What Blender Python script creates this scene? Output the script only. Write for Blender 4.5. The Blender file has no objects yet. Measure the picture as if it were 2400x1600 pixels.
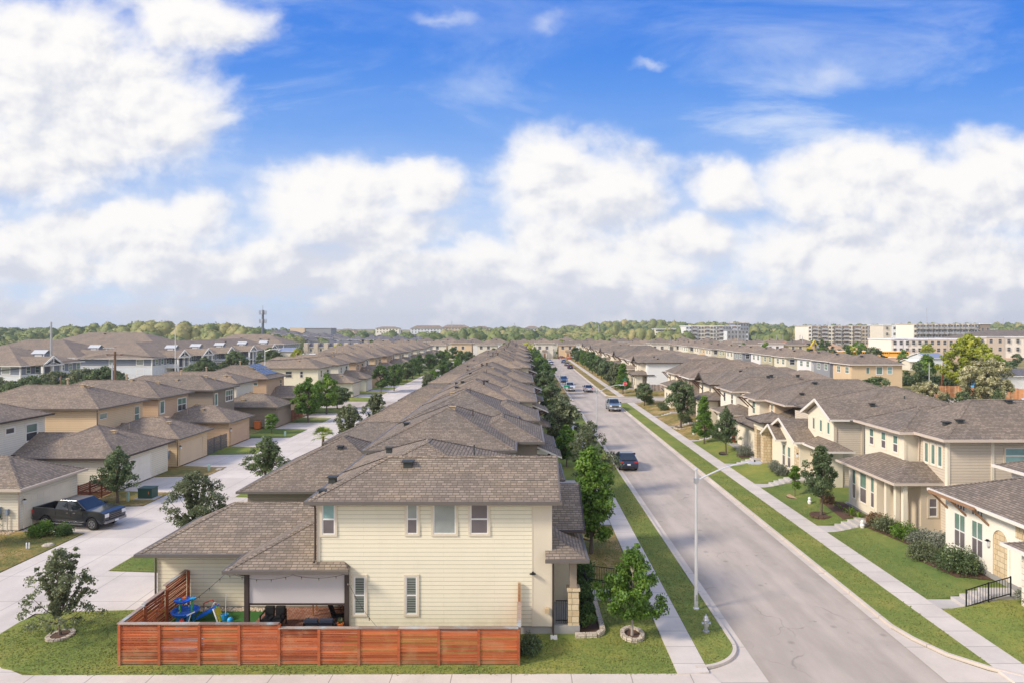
import bpy, bmesh, math, random
import numpy as np
from mathutils import Vector, Matrix
R = math.radians
random.seed(11)
rng = np.random.default_rng(7)
scene = bpy.context.scene
COL = scene.collection

# ------------------------------------------------------------------ camera
F = 1600.0; CH = 14.0
cam = bpy.data.cameras.new("camera"); camo = bpy.data.objects.new("camera", cam); COL.objects.link(camo)
camo.location = (0, 0, CH); camo.rotation_euler = (R(90), 0, 0)
cam.sensor_width = 36.0; cam.lens = 36.0 * F / 2400.0
cam.shift_x = -28.0 / 2400; cam.shift_y = -31.0 / 2400
cam.clip_start = 0.5; cam.clip_end = 20000
scene.camera = camo
scene.view_settings.view_transform = 'Standard'
scene.view_settings.look = 'None'
scene.view_settings.exposure = 0.55
scene.view_settings.gamma = 1.0
scene.cycles.max_bounces = 6
scene.cycles.diffuse_bounces = 3
scene.cycles.glossy_bounces = 3
scene.cycles.transparent_max_bounces = 6

# ------------------------------------------------------------------ node helpers
class NT:
    def __init__(s, nt): s.nt = nt; s.n = nt.nodes; s.l = nt.links
    def add(s, t, **kw):
        nd = s.n.new(t)
        for k, v in kw.items(): setattr(nd, k, v)
        return nd
    def put(s, sock, v):
        if isinstance(v, bpy.types.NodeSocket): s.l.new(v, sock)
        elif isinstance(v, (tuple, list)) and len(v) == 3 and sock.type == 'RGBA': sock.default_value = (*v, 1)
        else: sock.default_value = v
    def math(s, op, a, b=0.0, c=None, clamp=False):
        nd = s.add('ShaderNodeMath', operation=op, use_clamp=clamp)
        s.put(nd.inputs[0], a); s.put(nd.inputs[1], b)
        if c is not None: s.put(nd.inputs[2], c)
        return nd.outputs[0]
    def vmath(s, op, a, b=None):
        nd = s.add('ShaderNodeVectorMath', operation=op)
        s.put(nd.inputs[0], a)
        if b is not None: s.put(nd.inputs[1], b)
        return nd.outputs['Value'] if op in ('LENGTH', 'DOT_PRODUCT') else nd.outputs[0]
    def noise(s, vec, scale, detail=4, rough=0.55, dist=0.0, dim='3D'):
        nd = s.add('ShaderNodeTexNoise', noise_dimensions=dim)
        if vec is not None: s.put(nd.inputs['Vector'], vec)
        nd.inputs['Scale'].default_value = scale; nd.inputs['Detail'].default_value = detail
        nd.inputs['Roughness'].default_value = rough; nd.inputs['Distortion'].default_value = dist
        return nd.outputs['Fac']
    def mix(s, f, a, b, mode='MIX'):
        nd = s.add('ShaderNodeMix', data_type='RGBA', blend_type=mode)
        s.put(nd.inputs[0], f); s.put(nd.inputs[6], a); s.put(nd.inputs[7], b)
        return nd.outputs[2]
    def ramp(s, f, stops):
        nd = s.add('ShaderNodeValToRGB'); e = nd.color_ramp.elements
        while len(e) < len(stops): e.new(0.5)
        for k, (p, c) in enumerate(stops):
            e[k].position = p; e[k].color = (*c, 1) if len(c) == 3 else c
        s.put(nd.inputs[0], f)
        return nd.outputs[0]
    def smooth(s, x, lo, hi, a=0.0, b=1.0):
        nd = s.add('ShaderNodeMapRange', interpolation_type='SMOOTHSTEP')
        s.put(nd.inputs[0], x)
        for k, v in enumerate((lo, hi, a, b)): s.put(nd.inputs[k + 1], v)
        return nd.outputs[0]
    def mapping(s, vec, scale=(1, 1, 1), loc=(0, 0, 0)):
        nd = s.add('ShaderNodeMapping'); s.put(nd.inputs['Vector'], vec)
        nd.inputs['Scale'].default_value = scale; nd.inputs['Location'].default_value = loc
        return nd.outputs[0]
    def bump(s, h, strength=0.3, dist=0.02):
        nd = s.add('ShaderNodeBump'); nd.inputs['Strength'].default_value = strength
        nd.inputs['Distance'].default_value = dist; s.put(nd.inputs['Height'], h)
        return nd.outputs[0]
    def sep(s, v):
        nd = s.add('ShaderNodeSeparateXYZ'); s.put(nd.inputs[0], v); return nd.outputs
    def comb(s, x, y, z=0.0):
        nd = s.add('ShaderNodeCombineXYZ')
        for k, v in enumerate((x, y, z)): s.put(nd.inputs[k], v)
        return nd.outputs[0]

MATS = {}
def mat(name, build):
    if name in MATS: return MATS[name]
    m = bpy.data.materials.new(name); m.use_nodes = True
    t = NT(m.node_tree); bs = t.n['Principled BSDF']
    build(t, bs); MATS[name] = m
    return m
def P(t, bs, color=None, rough=0.8, metal=0.0, spec=0.3, normal=None):
    if color is not None: t.put(bs.inputs['Base Color'], color)
    t.put(bs.inputs['Roughness'], rough); bs.inputs['Metallic'].default_value = metal
    bs.inputs['Specular IOR Level'].default_value = spec
    if normal is not None: t.put(bs.inputs['Normal'], normal)
def pos(t): return t.add('ShaderNodeNewGeometry').outputs['Position']
def uv(t): return t.add('ShaderNodeTexCoord').outputs['UV']
def tint(t): return t.add('ShaderNodeAttribute', attribute_name='tint').outputs['Fac']
def mul(c, f): return tuple(x * f for x in c)

def plain(name, c, rough=0.7, metal=0.0, spec=0.3, var=0.12, scale=3.0):
    def b(t, bs):
        n = t.noise(pos(t), scale, 4)
        P(t, bs, t.mix(n, mul(c, 1 - var), mul(c, 1 + var)), rough, metal, spec)
    return mat(name, b)

def shingle(name, c, dirt=0.5):
    def b(t, bs):
        u = uv(t)
        s3 = t.sep(u)
        # irregular tabs: rows of 0.145 m, tab widths wobble per row
        
        br = t.add('ShaderNodeTexBrick'); t.put(br.inputs['Vector'], u)
        br.offset = 0.43; br.offset_frequency = 2; br.squash = 0.8; br.squash_frequency = 3
        for k, v in (('Scale', 1.0), ('Mortar Size', 0.022), ('Mortar Smooth', 0.6), ('Bias', 0.0), ('Brick Width', 0.31), ('Row Height', 0.175)):
            br.inputs[k].default_value = v
        t.put(br.inputs['Color1'], mul(c, 0.74)); t.put(br.inputs['Color2'], mul(c, 1.20)); t.put(br.inputs['Mortar'], mul(c, 0.55))
        g = t.noise(u, 60, 2)
        n2 = t.noise(pos(t), 0.35, 4)
        col = t.mix(t.smooth(n2, 0.3, 0.7), (0.88, 0.88, 0.9), (1.1, 1.06, 1.0))
        col = t.mix(1.0, br.outputs['Color'], col, 'MULTIPLY')
        col = t.mix(0.35, col, t.mix(g, (0.6, 0.6, 0.6), (1.5, 1.5, 1.5)), 'MULTIPLY')
        oi = t.add('ShaderNodeObjectInfo').outputs['Random']
        col = t.mix(1.0, col, t.mix(oi, (0.88, 0.88, 0.9), (1.10, 1.08, 1.05)), 'MULTIPLY')
        # rust-stained grit streaks running down the slope
        st = t.noise(t.mapping(u, (1.6, 0.12, 1)), 1.0, 3)
        col = t.mix(t.smooth(st, 0.55, 0.8, 0, 0.35 * dirt), col, mul(c, 0.55))
        fr = t.math('FRACT', t.math('DIVIDE', s3[1], 0.175)); col = t.mix(t.smooth(fr, 0.0, 0.34, 0.72, 0.0), col, mul(c, 0.34))  # shadow line along each shingle row, painted into the colour
        h = t.math('SUBTRACT', t.math('MULTIPLY', t.math('SUBTRACT', 1.0, fr), 1.0), t.math('MULTIPLY', br.outputs['Fac'], 0.5))
        P(t, bs, col, 0.9, 0, 0.2, t.bump(h, 0.7, 0.02))
    return mat(name, b)

def siding(name, c, pitch=0.185):
    def b(t, bs):
        s3 = t.sep(uv(t))
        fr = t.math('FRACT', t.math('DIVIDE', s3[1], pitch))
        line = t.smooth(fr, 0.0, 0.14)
        rown = t.add('ShaderNodeTexWhiteNoise', noise_dimensions='1D')
        t.put(rown.inputs['W'], t.math('FLOOR', t.math('DIVIDE', s3[1], pitch)))
        n = t.noise(pos(t), 0.6, 4)
        col = t.mix(n, mul(c, 0.93), mul(c, 1.05))
        col = t.mix(t.math('MULTIPLY', rown.outputs['Value'], 0.06), col, mul(c, 0.7))
        st = t.noise(t.mapping(uv(t), (2.2, 0.25, 1)), 1.0, 4)
        col = t.mix(t.smooth(st, 0.5, 0.8, 0, 0.10), col, (c[0]*0.62, c[1]*0.6, c[2]*0.55))
        bj = t.add('ShaderNodeTexBrick'); t.put(bj.inputs['Vector'], uv(t)); bj.offset = 0.37
        for k, v in (('Scale', 1.0), ('Mortar Size', 0.006), ('Brick Width', 3.66), ('Row Height', pitch)): bj.inputs[k].default_value = v
        col = t.mix(t.math('MULTIPLY', bj.outputs['Fac'], 0.35), col, mul(c, 0.5))
        gz = t.sep(pos(t))[2]
        col = t.mix(t.math('MULTIPLY', t.smooth(gz, 0.3, 1.1, 1, 0), t.smooth(t.noise(pos(t), 2.2, 5), 0.4, 0.7, 0.05, 0.3)), col, (0.42, 0.33, 0.22))
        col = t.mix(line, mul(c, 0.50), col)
        P(t, bs, col, 0.75, 0, 0.25, t.bump(t.math('SUBTRACT', 1.0, fr), 0.8, 0.022))
    return mat(name, b)

def stucco(name, c):
    def b(t, bs):
        n = t.noise(pos(t), 0.8, 5); g = t.noise(pos(t), 40, 2)
        st = t.noise(t.mapping(uv(t), (1.5, 0.2, 1)), 1.0, 4)
        col = t.mix(n, mul(c, 0.92), mul(c, 1.06))
        col = t.mix(t.smooth(st, 0.5, 0.85, 0, 0.16), col, (c[0]*0.6, c[1]*0.57, c[2]*0.5))
        P(t, bs, col, 0.88, 0, 0.15, t.bump(g, 0.25, 0.01))
    return mat(name, b)

def stone(name, c1, c2, w=0.5, h=0.26):
    def b(t, bs):
        br = t.add('ShaderNodeTexBrick'); t.put(br.inputs['Vector'], uv(t)); br.squash = 0.6; br.squash_frequency = 2; br.offset = 0.4
        for k, v in (('Scale', 1.0), ('Mortar Size', 0.012), ('Bias', 0.0), ('Brick Width', w), ('Row Height', h)): br.inputs[k].default_value = v
        t.put(br.inputs['Color1'], c1); t.put(br.inputs['Color2'], c2); t.put(br.inputs['Mortar'], mul(c1, 0.55))
        n = t.noise(pos(t), 9, 5)
        col = t.mix(0.5, br.outputs['Color'], t.mix(n, (0.6, 0.6, 0.6), (1.4, 1.4, 1.4)), 'MULTIPLY')
        P(t, bs, col, 0.9, 0, 0.2, t.bump(t.math('SUBTRACT', n, br.outputs['Fac']), 0.6, 0.03))
    return mat(name, b)

def concrete(name, c, jx=0.0, jy=0.0, ox=0.0, oy=0.0, tone=0.12):
    def b(t, bs):
        p = pos(t); s3 = t.sep(p)
        n = t.noise(p, 0.35, 5, 0.6); n2 = t.noise(p, 5, 4)
        col = t.mix(t.smooth(n, 0.25, 0.75), mul(c, 1 - tone), mul(c, 1 + tone * 0.6))
        col = t.mix(0.25, col, t.mix(n2, (0.75, 0.75, 0.75), (1.25, 1.25, 1.25)), 'MULTIPLY')
        dk = t.noise(t.mapping(p, (0.55, 0.07, 1)), 1.0, 4, 0.6)      # tyre and dirt streaks along the run
        col = t.mix(t.smooth(dk, 0.56, 0.75, 0, 0.30), col, mul(c, 0.5))
        wob = t.math('MULTIPLY', t.math('SUBTRACT', t.noise(p, 2.0, 2), 0.5), 0.03)
        for k, (j, o) in enumerate(((jx, ox), (jy, oy))):
            if j:
                fr = t.math('PINGPONG', t.math('ADD', t.math('ADD', s3[k], o), wob), j / 2)
                col = t.mix(t.smooth(fr, 0.008, 0.028, 0.75, 0.0), col, mul(c, 0.30))
                if k == 1:
                    wn = t.add('ShaderNodeTexWhiteNoise', noise_dimensions='1D')
                    t.put(wn.inputs['W'], t.math('FLOOR', t.math('DIVIDE', t.math('ADD', s3[k], o), j)))
                    col = t.mix(t.math('MULTIPLY', wn.outputs['Value'], 0.16), col, mul(c, 0.55))
        P(t, bs, col, 0.85, 0, 0.2, t.bump(n2, 0.15, 0.01))
    return mat(name, b)

def asphalt(t, bs, main=False):
    p = pos(t)
    c = (0.455, 0.392, 0.335)
    n = t.noise(t.mapping(p, (0.5, 0.12, 1)), 1.0, 5, 0.6); g = t.noise(p, 30, 3); n3 = t.noise(p, 0.16, 3)
    col = t.mix(t.smooth(n, 0.3, 0.7), mul(c, 0.84), mul(c, 1.09))
    col = t.mix(t.smooth(n3, 0.54, 0.72, 0, 0.42), col, (0.315, 0.275, 0.245))
    col = t.mix(0.3, col, t.mix(g, (0.72, 0.72, 0.72), (1.28, 1.28, 1.28)), 'MULTIPLY')
    warp = t.add('ShaderNodeTexNoise'); t.put(warp.inputs['Vector'], p); warp.inputs['Scale'].default_value = 0.9
    wp = t.vmath('ADD', p, t.vmath('MULTIPLY', warp.outputs['Color'], (1.6, 1.6, 0)))
    vo = t.add('ShaderNodeTexVoronoi', feature='DISTANCE_TO_EDGE'); t.put(vo.inputs['Vector'], wp); vo.inputs['Scale'].default_value = 0.16
    msk = t.smooth(t.noise(p, 0.22, 3), 0.50, 0.62)
    crack = t.math('MULTIPLY', t.smooth(vo.outputs['Distance'], 0.001, 0.007, 1, 0), msk)
    col = t.mix(t.math('MULTIPLY', crack, 0.32), col, (0.09, 0.08, 0.08))
    if main:                                       # worn wheel tracks, oil line between them, grit along the gutters, a few sealed joints
        ax = t.math('ABSOLUTE', t.math('SUBTRACT', t.math('ADD', t.sep(p)[0], t.math('MULTIPLY', t.noise(p, 0.15, 2), 0.5)), 13.47))
        trk = t.math('ABSOLUTE', t.math('SUBTRACT', t.math('ABSOLUTE', t.math('SUBTRACT', ax, 1.75)), 0.80))
        col = t.mix(t.math('MULTIPLY', t.smooth(trk, 0.05, 0.38, 1, 0), t.smooth(n, 0.3, 0.6, .1, .34)), col, mul(c, 1.16))
        col = t.mix(t.math('MULTIPLY', t.smooth(t.math('ABSOLUTE', t.math('SUBTRACT', ax, 1.75)), 0.0, 0.35, 1, 0), t.smooth(t.noise(p, 0.9, 4), 0.45, 0.7, 0, .30)), col, mul(c, 0.6))
        ed = t.math('ADD', ax, t.math('MULTIPLY', t.noise(p, 1.1, 4), 0.9))
        col = t.mix(t.smooth(ed, 3.3, 4.1, 0, 0.38), col, (0.27, 0.225, 0.18))
        oil = t.add('ShaderNodeTexVoronoi'); t.put(oil.inputs['Vector'], p); oil.inputs['Scale'].default_value = 0.55
        col = t.mix(t.smooth(oil.outputs['Distance'], 0.03, 0.12, 0.35, 0), col, (0.13, 0.12, 0.115))
    sp = t.smooth(t.noise(p, 1.7, 2, 0.4), 0.72, 0.78, 0, 0.4)
    col = t.mix(sp, col, (0.14, 0.13, 0.13))
    P(t, bs, col, 0.85, 0, 0.25, t.bump(g, 0.2, 0.01))

def lawn(name, green, dry, bias=0.5):
    def b(t, bs):
        p = pos(t)
        n = t.noise(p, 0.28, 4, 0.6); n2 = t.noise(p, 1.6, 5, 0.65); g = t.noise(p, 16, 4, 0.7)
        f = t.math('ADD', t.math('MULTIPLY', n, 0.6), t.math('MULTIPLY', n2, 0.4))
        col = t.ramp(f, [(0.30, mul(green, 0.74)), (0.44, green), (0.50 + bias * 0.12, (green[0]*1.5, green[1]*1.18, green[2]*1.2)), (0.58 + bias * 0.2, dry)])
        col = t.mix(0.65, col, t.mix(t.smooth(g, 0.3, 0.7), (0.7, 0.72, 0.7), (1.3, 1.27, 1.25)), 'MULTIPLY')
        P(t, bs, col, 0.95, 0, 0.1, t.bump(g, 0.4, 0.04))
    return mat(name, b)

def wood(name, c):
    def b(t, bs):
        p = pos(t); tn = tint(t)
        n = t.noise(t.mapping(uv(t), (0.9, 12, 1)), 1.0, 5, 0.65, 0.6)
        col = t.mix(tn, mul(c, 0.50), (c[0]*1.25, c[1]*1.5, c[2]*1.6))
        col = t.mix(t.smooth(n, 0.35, 0.75, 0, 0.55), col, mul(c, 0.42))
        kn = t.add('ShaderNodeTexVoronoi'); t.put(kn.inputs['Vector'], t.mapping(uv(t), (2.3, 5.5, 1))); kn.inputs['Scale'].default_value = 1.0
        col = t.mix(t.smooth(kn.outputs['Distance'], 0.03, 0.09, 0.8, 0), col, mul(c, 0.2))
        col = t.mix(t.smooth(t.noise(p, 1.3, 4), 0.48, 0.75, 0, 0.45), col, (c[0]*.95, c[1]*2.3, c[2]*3.4))
        col = t.mix(t.math('MULTIPLY', t.smooth(t.sep(p)[2], 0.08, 0.45, 1, 0), t.smooth(t.noise(p, 3.0, 4), 0.35, 0.7, 0.1, 0.55)), col, (0.34, 0.22, 0.14))
        P(t, bs, col, 0.75, 0, 0.25)
    return mat(name, b)

def leafmat(name, dark, mid, light, trans=0.28):
    m = bpy.data.materials.new(name); m.use_nodes = True
    t = NT(m.node_tree); bs = t.n['Principled BSDF']
    tn = tint(t); oi = t.add('ShaderNodeObjectInfo').outputs['Random']
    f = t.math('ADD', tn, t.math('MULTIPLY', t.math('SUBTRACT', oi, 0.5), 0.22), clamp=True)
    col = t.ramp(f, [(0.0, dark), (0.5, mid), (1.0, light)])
    P(t, bs, col, 0.55, 0, 0.35)
    tr = t.add('ShaderNodeBsdfTranslucent'); t.put(tr.inputs[0], t.mix(0.5, col, (light[0]*1.2, light[1]*1.2, light[2]*0.7)))
    ms = t.add('ShaderNodeMixShader'); ms.inputs[0].default_value = trans
    t.l.new(bs.outputs[0], ms.inputs[1]); t.l.new(tr.outputs[0], ms.inputs[2])
    t.l.new(ms.outputs[0], t.n['Material Output'].inputs[0])
    MATS[name] = m
    return m

def glass(name, c, refl=0.12, slat=0.0):
    def b(t, bs):
        u = t.sep(uv(t)); col = t.mix(t.noise(pos(t), 1.2, 2), mul(c, 0.7), mul(c, 1.3))
        if slat:
            fr = t.math('FRACT', t.math('DIVIDE', u[1], slat))
            col = t.mix(t.smooth(fr, 0.15, 0.5), mul(c, 0.25), mul(c, 1.9))
        P(t, bs, col, refl, 0, 0.9)
    return mat(name, b)

M = {}
M['shingle'] = shingle('shingle', (0.245, 0.206, 0.170))
M['shingle_grey'] = shingle('shingle_grey', (0.235, 0.202, 0.172))
M['shingle_tan'] = shingle('shingle_tan', (0.300, 0.245, 0.195))
M['shingle_slate'] = shingle('shingle_slate', (0.17, 0.17, 0.19))
M['concrete_walk'] = concrete('concrete_walk', (0.62, 0.56, 0.505), jy=1.524, oy=0.62)
M['concrete_front'] = concrete('concrete_front', (0.60, 0.53, 0.47), jx=2.4, ox=0.5)
M['concrete_alley'] = concrete('concrete_alley', (0.62, 0.56, 0.51), jx=3.05, ox=-1.5, jy=3.6, oy=1.0)
M['concrete_kerb'] = concrete('concrete_kerb', (0.60, 0.53, 0.46), jy=3.0)
M['concrete'] = concrete('concrete', (0.50, 0.47, 0.44))
M['foundation'] = concrete('foundation', (0.34, 0.33, 0.32))
M['asphalt'] = mat('asphalt', asphalt)
M['asphalt_main'] = mat('asphalt_main', lambda t, bs: asphalt(t, bs, True))
M['lawn'] = lawn('lawn', (0.165, 0.215, 0.055), (0.38, 0.31, 0.14), 0.85)
M['lawn_lush'] = lawn('lawn_lush', (0.125, 0.180, 0.050), (0.32, 0.30, 0.11), 0.9)
M['lawn_dry'] = lawn('lawn_dry', (0.185, 0.175, 0.062), (0.42, 0.30, 0.16), 0.1)
M['ground'] = lawn('ground', (0.20, 0.20, 0.08), (0.42, 0.34, 0.19), 0.3)
M['turf'] = plain('turf', (0.045, 0.14, 0.03), 0.95, var=0.3, scale=25)
M['dirt'] = plain('dirt', (0.50, 0.33, 0.20), 0.95, var=0.25, scale=0.3)
M['mulch'] = plain('mulch', (0.11, 0.065, 0.045), 0.95, var=0.5, scale=14)
M['ringstone'] = stone('ringstone', (0.52, 0.44, 0.35), (0.62, 0.55, 0.46), 0.33, 0.12)
M['limestone'] = stone('limestone', (0.55, 0.42, 0.26), (0.66, 0.55, 0.38), 0.55, 0.28)
M['whitestone'] = stone('whitestone', (0.66, 0.61, 0.52), (0.74, 0.70, 0.62), 0.6, 0.3)
M['brick_paver'] = stone('brick_paver', (0.30, 0.13, 0.09), (0.42, 0.26, 0.2), 0.22, 0.11)
M['pebble'] = plain('pebble', (0.52, 0.42, 0.32), 0.9, var=0.6, scale=9)
M['cedar'] = wood('cedar', (0.50, 0.115, 0.042))
M['cedar_dark'] = wood('cedar_dark', (0.26, 0.062, 0.030))
M['cedar_old'] = wood('cedar_old', (0.48, 0.20, 0.09))
M['cap_wood'] = wood('cap_wood', (0.42, 0.28, 0.22))
M['dark_wood'] = plain('dark_wood', (0.085, 0.04, 0.025), 0.7, var=0.3)
M['grey_wood'] = plain('grey_wood', (0.12, 0.115, 0.12), 0.8, var=0.3)
M['pole_wood'] = plain('pole_wood', (0.20, 0.13, 0.09), 0.9, var=0.3)
M['metal_grey'] = plain('metal_grey', (0.46, 0.47, 0.50), 0.4, 0.6, var=0.06)
M['galv'] = plain('galv', (0.62, 0.63, 0.66), 0.38, 0.35, var=0.08)
M['black_iron'] = plain('black_iron', (0.015, 0.015, 0.017), 0.5, 0.3)
M['bronze'] = plain('bronze', (0.075, 0.058, 0.052), 0.5, 0.2)
M['gutter_grey'] = plain('gutter_grey', (0.155, 0.138, 0.125), 0.45, 0.2, var=0.1)
M['gutter_white'] = plain('gutter_white', (0.72, 0.68, 0.62), 0.5, var=0.05)
M['gutter_tan'] = plain('gutter_tan', (0.58, 0.49, 0.41), 0.5, var=0.05)
M['white'] = plain('white', (0.78, 0.77, 0.75), 0.5, var=0.04)
M['vinyl'] = plain('vinyl', (0.74, 0.73, 0.71), 0.45, var=0.04)
M['vent'] = plain('vent', (0.055, 0.06, 0.06), 0.6, 0.2)
M['vent_tan'] = plain('vent_tan', (0.50, 0.38, 0.24), 0.6)
M['soffit'] = plain('soffit', (0.50, 0.44, 0.36), 0.8)
M['cream'] = siding('cream', (0.760, 0.712, 0.560), 0.19)
M['cream_s'] = stucco('cream_s', (0.77, 0.70, 0.57))
M['cream_flat'] = stucco('cream_flat', (0.67, 0.60, 0.48))
M['ivory'] = siding('ivory', (0.76, 0.71, 0.60))
M['ivory_s'] = stucco('ivory_s', (0.80, 0.76, 0.68))
M['tan'] = siding('tan', (0.70, 0.53, 0.34))
M['tan_s'] = stucco('tan_s', (0.66, 0.52, 0.37))
M['beige'] = siding('beige', (0.60, 0.52, 0.42))
M['beige_s'] = stucco('beige_s', (0.60, 0.51, 0.39))
M['taupe'] = siding('taupe', (0.30, 0.25, 0.20))
M['taupe_s'] = stucco('taupe_s', (0.31, 0.255, 0.205))
M['peach'] = siding('peach', (0.60, 0.42, 0.28))
M['peach_s'] = stucco('peach_s', (0.60, 0.42, 0.29))
M['whitewall'] = siding('whitewall', (0.80, 0.80, 0.80))
M['greywall'] = siding('greywall', (0.30, 0.31, 0.34))
M['bluegrey'] = siding('bluegrey', (0.25, 0.28, 0.34))
M['palegrey'] = siding('palegrey', (0.70, 0.74, 0.80))
M['olivewall'] = siding('olivewall', (0.52, 0.48, 0.32))
M['door_brown'] = plain('door_brown', (0.30, 0.17, 0.10), 0.5)
M['screen'] = plain('screen', (0.56, 0.53, 0.53), 0.75, var=0.04, scale=0.6)
M['g_dark'] = glass('g_dark', (0.05, 0.055, 0.065))
M['g_blind'] = glass('g_blind', (0.11, 0.13, 0.12), 0.2, 0.11)
M['g_green'] = glass('g_green', (0.13, 0.22, 0.19))
M['g_teal'] = glass('g_teal', (0.22, 0.38, 0.38), 0.2)
M['g_shade'] = glass('g_shade', (0.30, 0.33, 0.31), 0.2)
M['g_lilac'] = glass('g_lilac', (0.14, 0.12, 0.13), 0.3)
M['g_car'] = glass('g_car', (0.012, 0.016, 0.022), 0.04)
M['solar'] = glass('solar', (0.07, 0.08, 0.12), 0.25)
M['bark'] = plain('bark', (0.13, 0.10, 0.08), 0.95, var=0.4, scale=12)
M['bark_pale'] = plain('bark_pale', (0.36, 0.31, 0.27), 0.9, var=0.25, scale=12)
M['tyre'] = plain('tyre', (0.02, 0.02, 0.02), 0.85)
M['rim'] = plain('rim', (0.42, 0.42, 0.44), 0.35, 0.7)
M['dormer_roof'] = plain('dormer_roof', (0.50, 0.52, 0.55), 0.5)
M['tower_grey'] = plain('tower_grey', (0.15, 0.17, 0.20), 0.6)
M['chrome'] = plain('chrome', (0.55, 0.56, 0.58), 0.2, 0.8)
M['lens'] = plain('lens', (0.75, 0.76, 0.78), 0.1, spec=0.8)
M['red_lens'] = plain('red_lens', (0.45, 0.02, 0.015), 0.2, spec=0.8)
M['black_plastic'] = plain('black_plastic', (0.02, 0.02, 0.022), 0.6)
M['bulb'] = plain('bulb', (0.30, 0.27, 0.22), 0.3)
M['plate'] = plain('plate', (0.75, 0.78, 0.85), 0.4)
M['red'] = plain('red', (0.62, 0.02, 0.02), 0.5)
M['sign_green'] = plain('sign_green', (0.01, 0.25, 0.14), 0.5)
M['toy_blue'] = plain('toy_blue', (0.01, 0.16, 0.72), 0.4, spec=0.5, var=0.05)
M['toy_sky'] = plain('toy_sky', (0.03, 0.38, 0.80), 0.4, spec=0.5, var=0.05)
M['toy_green'] = plain('toy_green', (0.10, 0.52, 0.10), 0.4)
M['toy_teal'] = plain('toy_teal', (0.03, 0.45, 0.42), 0.4)
M['toy_red'] = plain('toy_red', (0.65, 0.06, 0.03), 0.4)
M['toy_yellow'] = plain('toy_yellow', (0.75, 0.60, 0.05), 0.4)
M['toy_orange'] = plain('toy_orange', (0.80, 0.20, 0.04), 0.4)
M['terracotta'] = plain('terracotta', (0.70, 0.19, 0.05), 0.7)
M['cushion'] = plain('cushion', (0.028, 0.038, 0.065), 0.9)
M['utility_green'] = plain('utility_green', (0.035, 0.085, 0.065), 0.5)
M['pale_green'] = plain('pale_green', (0.36, 0.52, 0.46), 0.5)
M['bus_yellow'] = plain('bus_yellow', (0.78, 0.42, 0.06), 0.4)
M['meter_blue'] = plain('meter_blue', (0.24, 0.30, 0.38), 0.5)
def paint(name, c, rough=0.28, metal=0.35):
    def b(t, bs):
        P(t, bs, c, rough, metal, 0.5)
        bs.inputs['Coat Weight'].default_value = 0.8; bs.inputs['Coat Roughness'].default_value = 0.06
    return mat(name, b)
for k, c in dict(p_graphite=(0.030, 0.032, 0.040), p_navy=(0.02, 0.03, 0.075), p_slate=(0.20, 0.27, 0.32), p_white=(0.72, 0.72, 0.72),
                 p_silver=(0.42, 0.44, 0.50), p_blue=(0.03, 0.10, 0.25), p_black=(0.02, 0.02, 0.024), p_red=(0.35, 0.02, 0.02), p_grey=(0.2, 0.2, 0.22)).items():
    M[k] = paint(k, c)
leafmat('l_oak', (0.034, 0.056, 0.027), (0.098, 0.145, 0.062), (0.25, 0.31, 0.14))
leafmat('l_olive', (0.045, 0.058, 0.030), (0.125, 0.155, 0.080), (0.31, 0.34, 0.19))
leafmat('l_bright', (0.032, 0.075, 0.012), (0.105, 0.205, 0.028), (0.28, 0.40, 0.06))
leafmat('l_dark', (0.025, 0.054, 0.018), (0.074, 0.136, 0.036), (0.19, 0.28, 0.07))
leafmat('l_yellow', (0.12, 0.16, 0.02), (0.33, 0.38, 0.04), (0.62, 0.60, 0.12))
leafmat('l_pale', (0.09, 0.10, 0.04), (0.27, 0.27, 0.13), (0.80, 0.74, 0.52))
leafmat('l_sage', (0.10, 0.11, 0.08), (0.22, 0.24, 0.19), (0.42, 0.44, 0.37))
leafmat('l_brown', (0.09, 0.055, 0.03), (0.24, 0.15, 0.08), (0.42, 0.30, 0.18))
leafmat('l_grass', (0.12, 0.155, 0.038), (0.19, 0.225, 0.060), (0.32, 0.32, 0.12))
leafmat('l_wood', (0.050, 0.088, 0.038), (0.185, 0.230, 0.075), (0.44, 0.36, 0.15), 0.15)

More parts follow.
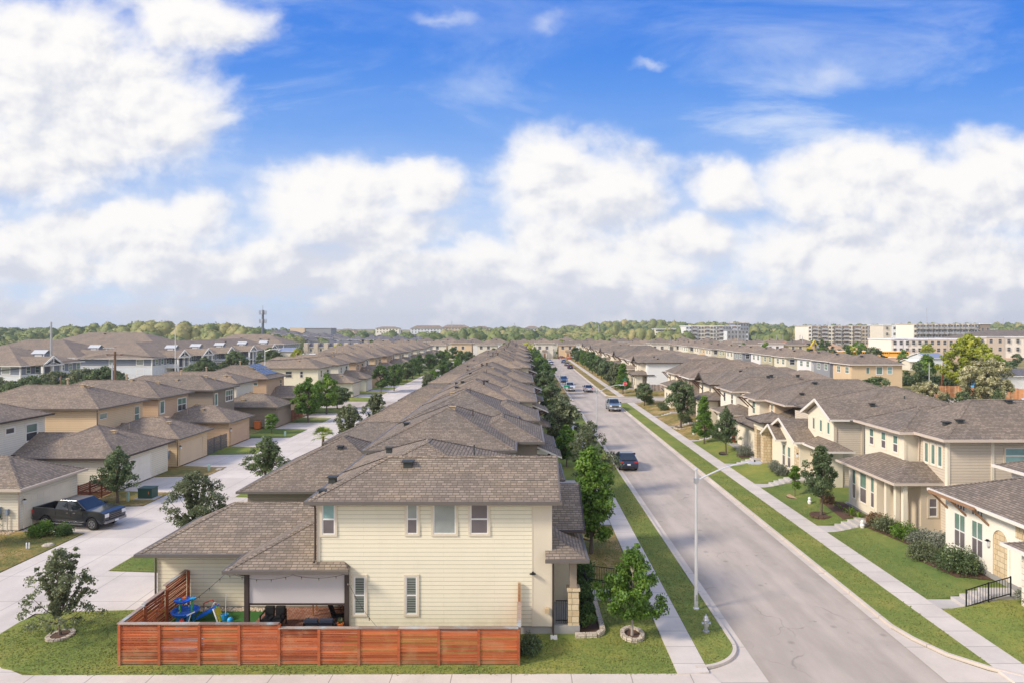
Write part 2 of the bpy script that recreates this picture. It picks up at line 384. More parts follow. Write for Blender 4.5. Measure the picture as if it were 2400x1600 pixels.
# ------------------------------------------------------------------ mesh builder
class B:
    def __init__(s): s.v = []; s.f = []; s.m = []; s.t = []; s.uv = []; s.mats = []
    def mi(s, m):
        m = MATS[m] if isinstance(m, str) and m in MATS else (M[m] if isinstance(m, str) else m)
        if m not in s.mats: s.mats.append(m)
        return s.mats.index(m)
    def poly(s, pts, m, tint=0.5, flip=False):
        if flip: pts = pts[::-1]
        b = len(s.v); s.v += [tuple(p) for p in pts]; s.f.append(tuple(range(b, b + len(pts))))
        s.m.append(s.mi(m)); s.t.append(tint)
        n = Vector((0, 0, 0)); k = len(pts)
        for i in range(k):
            a = pts[i]; c = pts[(i + 1) % k]
            n.x += (a[1] - c[1]) * (a[2] + c[2]); n.y += (a[2] - c[2]) * (a[0] + c[0]); n.z += (a[0] - c[0]) * (a[1] + c[1])
        if n.length < 1e-12: n = Vector((0, 0, 1))
        n.normalize()
        if abs(n.z) > 0.985:
            s.uv += [(p[0], p[1]) for p in pts]
        else:
            u = Vector((0, 0, 1)).cross(n); u.normalize(); w = n.cross(u)
            s.uv += [(Vector(p).dot(u), Vector(p).dot(w)) for p in pts]
    def box(s, x0, x1, y0, y1, z0, z1, m, tint=0.5, skip=''):
        if x0 > x1: x0, x1 = x1, x0
        if y0 > y1: y0, y1 = y1, y0
        if z0 > z1: z0, z1 = z1, z0
        a = [(x0, y0, z0), (x1, y0, z0), (x1, y1, z0), (x0, y1, z0), (x0, y0, z1), (x1, y0, z1), (x1, y1, z1), (x0, y1, z1)]
        for k, q in dict(S=(0, 1, 5, 4), E=(1, 2, 6, 5), N=(2, 3, 7, 6), W=(3, 0, 4, 7), T=(4, 5, 6, 7), D=(3, 2, 1, 0)).items():
            if k not in skip: s.poly([a[i] for i in q], m, tint)
        return s
    def prism(s, pts, z0, z1, m, tint=0.5, bottom=False):   # pts ccw in xy
        if z1 is not None:
            s.poly([(p[0], p[1], z1) for p in pts], m, tint)
            k = len(pts)
            for i in range(k):
                a, c = pts[i], pts[(i + 1) % k]
                s.poly([(a[0], a[1], z0), (c[0], c[1], z0), (c[0], c[1], z1), (a[0], a[1], z1)], m, tint)
        return s
    def obox(s, c, ux, uy, uz, m, tint=0.5):                # oriented box, half vectors
        c, ux, uy, uz = map(Vector, (c, ux, uy, uz))
        a = [c + sx * ux + sy * uy + sz * uz for sz in (-1, 1) for sx, sy in ((-1, -1), (1, -1), (1, 1), (-1, 1))]
        if ux.cross(uy).dot(uz) < 0: fl = True
        else: fl = False
        for q in ((0, 1, 5, 4), (1, 2, 6, 5), (2, 3, 7, 6), (3, 0, 4, 7), (4, 5, 6, 7), (3, 2, 1, 0)):
            s.poly([a[i] for i in q], m, tint, fl)
        return s
    def bar(s, a, c, w, h, m, tint=0.5):                    # beam from a to c
        a, c = Vector(a), Vector(c); d = c - a; L = d.length; d.normalize()
        u = d.cross(Vector((0, 0, 1)))
        if u.length < 1e-4: u = Vector((1, 0, 0))
        u.normalize(); w2 = u.cross(d)
        return s.obox((a + c) / 2, d * L / 2, u * w / 2, w2 * h / 2, m, tint)
    def tube(s, pts, rad, m, n=8, cap=True, tint=0.5):
        pts = [Vector(p) for p in pts]
        if not isinstance(rad, (list, tuple)): rad = [rad] * len(pts)
        rings = []
        for i, p in enumerate(pts):
            d = (pts[min(i + 1, len(pts) - 1)] - pts[max(i - 1, 0)]).normalized()
            u = d.cross(Vector((0, 0, 1)) if abs(d.z) < 0.9 else Vector((1, 0, 0))).normalized(); w = d.cross(u)
            rings.append([p + (u * math.cos(2 * math.pi * k / n) + w * math.sin(2 * math.pi * k / n)) * rad[i] for k in range(n)])
        for i in range(len(rings) - 1):
            for k in range(n):
                s.poly([rings[i][k], rings[i + 1][k], rings[i + 1][(k + 1) % n], rings[i][(k + 1) % n]], m, tint, True)
        if cap:
            s.poly(rings[0], m, tint); s.poly(rings[-1][::-1], m, tint)
        return s
    def lathe(s, prof, c, m, n=12, tint=0.5):               # prof [(r,z)] bottom to top
        for (r0, z0), (r1, z1) in zip(prof, prof[1:]):
            for k in range(n):
                a0, a1 = 2 * math.pi * k / n, 2 * math.pi * (k + 1) / n
                q = [(c[0] + r * math.cos(a), c[1] + r * math.sin(a), c[2] + z) for r, z, a in ((r0, z0, a0), (r0, z0, a1), (r1, z1, a1), (r1, z1, a0))]
                if r0 < 1e-6: q = [q[0], q[2], q[3]]
                elif r1 < 1e-6: q = q[:3]
                s.poly(q, m, tint)
        return s
    def build(s, name, parent=None, smooth=False, bevel=0.0):
        me = bpy.data.meshes.new(name)
        off = Vector((0, 0, 0))
        if parent is not None:
            q = parent
            while q is not None: off += q.location; q = q.parent
        me.from_pydata([(v[0] - off.x, v[1] - off.y, v[2] - off.z) for v in s.v], [], s.f)
        for m in s.mats: me.materials.append(m)
        me.polygons.foreach_set('material_index', s.m)
        if smooth: me.polygons.foreach_set('use_smooth', [True] * len(s.f))
        ul = me.uv_layers.new(name='UVMap'); ul.data.foreach_set('uv', [c for p in s.uv for c in p])
        at = me.attributes.new('tint', 'FLOAT', 'FACE'); at.data.foreach_set('value', s.t)
        me.update()
        o = bpy.data.objects.new(name, me); COL.objects.link(o)
        if parent is not None: o.parent = parent
        if smooth or bevel:
            bm = bmesh.new(); bm.from_mesh(me)
            bmesh.ops.remove_doubles(bm, verts=bm.verts, dist=0.0008)
            if bevel:
                ed = [e for e in bm.edges if len(e.link_faces) == 2 and e.calc_face_angle(0) > 0.5]
                bmesh.ops.bevel(bm, geom=ed, offset=bevel, segments=2, affect='EDGES', profile=0.6)
            bm.to_mesh(me); bm.free()
        return o

def tag(o, label=None, cat=None, group=None, kind=None):
    if label: o['label'] = label
    if cat: o['category'] = cat
    if group: o['group'] = group
    if kind: o['kind'] = kind
    return o
def thing(name, loc, label, cat, group=None):
    o = bpy.data.objects.new(name, None); COL.objects.link(o); o.location = loc
    o.empty_display_size = 0.3
    return tag(o, label, cat, group)
def struct(name, b, label=None):
    o = b.build(name); o['kind'] = 'structure'
    if label: o['label'] = label
    return o
def copy_tree(o, parent=None):
    c = o.copy(); COL.objects.link(c)
    if parent is not None: c.parent = parent
    for ch in list(o.children): copy_tree(ch, c)
    return c
ORD = ('first second third fourth fifth sixth seventh eighth ninth tenth eleventh twelfth thirteenth fourteenth fifteenth sixteenth seventeenth '
       'eighteenth nineteenth twentieth twenty-first twenty-second twenty-third twenty-fourth twenty-fifth twenty-sixth twenty-seventh twenty-eighth twenty-ninth thirtieth '
       'thirty-first thirty-second thirty-third thirty-fourth thirty-fifth').split()

# ------------------------------------------------------------------ world: sky texture + clouds, one sun
SUN = Vector((-0.80, -0.36, 0.60)).normalized()
w = bpy.data.worlds.new("World"); scene.world = w; w.use_nodes = True
t = NT(w.node_tree); bg = t.n['Background']
sk = t.add('ShaderNodeTexSky', sky_type='NISHITA'); sk.sun_disc = False
sk.sun_elevation = math.asin(SUN.z); sk.sun_rotation = math.atan2(SUN.x, SUN.y)
sk.air_density = 1.0; sk.dust_density = 0.4; sk.ozone_density = 3.0
d = t.sep(t.add('ShaderNodeTexCoord').outputs['Generated'])
den = t.math('MAXIMUM', t.math('ABSOLUTE', d[1]), 0.22)
U = t.math('DIVIDE', d[0], den); V = t.math('DIVIDE', d[2], den)
uvw = t.comb(U, V, t.math('MULTIPLY', t.math('LESS_THAN', d[1], 0.0), 7.0))
def fnoise(sc, st=(1, 1, 1), off=(0, 0, 0), det=7, rough=0.56, dist=0.0):
    nd = t.add('ShaderNodeTexNoise'); t.put(nd.inputs['Vector'], t.mapping(uvw, st, off))
    nd.inputs['Scale'].default_value = sc; nd.inputs['Detail'].default_value = det; nd.inputs['Roughness'].default_value = rough; nd.inputs['Distortion'].default_value = dist
    return nd
wn = fnoise(5.0, (1, 1.3, 1), det=6, rough=0.6)
wc = t.vmath('MULTIPLY', t.vmath('SUBTRACT', wn.outputs['Color'], (0.5, 0.5, 0.5)), (0.14, 0.13, 0.0))
wuv = t.vmath('ADD', uvw, wc)
# cumulus: centre and half-size in the tangent of azimuth / elevation
CL = [(70,170,300,170,1),(250,250,260,200,1),(40,380,180,110,.9),(350,300,150,90,.9),(450,30,190,90,.8),
      (640,590,160,55,.6),(300,540,290,80,.9),(60,590,230,80,.9),(780,480,185,95,1),(960,450,120,70,1),(930,560,180,70,.7),
      (1310,440,150,130,1),(1390,470,170,120,1),(1240,400,90,80,.7),(1330,600,190,90,.9),(1130,590,110,50,.6),
      (1690,440,120,80,.9),(1640,570,160,55,.7),(1980,430,190,100,1),(2140,450,230,110,1),(2350,450,230,120,1),(2050,600,420,110,.9),(1500,610,200,90,.8)]
def blobs(vec):
    acc = None
    for cx, cy, rx, ry, s_ in CL:
        cu, cv = (cx - 1228) / F, (769 - cy) / F
        q = t.vmath('LENGTH', t.vmath('MULTIPLY', t.vmath('SUBTRACT', vec, (cu, cv, 0)), (F / rx, F / ry, 0)))
        q = t.math('SUBTRACT', s_, t.math('POWER', q, 1.4))
        acc = q if acc is None else t.math('SMOOTH_MAX', acc, q, 0.30)
    return acc
acc = blobs(wuv); acc_l = blobs(t.vmath('ADD', wuv, (-0.030, 0.040, 0)))
band = t.smooth(V, 0.185, 0.07, -1.2, 0.95)
band = t.math('SUBTRACT', band, t.math('MULTIPLY', t.smooth(fnoise(2.6, (0.7, 2.2, 1), (3, 1, 0)).outputs['Fac'], 0.47, 0.66), 1.5))
back = t.math('MULTIPLY', t.math('SUBTRACT', fnoise(1.3, (1, 1.5, 1), (9, 4, 0)).outputs['Fac'], 0.5), 5.0)
inside = t.math('GREATER_THAN', d[1], 0.0)
lat = t.smooth(t.math('ABSOLUTE', U), 0.95, 1.3)
acc = t.math('MAXIMUM', acc, band)
acc = t.math('MAXIMUM', acc, t.math('SUBTRACT', back, t.math('MULTIPLY', t.math('SUBTRACT', 1.0, t.math('MAXIMUM', lat, t.math('SUBTRACT', 1.0, inside))), 9.0)))
fb = fnoise(9.0, (1, 1.25, 1), (0, 0, 0), 8, 0.54, 0.15).outputs['Fac']
dens = t.math('ADD', acc, t.math('MULTIPLY', t.math('SUBTRACT', fb, 0.5), 2.0))
mask = t.math('MULTIPLY', t.smooth(dens, -0.62, 0.50), t.smooth(dens, -0.62, 0.1, 0.7, 1.0))
fb2 = fnoise(9.0, (1, 1.25, 1), (-0.012, 0.018, 0), 6, 0.50, 0.15).outputs['Fac']
acc0 = blobs(wuv)
# thin high streaks
ci = fnoise(2.2, (1.0, 3.2, 1), (1.7, 0.4, 0), 8, 0.62, 0.6).outputs['Fac']
ci2 = fnoise(1.1, (1, 1, 1), (5, 2, 0), 3).outputs['Fac']
cirr = t.math('MULTIPLY', t.smooth(ci, 0.40, 0.76, 0, 0.80), t.smooth(ci2, 0.38, 0.62, 0.25, 1))
cirr = t.math('MAXIMUM', cirr, t.math('MULTIPLY', t.smooth(V, 0.42, 0.10, 0, 0.55), t.smooth(ci, 0.3, 0.7, 0.4, 1)))
puff = None
for cx, cy, rx, ry in ((1935, 185, 90, 50), (545, 190, 60, 30), (1290, 35, 80, 40), (1030, 15, 110, 28), (540, 265, 60, 28), (1515, 150, 70, 16)):
    cu, cv = (cx - 1228) / F, (769 - cy) / F
    q = t.vmath('LENGTH', t.vmath('MULTIPLY', t.vmath('SUBTRACT', wuv, (cu, cv, 0)), (F / rx, F / ry, 0)))
    q = t.math('SUBTRACT', 0.85, q)
    puff = q if puff is None else t.math('MAXIMUM', puff, q)
puff = t.smooth(t.math('ADD', puff, t.math('MULTIPLY', t.math('SUBTRACT', fb, 0.5), 2.2)), -0.2, 1.3, 0, 0.55)
# brightness inside the clouds: tops lit, bases grey, denser near the horizon
low = fnoise(6.0, (1, 1.9, 1), (0.0, 0.035, 0), 6, 0.55).outputs['Fac']
low0 = fnoise(6.0, (1, 1.9, 1), (0.0, 0.0, 0), 6, 0.55).outputs['Fac']
relief = t.math('ADD', t.math('MULTIPLY', t.math('SUBTRACT', fb, fb2), 3.0), t.math('ADD', t.math('MULTIPLY', t.math('SUBTRACT', acc0, acc_l), 0.30), t.math('MULTIPLY', t.math('SUBTRACT', low0, low), 0.9)))
bright = t.math('ADD', 0.86, relief)
bright = t.math('ADD', bright, t.smooth(dens, 0.2, 1.4, 0.06, -0.04))
bright = t.math('SUBTRACT', bright, t.smooth(V, 0.16, 0.0, 0.0, 0.05))
bright = t.math('MINIMUM', t.math('MAXIMUM', bright, 0.45), 1.15)
cc = t.mix(t.smooth(bright, 0.36, 1.16), (4.7, 4.9, 5.55), (6.95, 6.82, 6.7))
cc = t.mix(t.math('LESS_THAN', d[1], 0.0), cc, (9.5, 9.2, 8.8))  # unseen clouds behind the camera, brightened to add fill light
hs = t.add('ShaderNodeHueSaturation'); hs.inputs['Saturation'].default_value = 1.25; hs.inputs['Value'].default_value = 1.0
t.put(hs.inputs['Color'], sk.outputs[0])
grade = t.mix(t.smooth(V, 0.04, 0.28), (3.4, 4.5, 6.4), (0.95, 2.55, 6.2)); grade = t.mix(t.smooth(V, 0.22, 0.50), grade, (0.36, 1.62, 5.7))
skyc = t.mix(0.9, hs.outputs[0], grade)
skyc = t.mix(cirr, skyc, (5.5, 6.0, 6.8))
skyc = t.mix(puff, skyc, (6.0, 6.2, 6.7))
skyc = t.mix(mask, skyc, cc)
skyc = t.mix(t.smooth(d[2], 0.0, -0.02), skyc, (3.0, 3.0, 2.8))
t.l.new(skyc, bg.inputs['Color']); bg.inputs['Strength'].default_value = 0.10
sl = bpy.data.lights.new('sun', 'SUN'); sl.energy = 2.9; sl.angle = R(11.0); sl.color = (1.0, 0.88, 0.72)
so = bpy.data.objects.new('sun', sl); COL.objects.link(so); so.location = (-40, -30, 60)
so.rotation_euler = SUN.to_track_quat('Z', 'Y').to_euler()

# ------------------------------------------------------------------ terrain
def ss(a, b, x):
    t_ = min(max((x - a) / (b - a), 0), 1); return t_ * t_ * (3 - 2 * t_)
def hgt(x, y):
    """ground height of the hills round the flat town"""
    r = y + 0.10 * abs(x)
    az = x / max(y, 1)
    h = (3.6 + 5.4 * ss(.05, .14, x / max(y, 1))) * ss(370, 1000, r) + 6 * ss(1100, 2200, r)
    h += 5.0 * ss(0.0, 0.16, az) * (1 - ss(0.30, 0.42, az)) * ss(500, 900, y)
    h += 5.2 * ss(-0.26, -0.42, az) * ss(290, 430, y) * (1 - ss(500, 900, y))
    h += 2.2 * ss(-0.30, -0.20, az) * (1 - ss(-0.14, -0.08, az)) * ss(450, 800, y) * -1
    h -= 4.5 * ss(-70, -95, x) * ss(70, 110, y) * (1 - ss(330, 450, y))
    h += (math.sin(x * 0.011 + 1.3) * 1.6 + math.sin(x * 0.027 + y * 0.004) * 0.9) * ss(450, 900, r)
    return h
g = B()
ys = [-60, 0, 12] + [60, 85, 110, 135, 165, 200, 240, 285, 330, 380, 430, 480, 540, 600, 680, 760, 860, 980, 1100, 1300, 1600, 2000, 2600]
xs_ = [-1, -.8, -.65, -.5, -.4, -.33, -.30, -.27, -.245, -.22, -.195, -.17, -.12, -.07, 0, .06, .12, .18, .24, .3, .37, .45, .55, .7, .85, 1]
for j in range(2, len(ys) - 1):
    for i in range(len(xs_) - 1):
        q = [(xs_[i + a] * max(ys[j + b_] * 1.0, 330) * 1.05, ys[j + b_]) for a, b_ in ((0, 0), (1, 0), (1, 1), (0, 1))]
        g.poly([(x, y, hgt(x, y) - 0.03) for x, y in q], 'ground')
g.poly([(-346, -60, -0.03), (346, -60, -0.03), (346, 12, -0.03), (-346, 12, -0.03)], 'ground')
struct('ground', g)

def sheet(name, pts, z, m, kind='structure', thick=0.0):
    b = B()
    if thick: b.prism([(x, y) for x, y in pts], z - thick, z, m)
    else: b.poly([(x, y, z) for x, y in pts], m)
    return struct(name, b)
# --- main street
X0, X1 = 9.70, 16.75            # asphalt
sheet('street', [(X0, -40), (X1, -40), (X1, 306), (X0, 306)], 0.004, 'asphalt_main')
sheet('cross_street', [(X1, 129), (66, 129), (66, 139), (X1, 139)], 0.004, 'asphalt')
sheet('cross_street', [(-62, 120.5), (X0, 120.5), (X0, 131), (-62, 131)], 0.010, 'asphalt')
sheet('far_cross_street', [(-70, 306), (150, 306), (150, 315), (-70, 315)], 0.008, 'asphalt')
sheet('front_street', [(-90, 8), (9.70, 8), (9.70, 23.6), (-90, 23.6)], 0.012, 'asphalt')
def arc(cx, cy, r, a0, a1, n=10): return [(cx + r * math.cos(R(a0 + (a1 - a0) * i / n)), cy + r * math.sin(R(a0 + (a1 - a0) * i / n))) for i in range(n + 1)]
# gutter pans + corner aprons of concrete
b = B()
def strip(b, xa, xb, ya, yb, z, m): b.poly([(xa, ya, z), (xb, ya, z), (xb, yb, z), (xa, yb, z)], m)
for ya, yb in ((30.5, 119), (132.5, 305)): strip(b, 9.33, X0 - .002, ya, yb, 0.012, 'concrete_kerb')
b.poly([(p[0], p[1], 0.012) for p in [(9.698, 30.5), (9.33, 30.5)] + arc(6.9, 30.3, 2.4, 0, -78, 12) + [(7.2, 23.6), (9.698, 23.6)]][::-1], 'concrete_kerb')
for ya, yb in ((31.8, 127), (141, 305)): strip(b, X1 + .002, 17.15, ya, yb, 0.012, 'concrete_kerb')
b.poly([(p[0], p[1], 0.012) for p in [(16.752, 24), (23, 24), (23, 26.4), (20.2, 27.2), (19.0, 27.9), (18.0, 29.1), (17.4, 30.6), (17.15, 31.8), (16.752, 31.8)]], 'concrete_kerb')
struct('gutter', b)
# kerbs
def kerb(name, path, w=0.16, h=0.13, z0=0.0):
    b = B(); n = len(path)
    L, Rr = [], []
    for i, p in enumerate(path):
        a = Vector(path[max(i - 1, 0)]); c = Vector(path[min(i + 1, n - 1)]); d_ = (c - a).normalized(); nn = Vector((-d_.y, d_.x))
        L.append(Vector(p) + nn * w / 2); Rr.append(Vector(p) - nn * w / 2)
    for i in range(n - 1):
        l0, l1, r0, r1 = L[i], L[i + 1], Rr[i], Rr[i + 1]
        b.poly([(r0.x, r0.y, h), (r1.x, r1.y, h), (l1.x, l1.y, h), (l0.x, l0.y, h)], 'concrete_kerb')
        b.poly([(r0.x, r0.y, z0), (r1.x, r1.y, z0), (r1.x, r1.y, h), (r0.x, r0.y, h)], 'concrete_kerb')
        b.poly([(l1.x, l1.y, z0), (l0.x, l0.y, z0), (l0.x, l0.y, h), (l1.x, l1.y, h)], 'concrete_kerb')
    return struct(name, b)
kerb('kerb', arc(7.0, 30.3, 2.25, -88, 0, 14) + [(9.25, 33), (9.25, 60), (9.25, 117)] + arc(6.3, 117, 2.95, 0, 80, 8))
kerb('kerb', arc(6.3, 134.5, 2.95, -80, 0, 8) + [(9.25, 160), (9.25, 304)])
kerb('kerb', [(23, 26.35), (20.1, 27.3), (19.1, 28.05), (18.1, 29.2), (17.5, 30.7), (17.23, 32.0), (17.23, 60), (17.23, 125.5)] + arc(20.2, 125.5, 2.97, 180, 100, 8) + [(66, 128.4)])
kerb('kerb', [(66, 139.6)] + arc(20.2, 142.4, 2.97, 260, 180, 8) + [(17.23, 304)])
# sidewalks
sheet('sidewalk', [(6.2, 27.5), (7.5, 27.65), (7.5, 119.6), (6.2, 119.6)], 0.105, 'concrete_walk', thick=.12)
sheet('sidewalk', [(6.2, 132), (7.5, 132), (7.5, 304), (6.2, 304)], 0.105, 'concrete_walk', thick=.12)
sheet('sidewalk', [(19.3, 24), (20.7, 24), (20.65, 128), (19.3, 128)], 0.105, 'concrete_walk', thick=.12)
sheet('sidewalk', [(19.3, 140), (20.65, 140), (20.65, 304), (19.3, 304)], 0.105, 'concrete_walk', thick=.12)
sheet('front_sidewalk', [(-30, 25.2), (8.2, 25.2), (7.6, 27.6), (-30, 27.42)], 0.06, 'concrete_front', thick=.08)
# alley on the left with its flare at the front street
sheet('alley', [(-30, 33), (-31.5, 29), (-34, 27.43), (-20, 27.43), (-23.0, 29), (-24.0, 32), (-24, 120.4), (-30, 120.4)][::-1], 0.016, 'concrete_alley')
sheet('alley', [(-30, 131.1), (-24, 131.1), (-24, 300), (-30, 300)], 0.016, 'concrete_alley')
sheet('alley', [(47, 150), (53, 150), (53, 420), (47, 420)], 0.016, 'concrete_alley')
# drives: left of the alley
DL = [(47.2, 53.3), (58.8, 64.3), (69.5, 75.6), (81.0, 87.2), (95.3, 101.4), (107, 113), (139, 145), (151, 157), (163, 169)]
DR = [(34.0, 38.9), (47.2, 56.2), (66.4, 71.0), (79, 84), (92, 97), (105, 110), (137, 142), (150, 155), (163, 168)]
for k, (a, c) in enumerate(DL): sheet('driveway', [(-34.85, a), (-30.002, a - .5), (-30.002, c + .5), (-34.85, c)], 0.012, 'concrete_alley')
for k, (a, c) in enumerate(DR): sheet('driveway', [(-23.998, a - .5), (-18.2, a), (-18.2, c), (-23.998, c + .5)], 0.012, 'concrete_alley')
# lawns: slabs 5 cm above the paving so that they meet it with a real edge
def lawnp(pts, m='lawn', z=0.055, th=0.06): sheet('lawn', pts, z, m, thick=th)
lawnp([(-30.05, 34.2), (-30.05, 46.6), (-34.9, 47.1), (-60, 47.1), (-60, 30.5), (-33.5, 30.5), (-31.0, 31.8)][::-1], 'lawn_dry')
LG = [(53.4, 58.7), (64.4, 69.4), (75.7, 80.9), (87.3, 95.2), (101.5, 106.9), (113.1, 120)]
for k, (a, c) in enumerate(LG): lawnp([(-36, a), (-34.9, a), (-30.05, a + .6), (-30.05, c - .6), (-34.9, c), (-36, c)], ['lawn_dry', 'lawn_dry', 'lawn', 'lawn_lush', 'lawn', 'lawn'][k])
for a, c in ((131.6, 138.6), (145.3, 150.7), (157.3, 162.7), (169.3, 300)): lawnp([(-44, a), (-30.05, a + .4), (-30.05, c - .4), (-44, c)], 'lawn')
RG = [(39.2, 46.8), (56.5, 66.1), (71.2, 78.8), (84.2, 91.8), (97.2, 104.7), (110.2, 120), (131.4, 136.8), (142.2, 149.8), (155.2, 162.8), (168.2, 300)]
for k, (a, c) in enumerate(RG): lawnp([(-23.95, a + .3), (-18.9, a - .2), (-9.5, a - .2), (-9.5, c), (-18.9, c), (-23.95, c - .3)], 'lawn_lush' if k == 0 else 'lawn')
# front lawn round the corner house
lawnp([(-19.3, 27.45), (6.2, 27.5), (6.2, 119.5), (-9.4, 119.5), (-9.4, 34.05), (-18.8, 33.9), (-23.4, 33.6), (-24.0, 32.6), (-23.95, 31.2), (-23.0, 29.3), (-21.5, 28.1)], 'lawn')
lawnp([(2.95, 37.2), (6.16, 36.6), (6.16, 48.3), (1.4, 48.3), (1.4, 41)], 'lawn_dry', .062, .03)
lawnp([(-9.4, 131.2), (6.2, 131.2), (6.2, 304), (-9.4, 304)], 'lawn')
lawnp([(7.52, 28.0)] + arc(7.0, 30.3, 2.16, -70, 0, 10) + [(9.16, 118.0), (8.2, 119.4), (7.52, 119.5)], 'lawn', 0.105, 0.11)
lawnp([(7.52, 132.2), (9.16, 134.5), (9.16, 304), (7.52, 304)], 'lawn_dry', 0.105, 0.11)
lawnp([(19.28, 28.05), (19.28, 127.9), (18.2, 127.5), (17.33, 125.4), (17.33, 32.0), (17.6, 30.7), (18.2, 29.35)], 'lawn', 0.105, 0.11)
lawnp([(17.33, 142.5), (18.3, 140.2), (19.28, 140.0), (19.28, 304), (17.33, 304)], 'lawn_dry', 0.105, 0.11)
# right-hand yards rise from the sidewalk to the houses
yard_b = B()
def yz(x): return 0.10 + 0.45 * ss(20.7, 23.9, x)
XX = [20.68, 21.2, 21.8, 22.4, 23.0, 23.6, 24.2, 45]
for k, (a, c) in enumerate([(26.6, 33.85), (35.1, 46.6), (48.2, 59.7), (61.2, 69.0), (70.4, 84.2), (85.3, 96.2), (97.3, 108), (109, 127.5), (140.5, 151), (152, 300)]):
    b = B(); mm = ['lawn', 'lawn_lush', 'lawn_lush', 'lawn', 'lawn', 'lawn_dry', 'lawn_dry', 'lawn_dry', 'lawn_dry', 'lawn_dry'][k]
    for i in range(len(XX) - 1):
        b.poly([(XX[i], a, yz(XX[i])), (XX[i + 1], a, yz(XX[i + 1])), (XX[i + 1], c, yz(XX[i + 1])), (XX[i], c, yz(XX[i]))], mm)
        b.poly([(XX[i], a, 0), (XX[i + 1], a, 0), (XX[i + 1], a, yz(XX[i + 1])), (XX[i], a, yz(XX[i]))], mm)
    b.poly([(20.68, c, 0), (20.68, a, 0), (20.68, a, .1), (20.68, c, .1)], mm)
    struct('lawn', b)
# walks with steps up to the right-hand doors
for k, (a, c) in enumerate([(33.9, 35.05), (46.65, 48.15), (59.75, 61.15), (69.05, 70.35), (84.25, 85.25), (96.25, 97.25), (108.05, 108.95), (151.1, 151.9)]):
    b = B(); xa = 20.66; hh = 0.11
    for i, xb in enumerate((21.9, 22.35, 22.8, 23.25, 24.9)):
        b.box(xa, xb, a, c, 0.0, hh, 'concrete'); xa = xb; hh += 0.15
    struct('path', b)
# walk of the corner house
b = B(); b.box(3.6, 6.18, 35.0, 36.4, 0.0, 0.10, 'concrete'); b.box(3.1, 3.6, 35.0, 36.4, 0, .22, 'concrete'); b.box(2.6, 3.1, 35.0, 36.4, 0, .36, 'concrete'); struct('path', b)
for y in (48.5, 61.5, 74.5, 87.5): sheet('path', [(1.5, y), (6.18, y), (6.18, y + 1.2), (1.5, y + 1.2)], 0.075, 'concrete')

def bed(pts, m='mulch'):
    xs = [p[0] for p in pts]; b = B(); n = 10
    P0, P1, P2, P3 = [Vector(p) for p in pts]
    for i in range(n):
        for j in range(6):
            q = [P0.lerp(P1, a).lerp(P3.lerp(P2, a), c) for a, c in ((i / n, j / 6), ((i + 1) / n, j / 6), ((i + 1) / n, (j + 1) / 6), (i / n, (j + 1) / 6))]
            b.poly([(v.x, v.y, yz(v.x) + .03) for v in q], m)
    struct('planting_bed', b)

# ------------------------------------------------------------------ house parts
DIRS = {'S': (Vector((1, 0, 0)), Vector((0, -1, 0))), 'E': (Vector((0, 1, 0)), Vector((1, 0, 0))), 'W': (Vector((0, -1, 0)), Vector((-1, 0, 0))), 'N': (Vector((-1, 0, 0)), Vector((0, 1, 0)))}
def window(root, face, plane, a0, a1, z0, z1, trim='cream_flat', g='g_dark', rail=True, g2=None, tw=0.10, mull=0, sash='vinyl', lod=0):
    """a0..a1 along the wall axis (x for S/N, y for E/W)"""
    u, n = DIRS[face]
    def pt(a, z, o):
        return (a, plane + n.y * o, z) if face in 'SN' else (plane + n.x * o, a, z)
    b = B()
    def bx(aa, ab, za, zb, o0, o1, m):
        p, q = pt(aa, za, o0), pt(ab, zb, o1)
        b.box(p[0], q[0], p[1], q[1], p[2], q[2], m)
    if trim:
        for aa, ab, za, zb in ((a0 - tw, a0, z0 - tw, z1 + tw), (a1, a1 + tw, z0 - tw, z1 + tw), (a0, a1, z1, z1 + tw), (a0, a1, z0 - tw, z0)):
            bx(aa, ab, za, zb, -0.02, 0.045, trim)
    s = 0.05
    for aa, ab, za, zb in ((a0, a0 + s, z0, z1), (a1 - s, a1, z0, z1), (a0 + s, a1 - s, z1 - s, z1), (a0 + s, a1 - s, z0, z0 + s)):
        bx(aa, ab, za, zb, -0.02, 0.028, sash)
    zm = z0 + (z1 - z0) * 0.5
    if rail: bx(a0 + s, a1 - s, zm - 0.035, zm + 0.035, -0.02, 0.03, sash)
    for k in range(mull):
        am = a0 + (a1 - a0) * (k + 1) / (mull + 1); bx(am - 0.03, am + 0.03, z0 + s, z1 - s, -0.02, 0.027, sash)
    o = b.build('window', root)
    if lod == 0:
        b = B()
        q = [pt(a0 + s, z0 + s, 0.012), pt(a1 - s, z0 + s, 0.012), pt(a1 - s, z1 - s, 0.012), pt(a0 + s, z1 - s, 0.012)]
        lo = g2 or g
        if rail and g2:
            q1 = [q[0], q[1], pt(a1 - s, zm, 0.012), pt(a0 + s, zm, 0.012)]; q2 = [pt(a0 + s, zm, 0.012), pt(a1 - s, zm, 0.012), q[2], q[3]]
            for qq, mm in ((q1, lo), (q2, g)): b.poly(qq if face in 'SE' else qq[::-1], mm)
        else: b.poly(q if face in 'SE' else q[::-1], g)
        b.build('pane', o)
    else:
        b = B(); q = [pt(a0 + s, z0 + s, 0.012), pt(a1 - s, z0 + s, 0.012), pt(a1 - s, z1 - s, 0.012), pt(a0 + s, z1 - s, 0.012)]
        b.poly(q if face in 'SE' else q[::-1], g)
        b.build('pane', o)
    return o

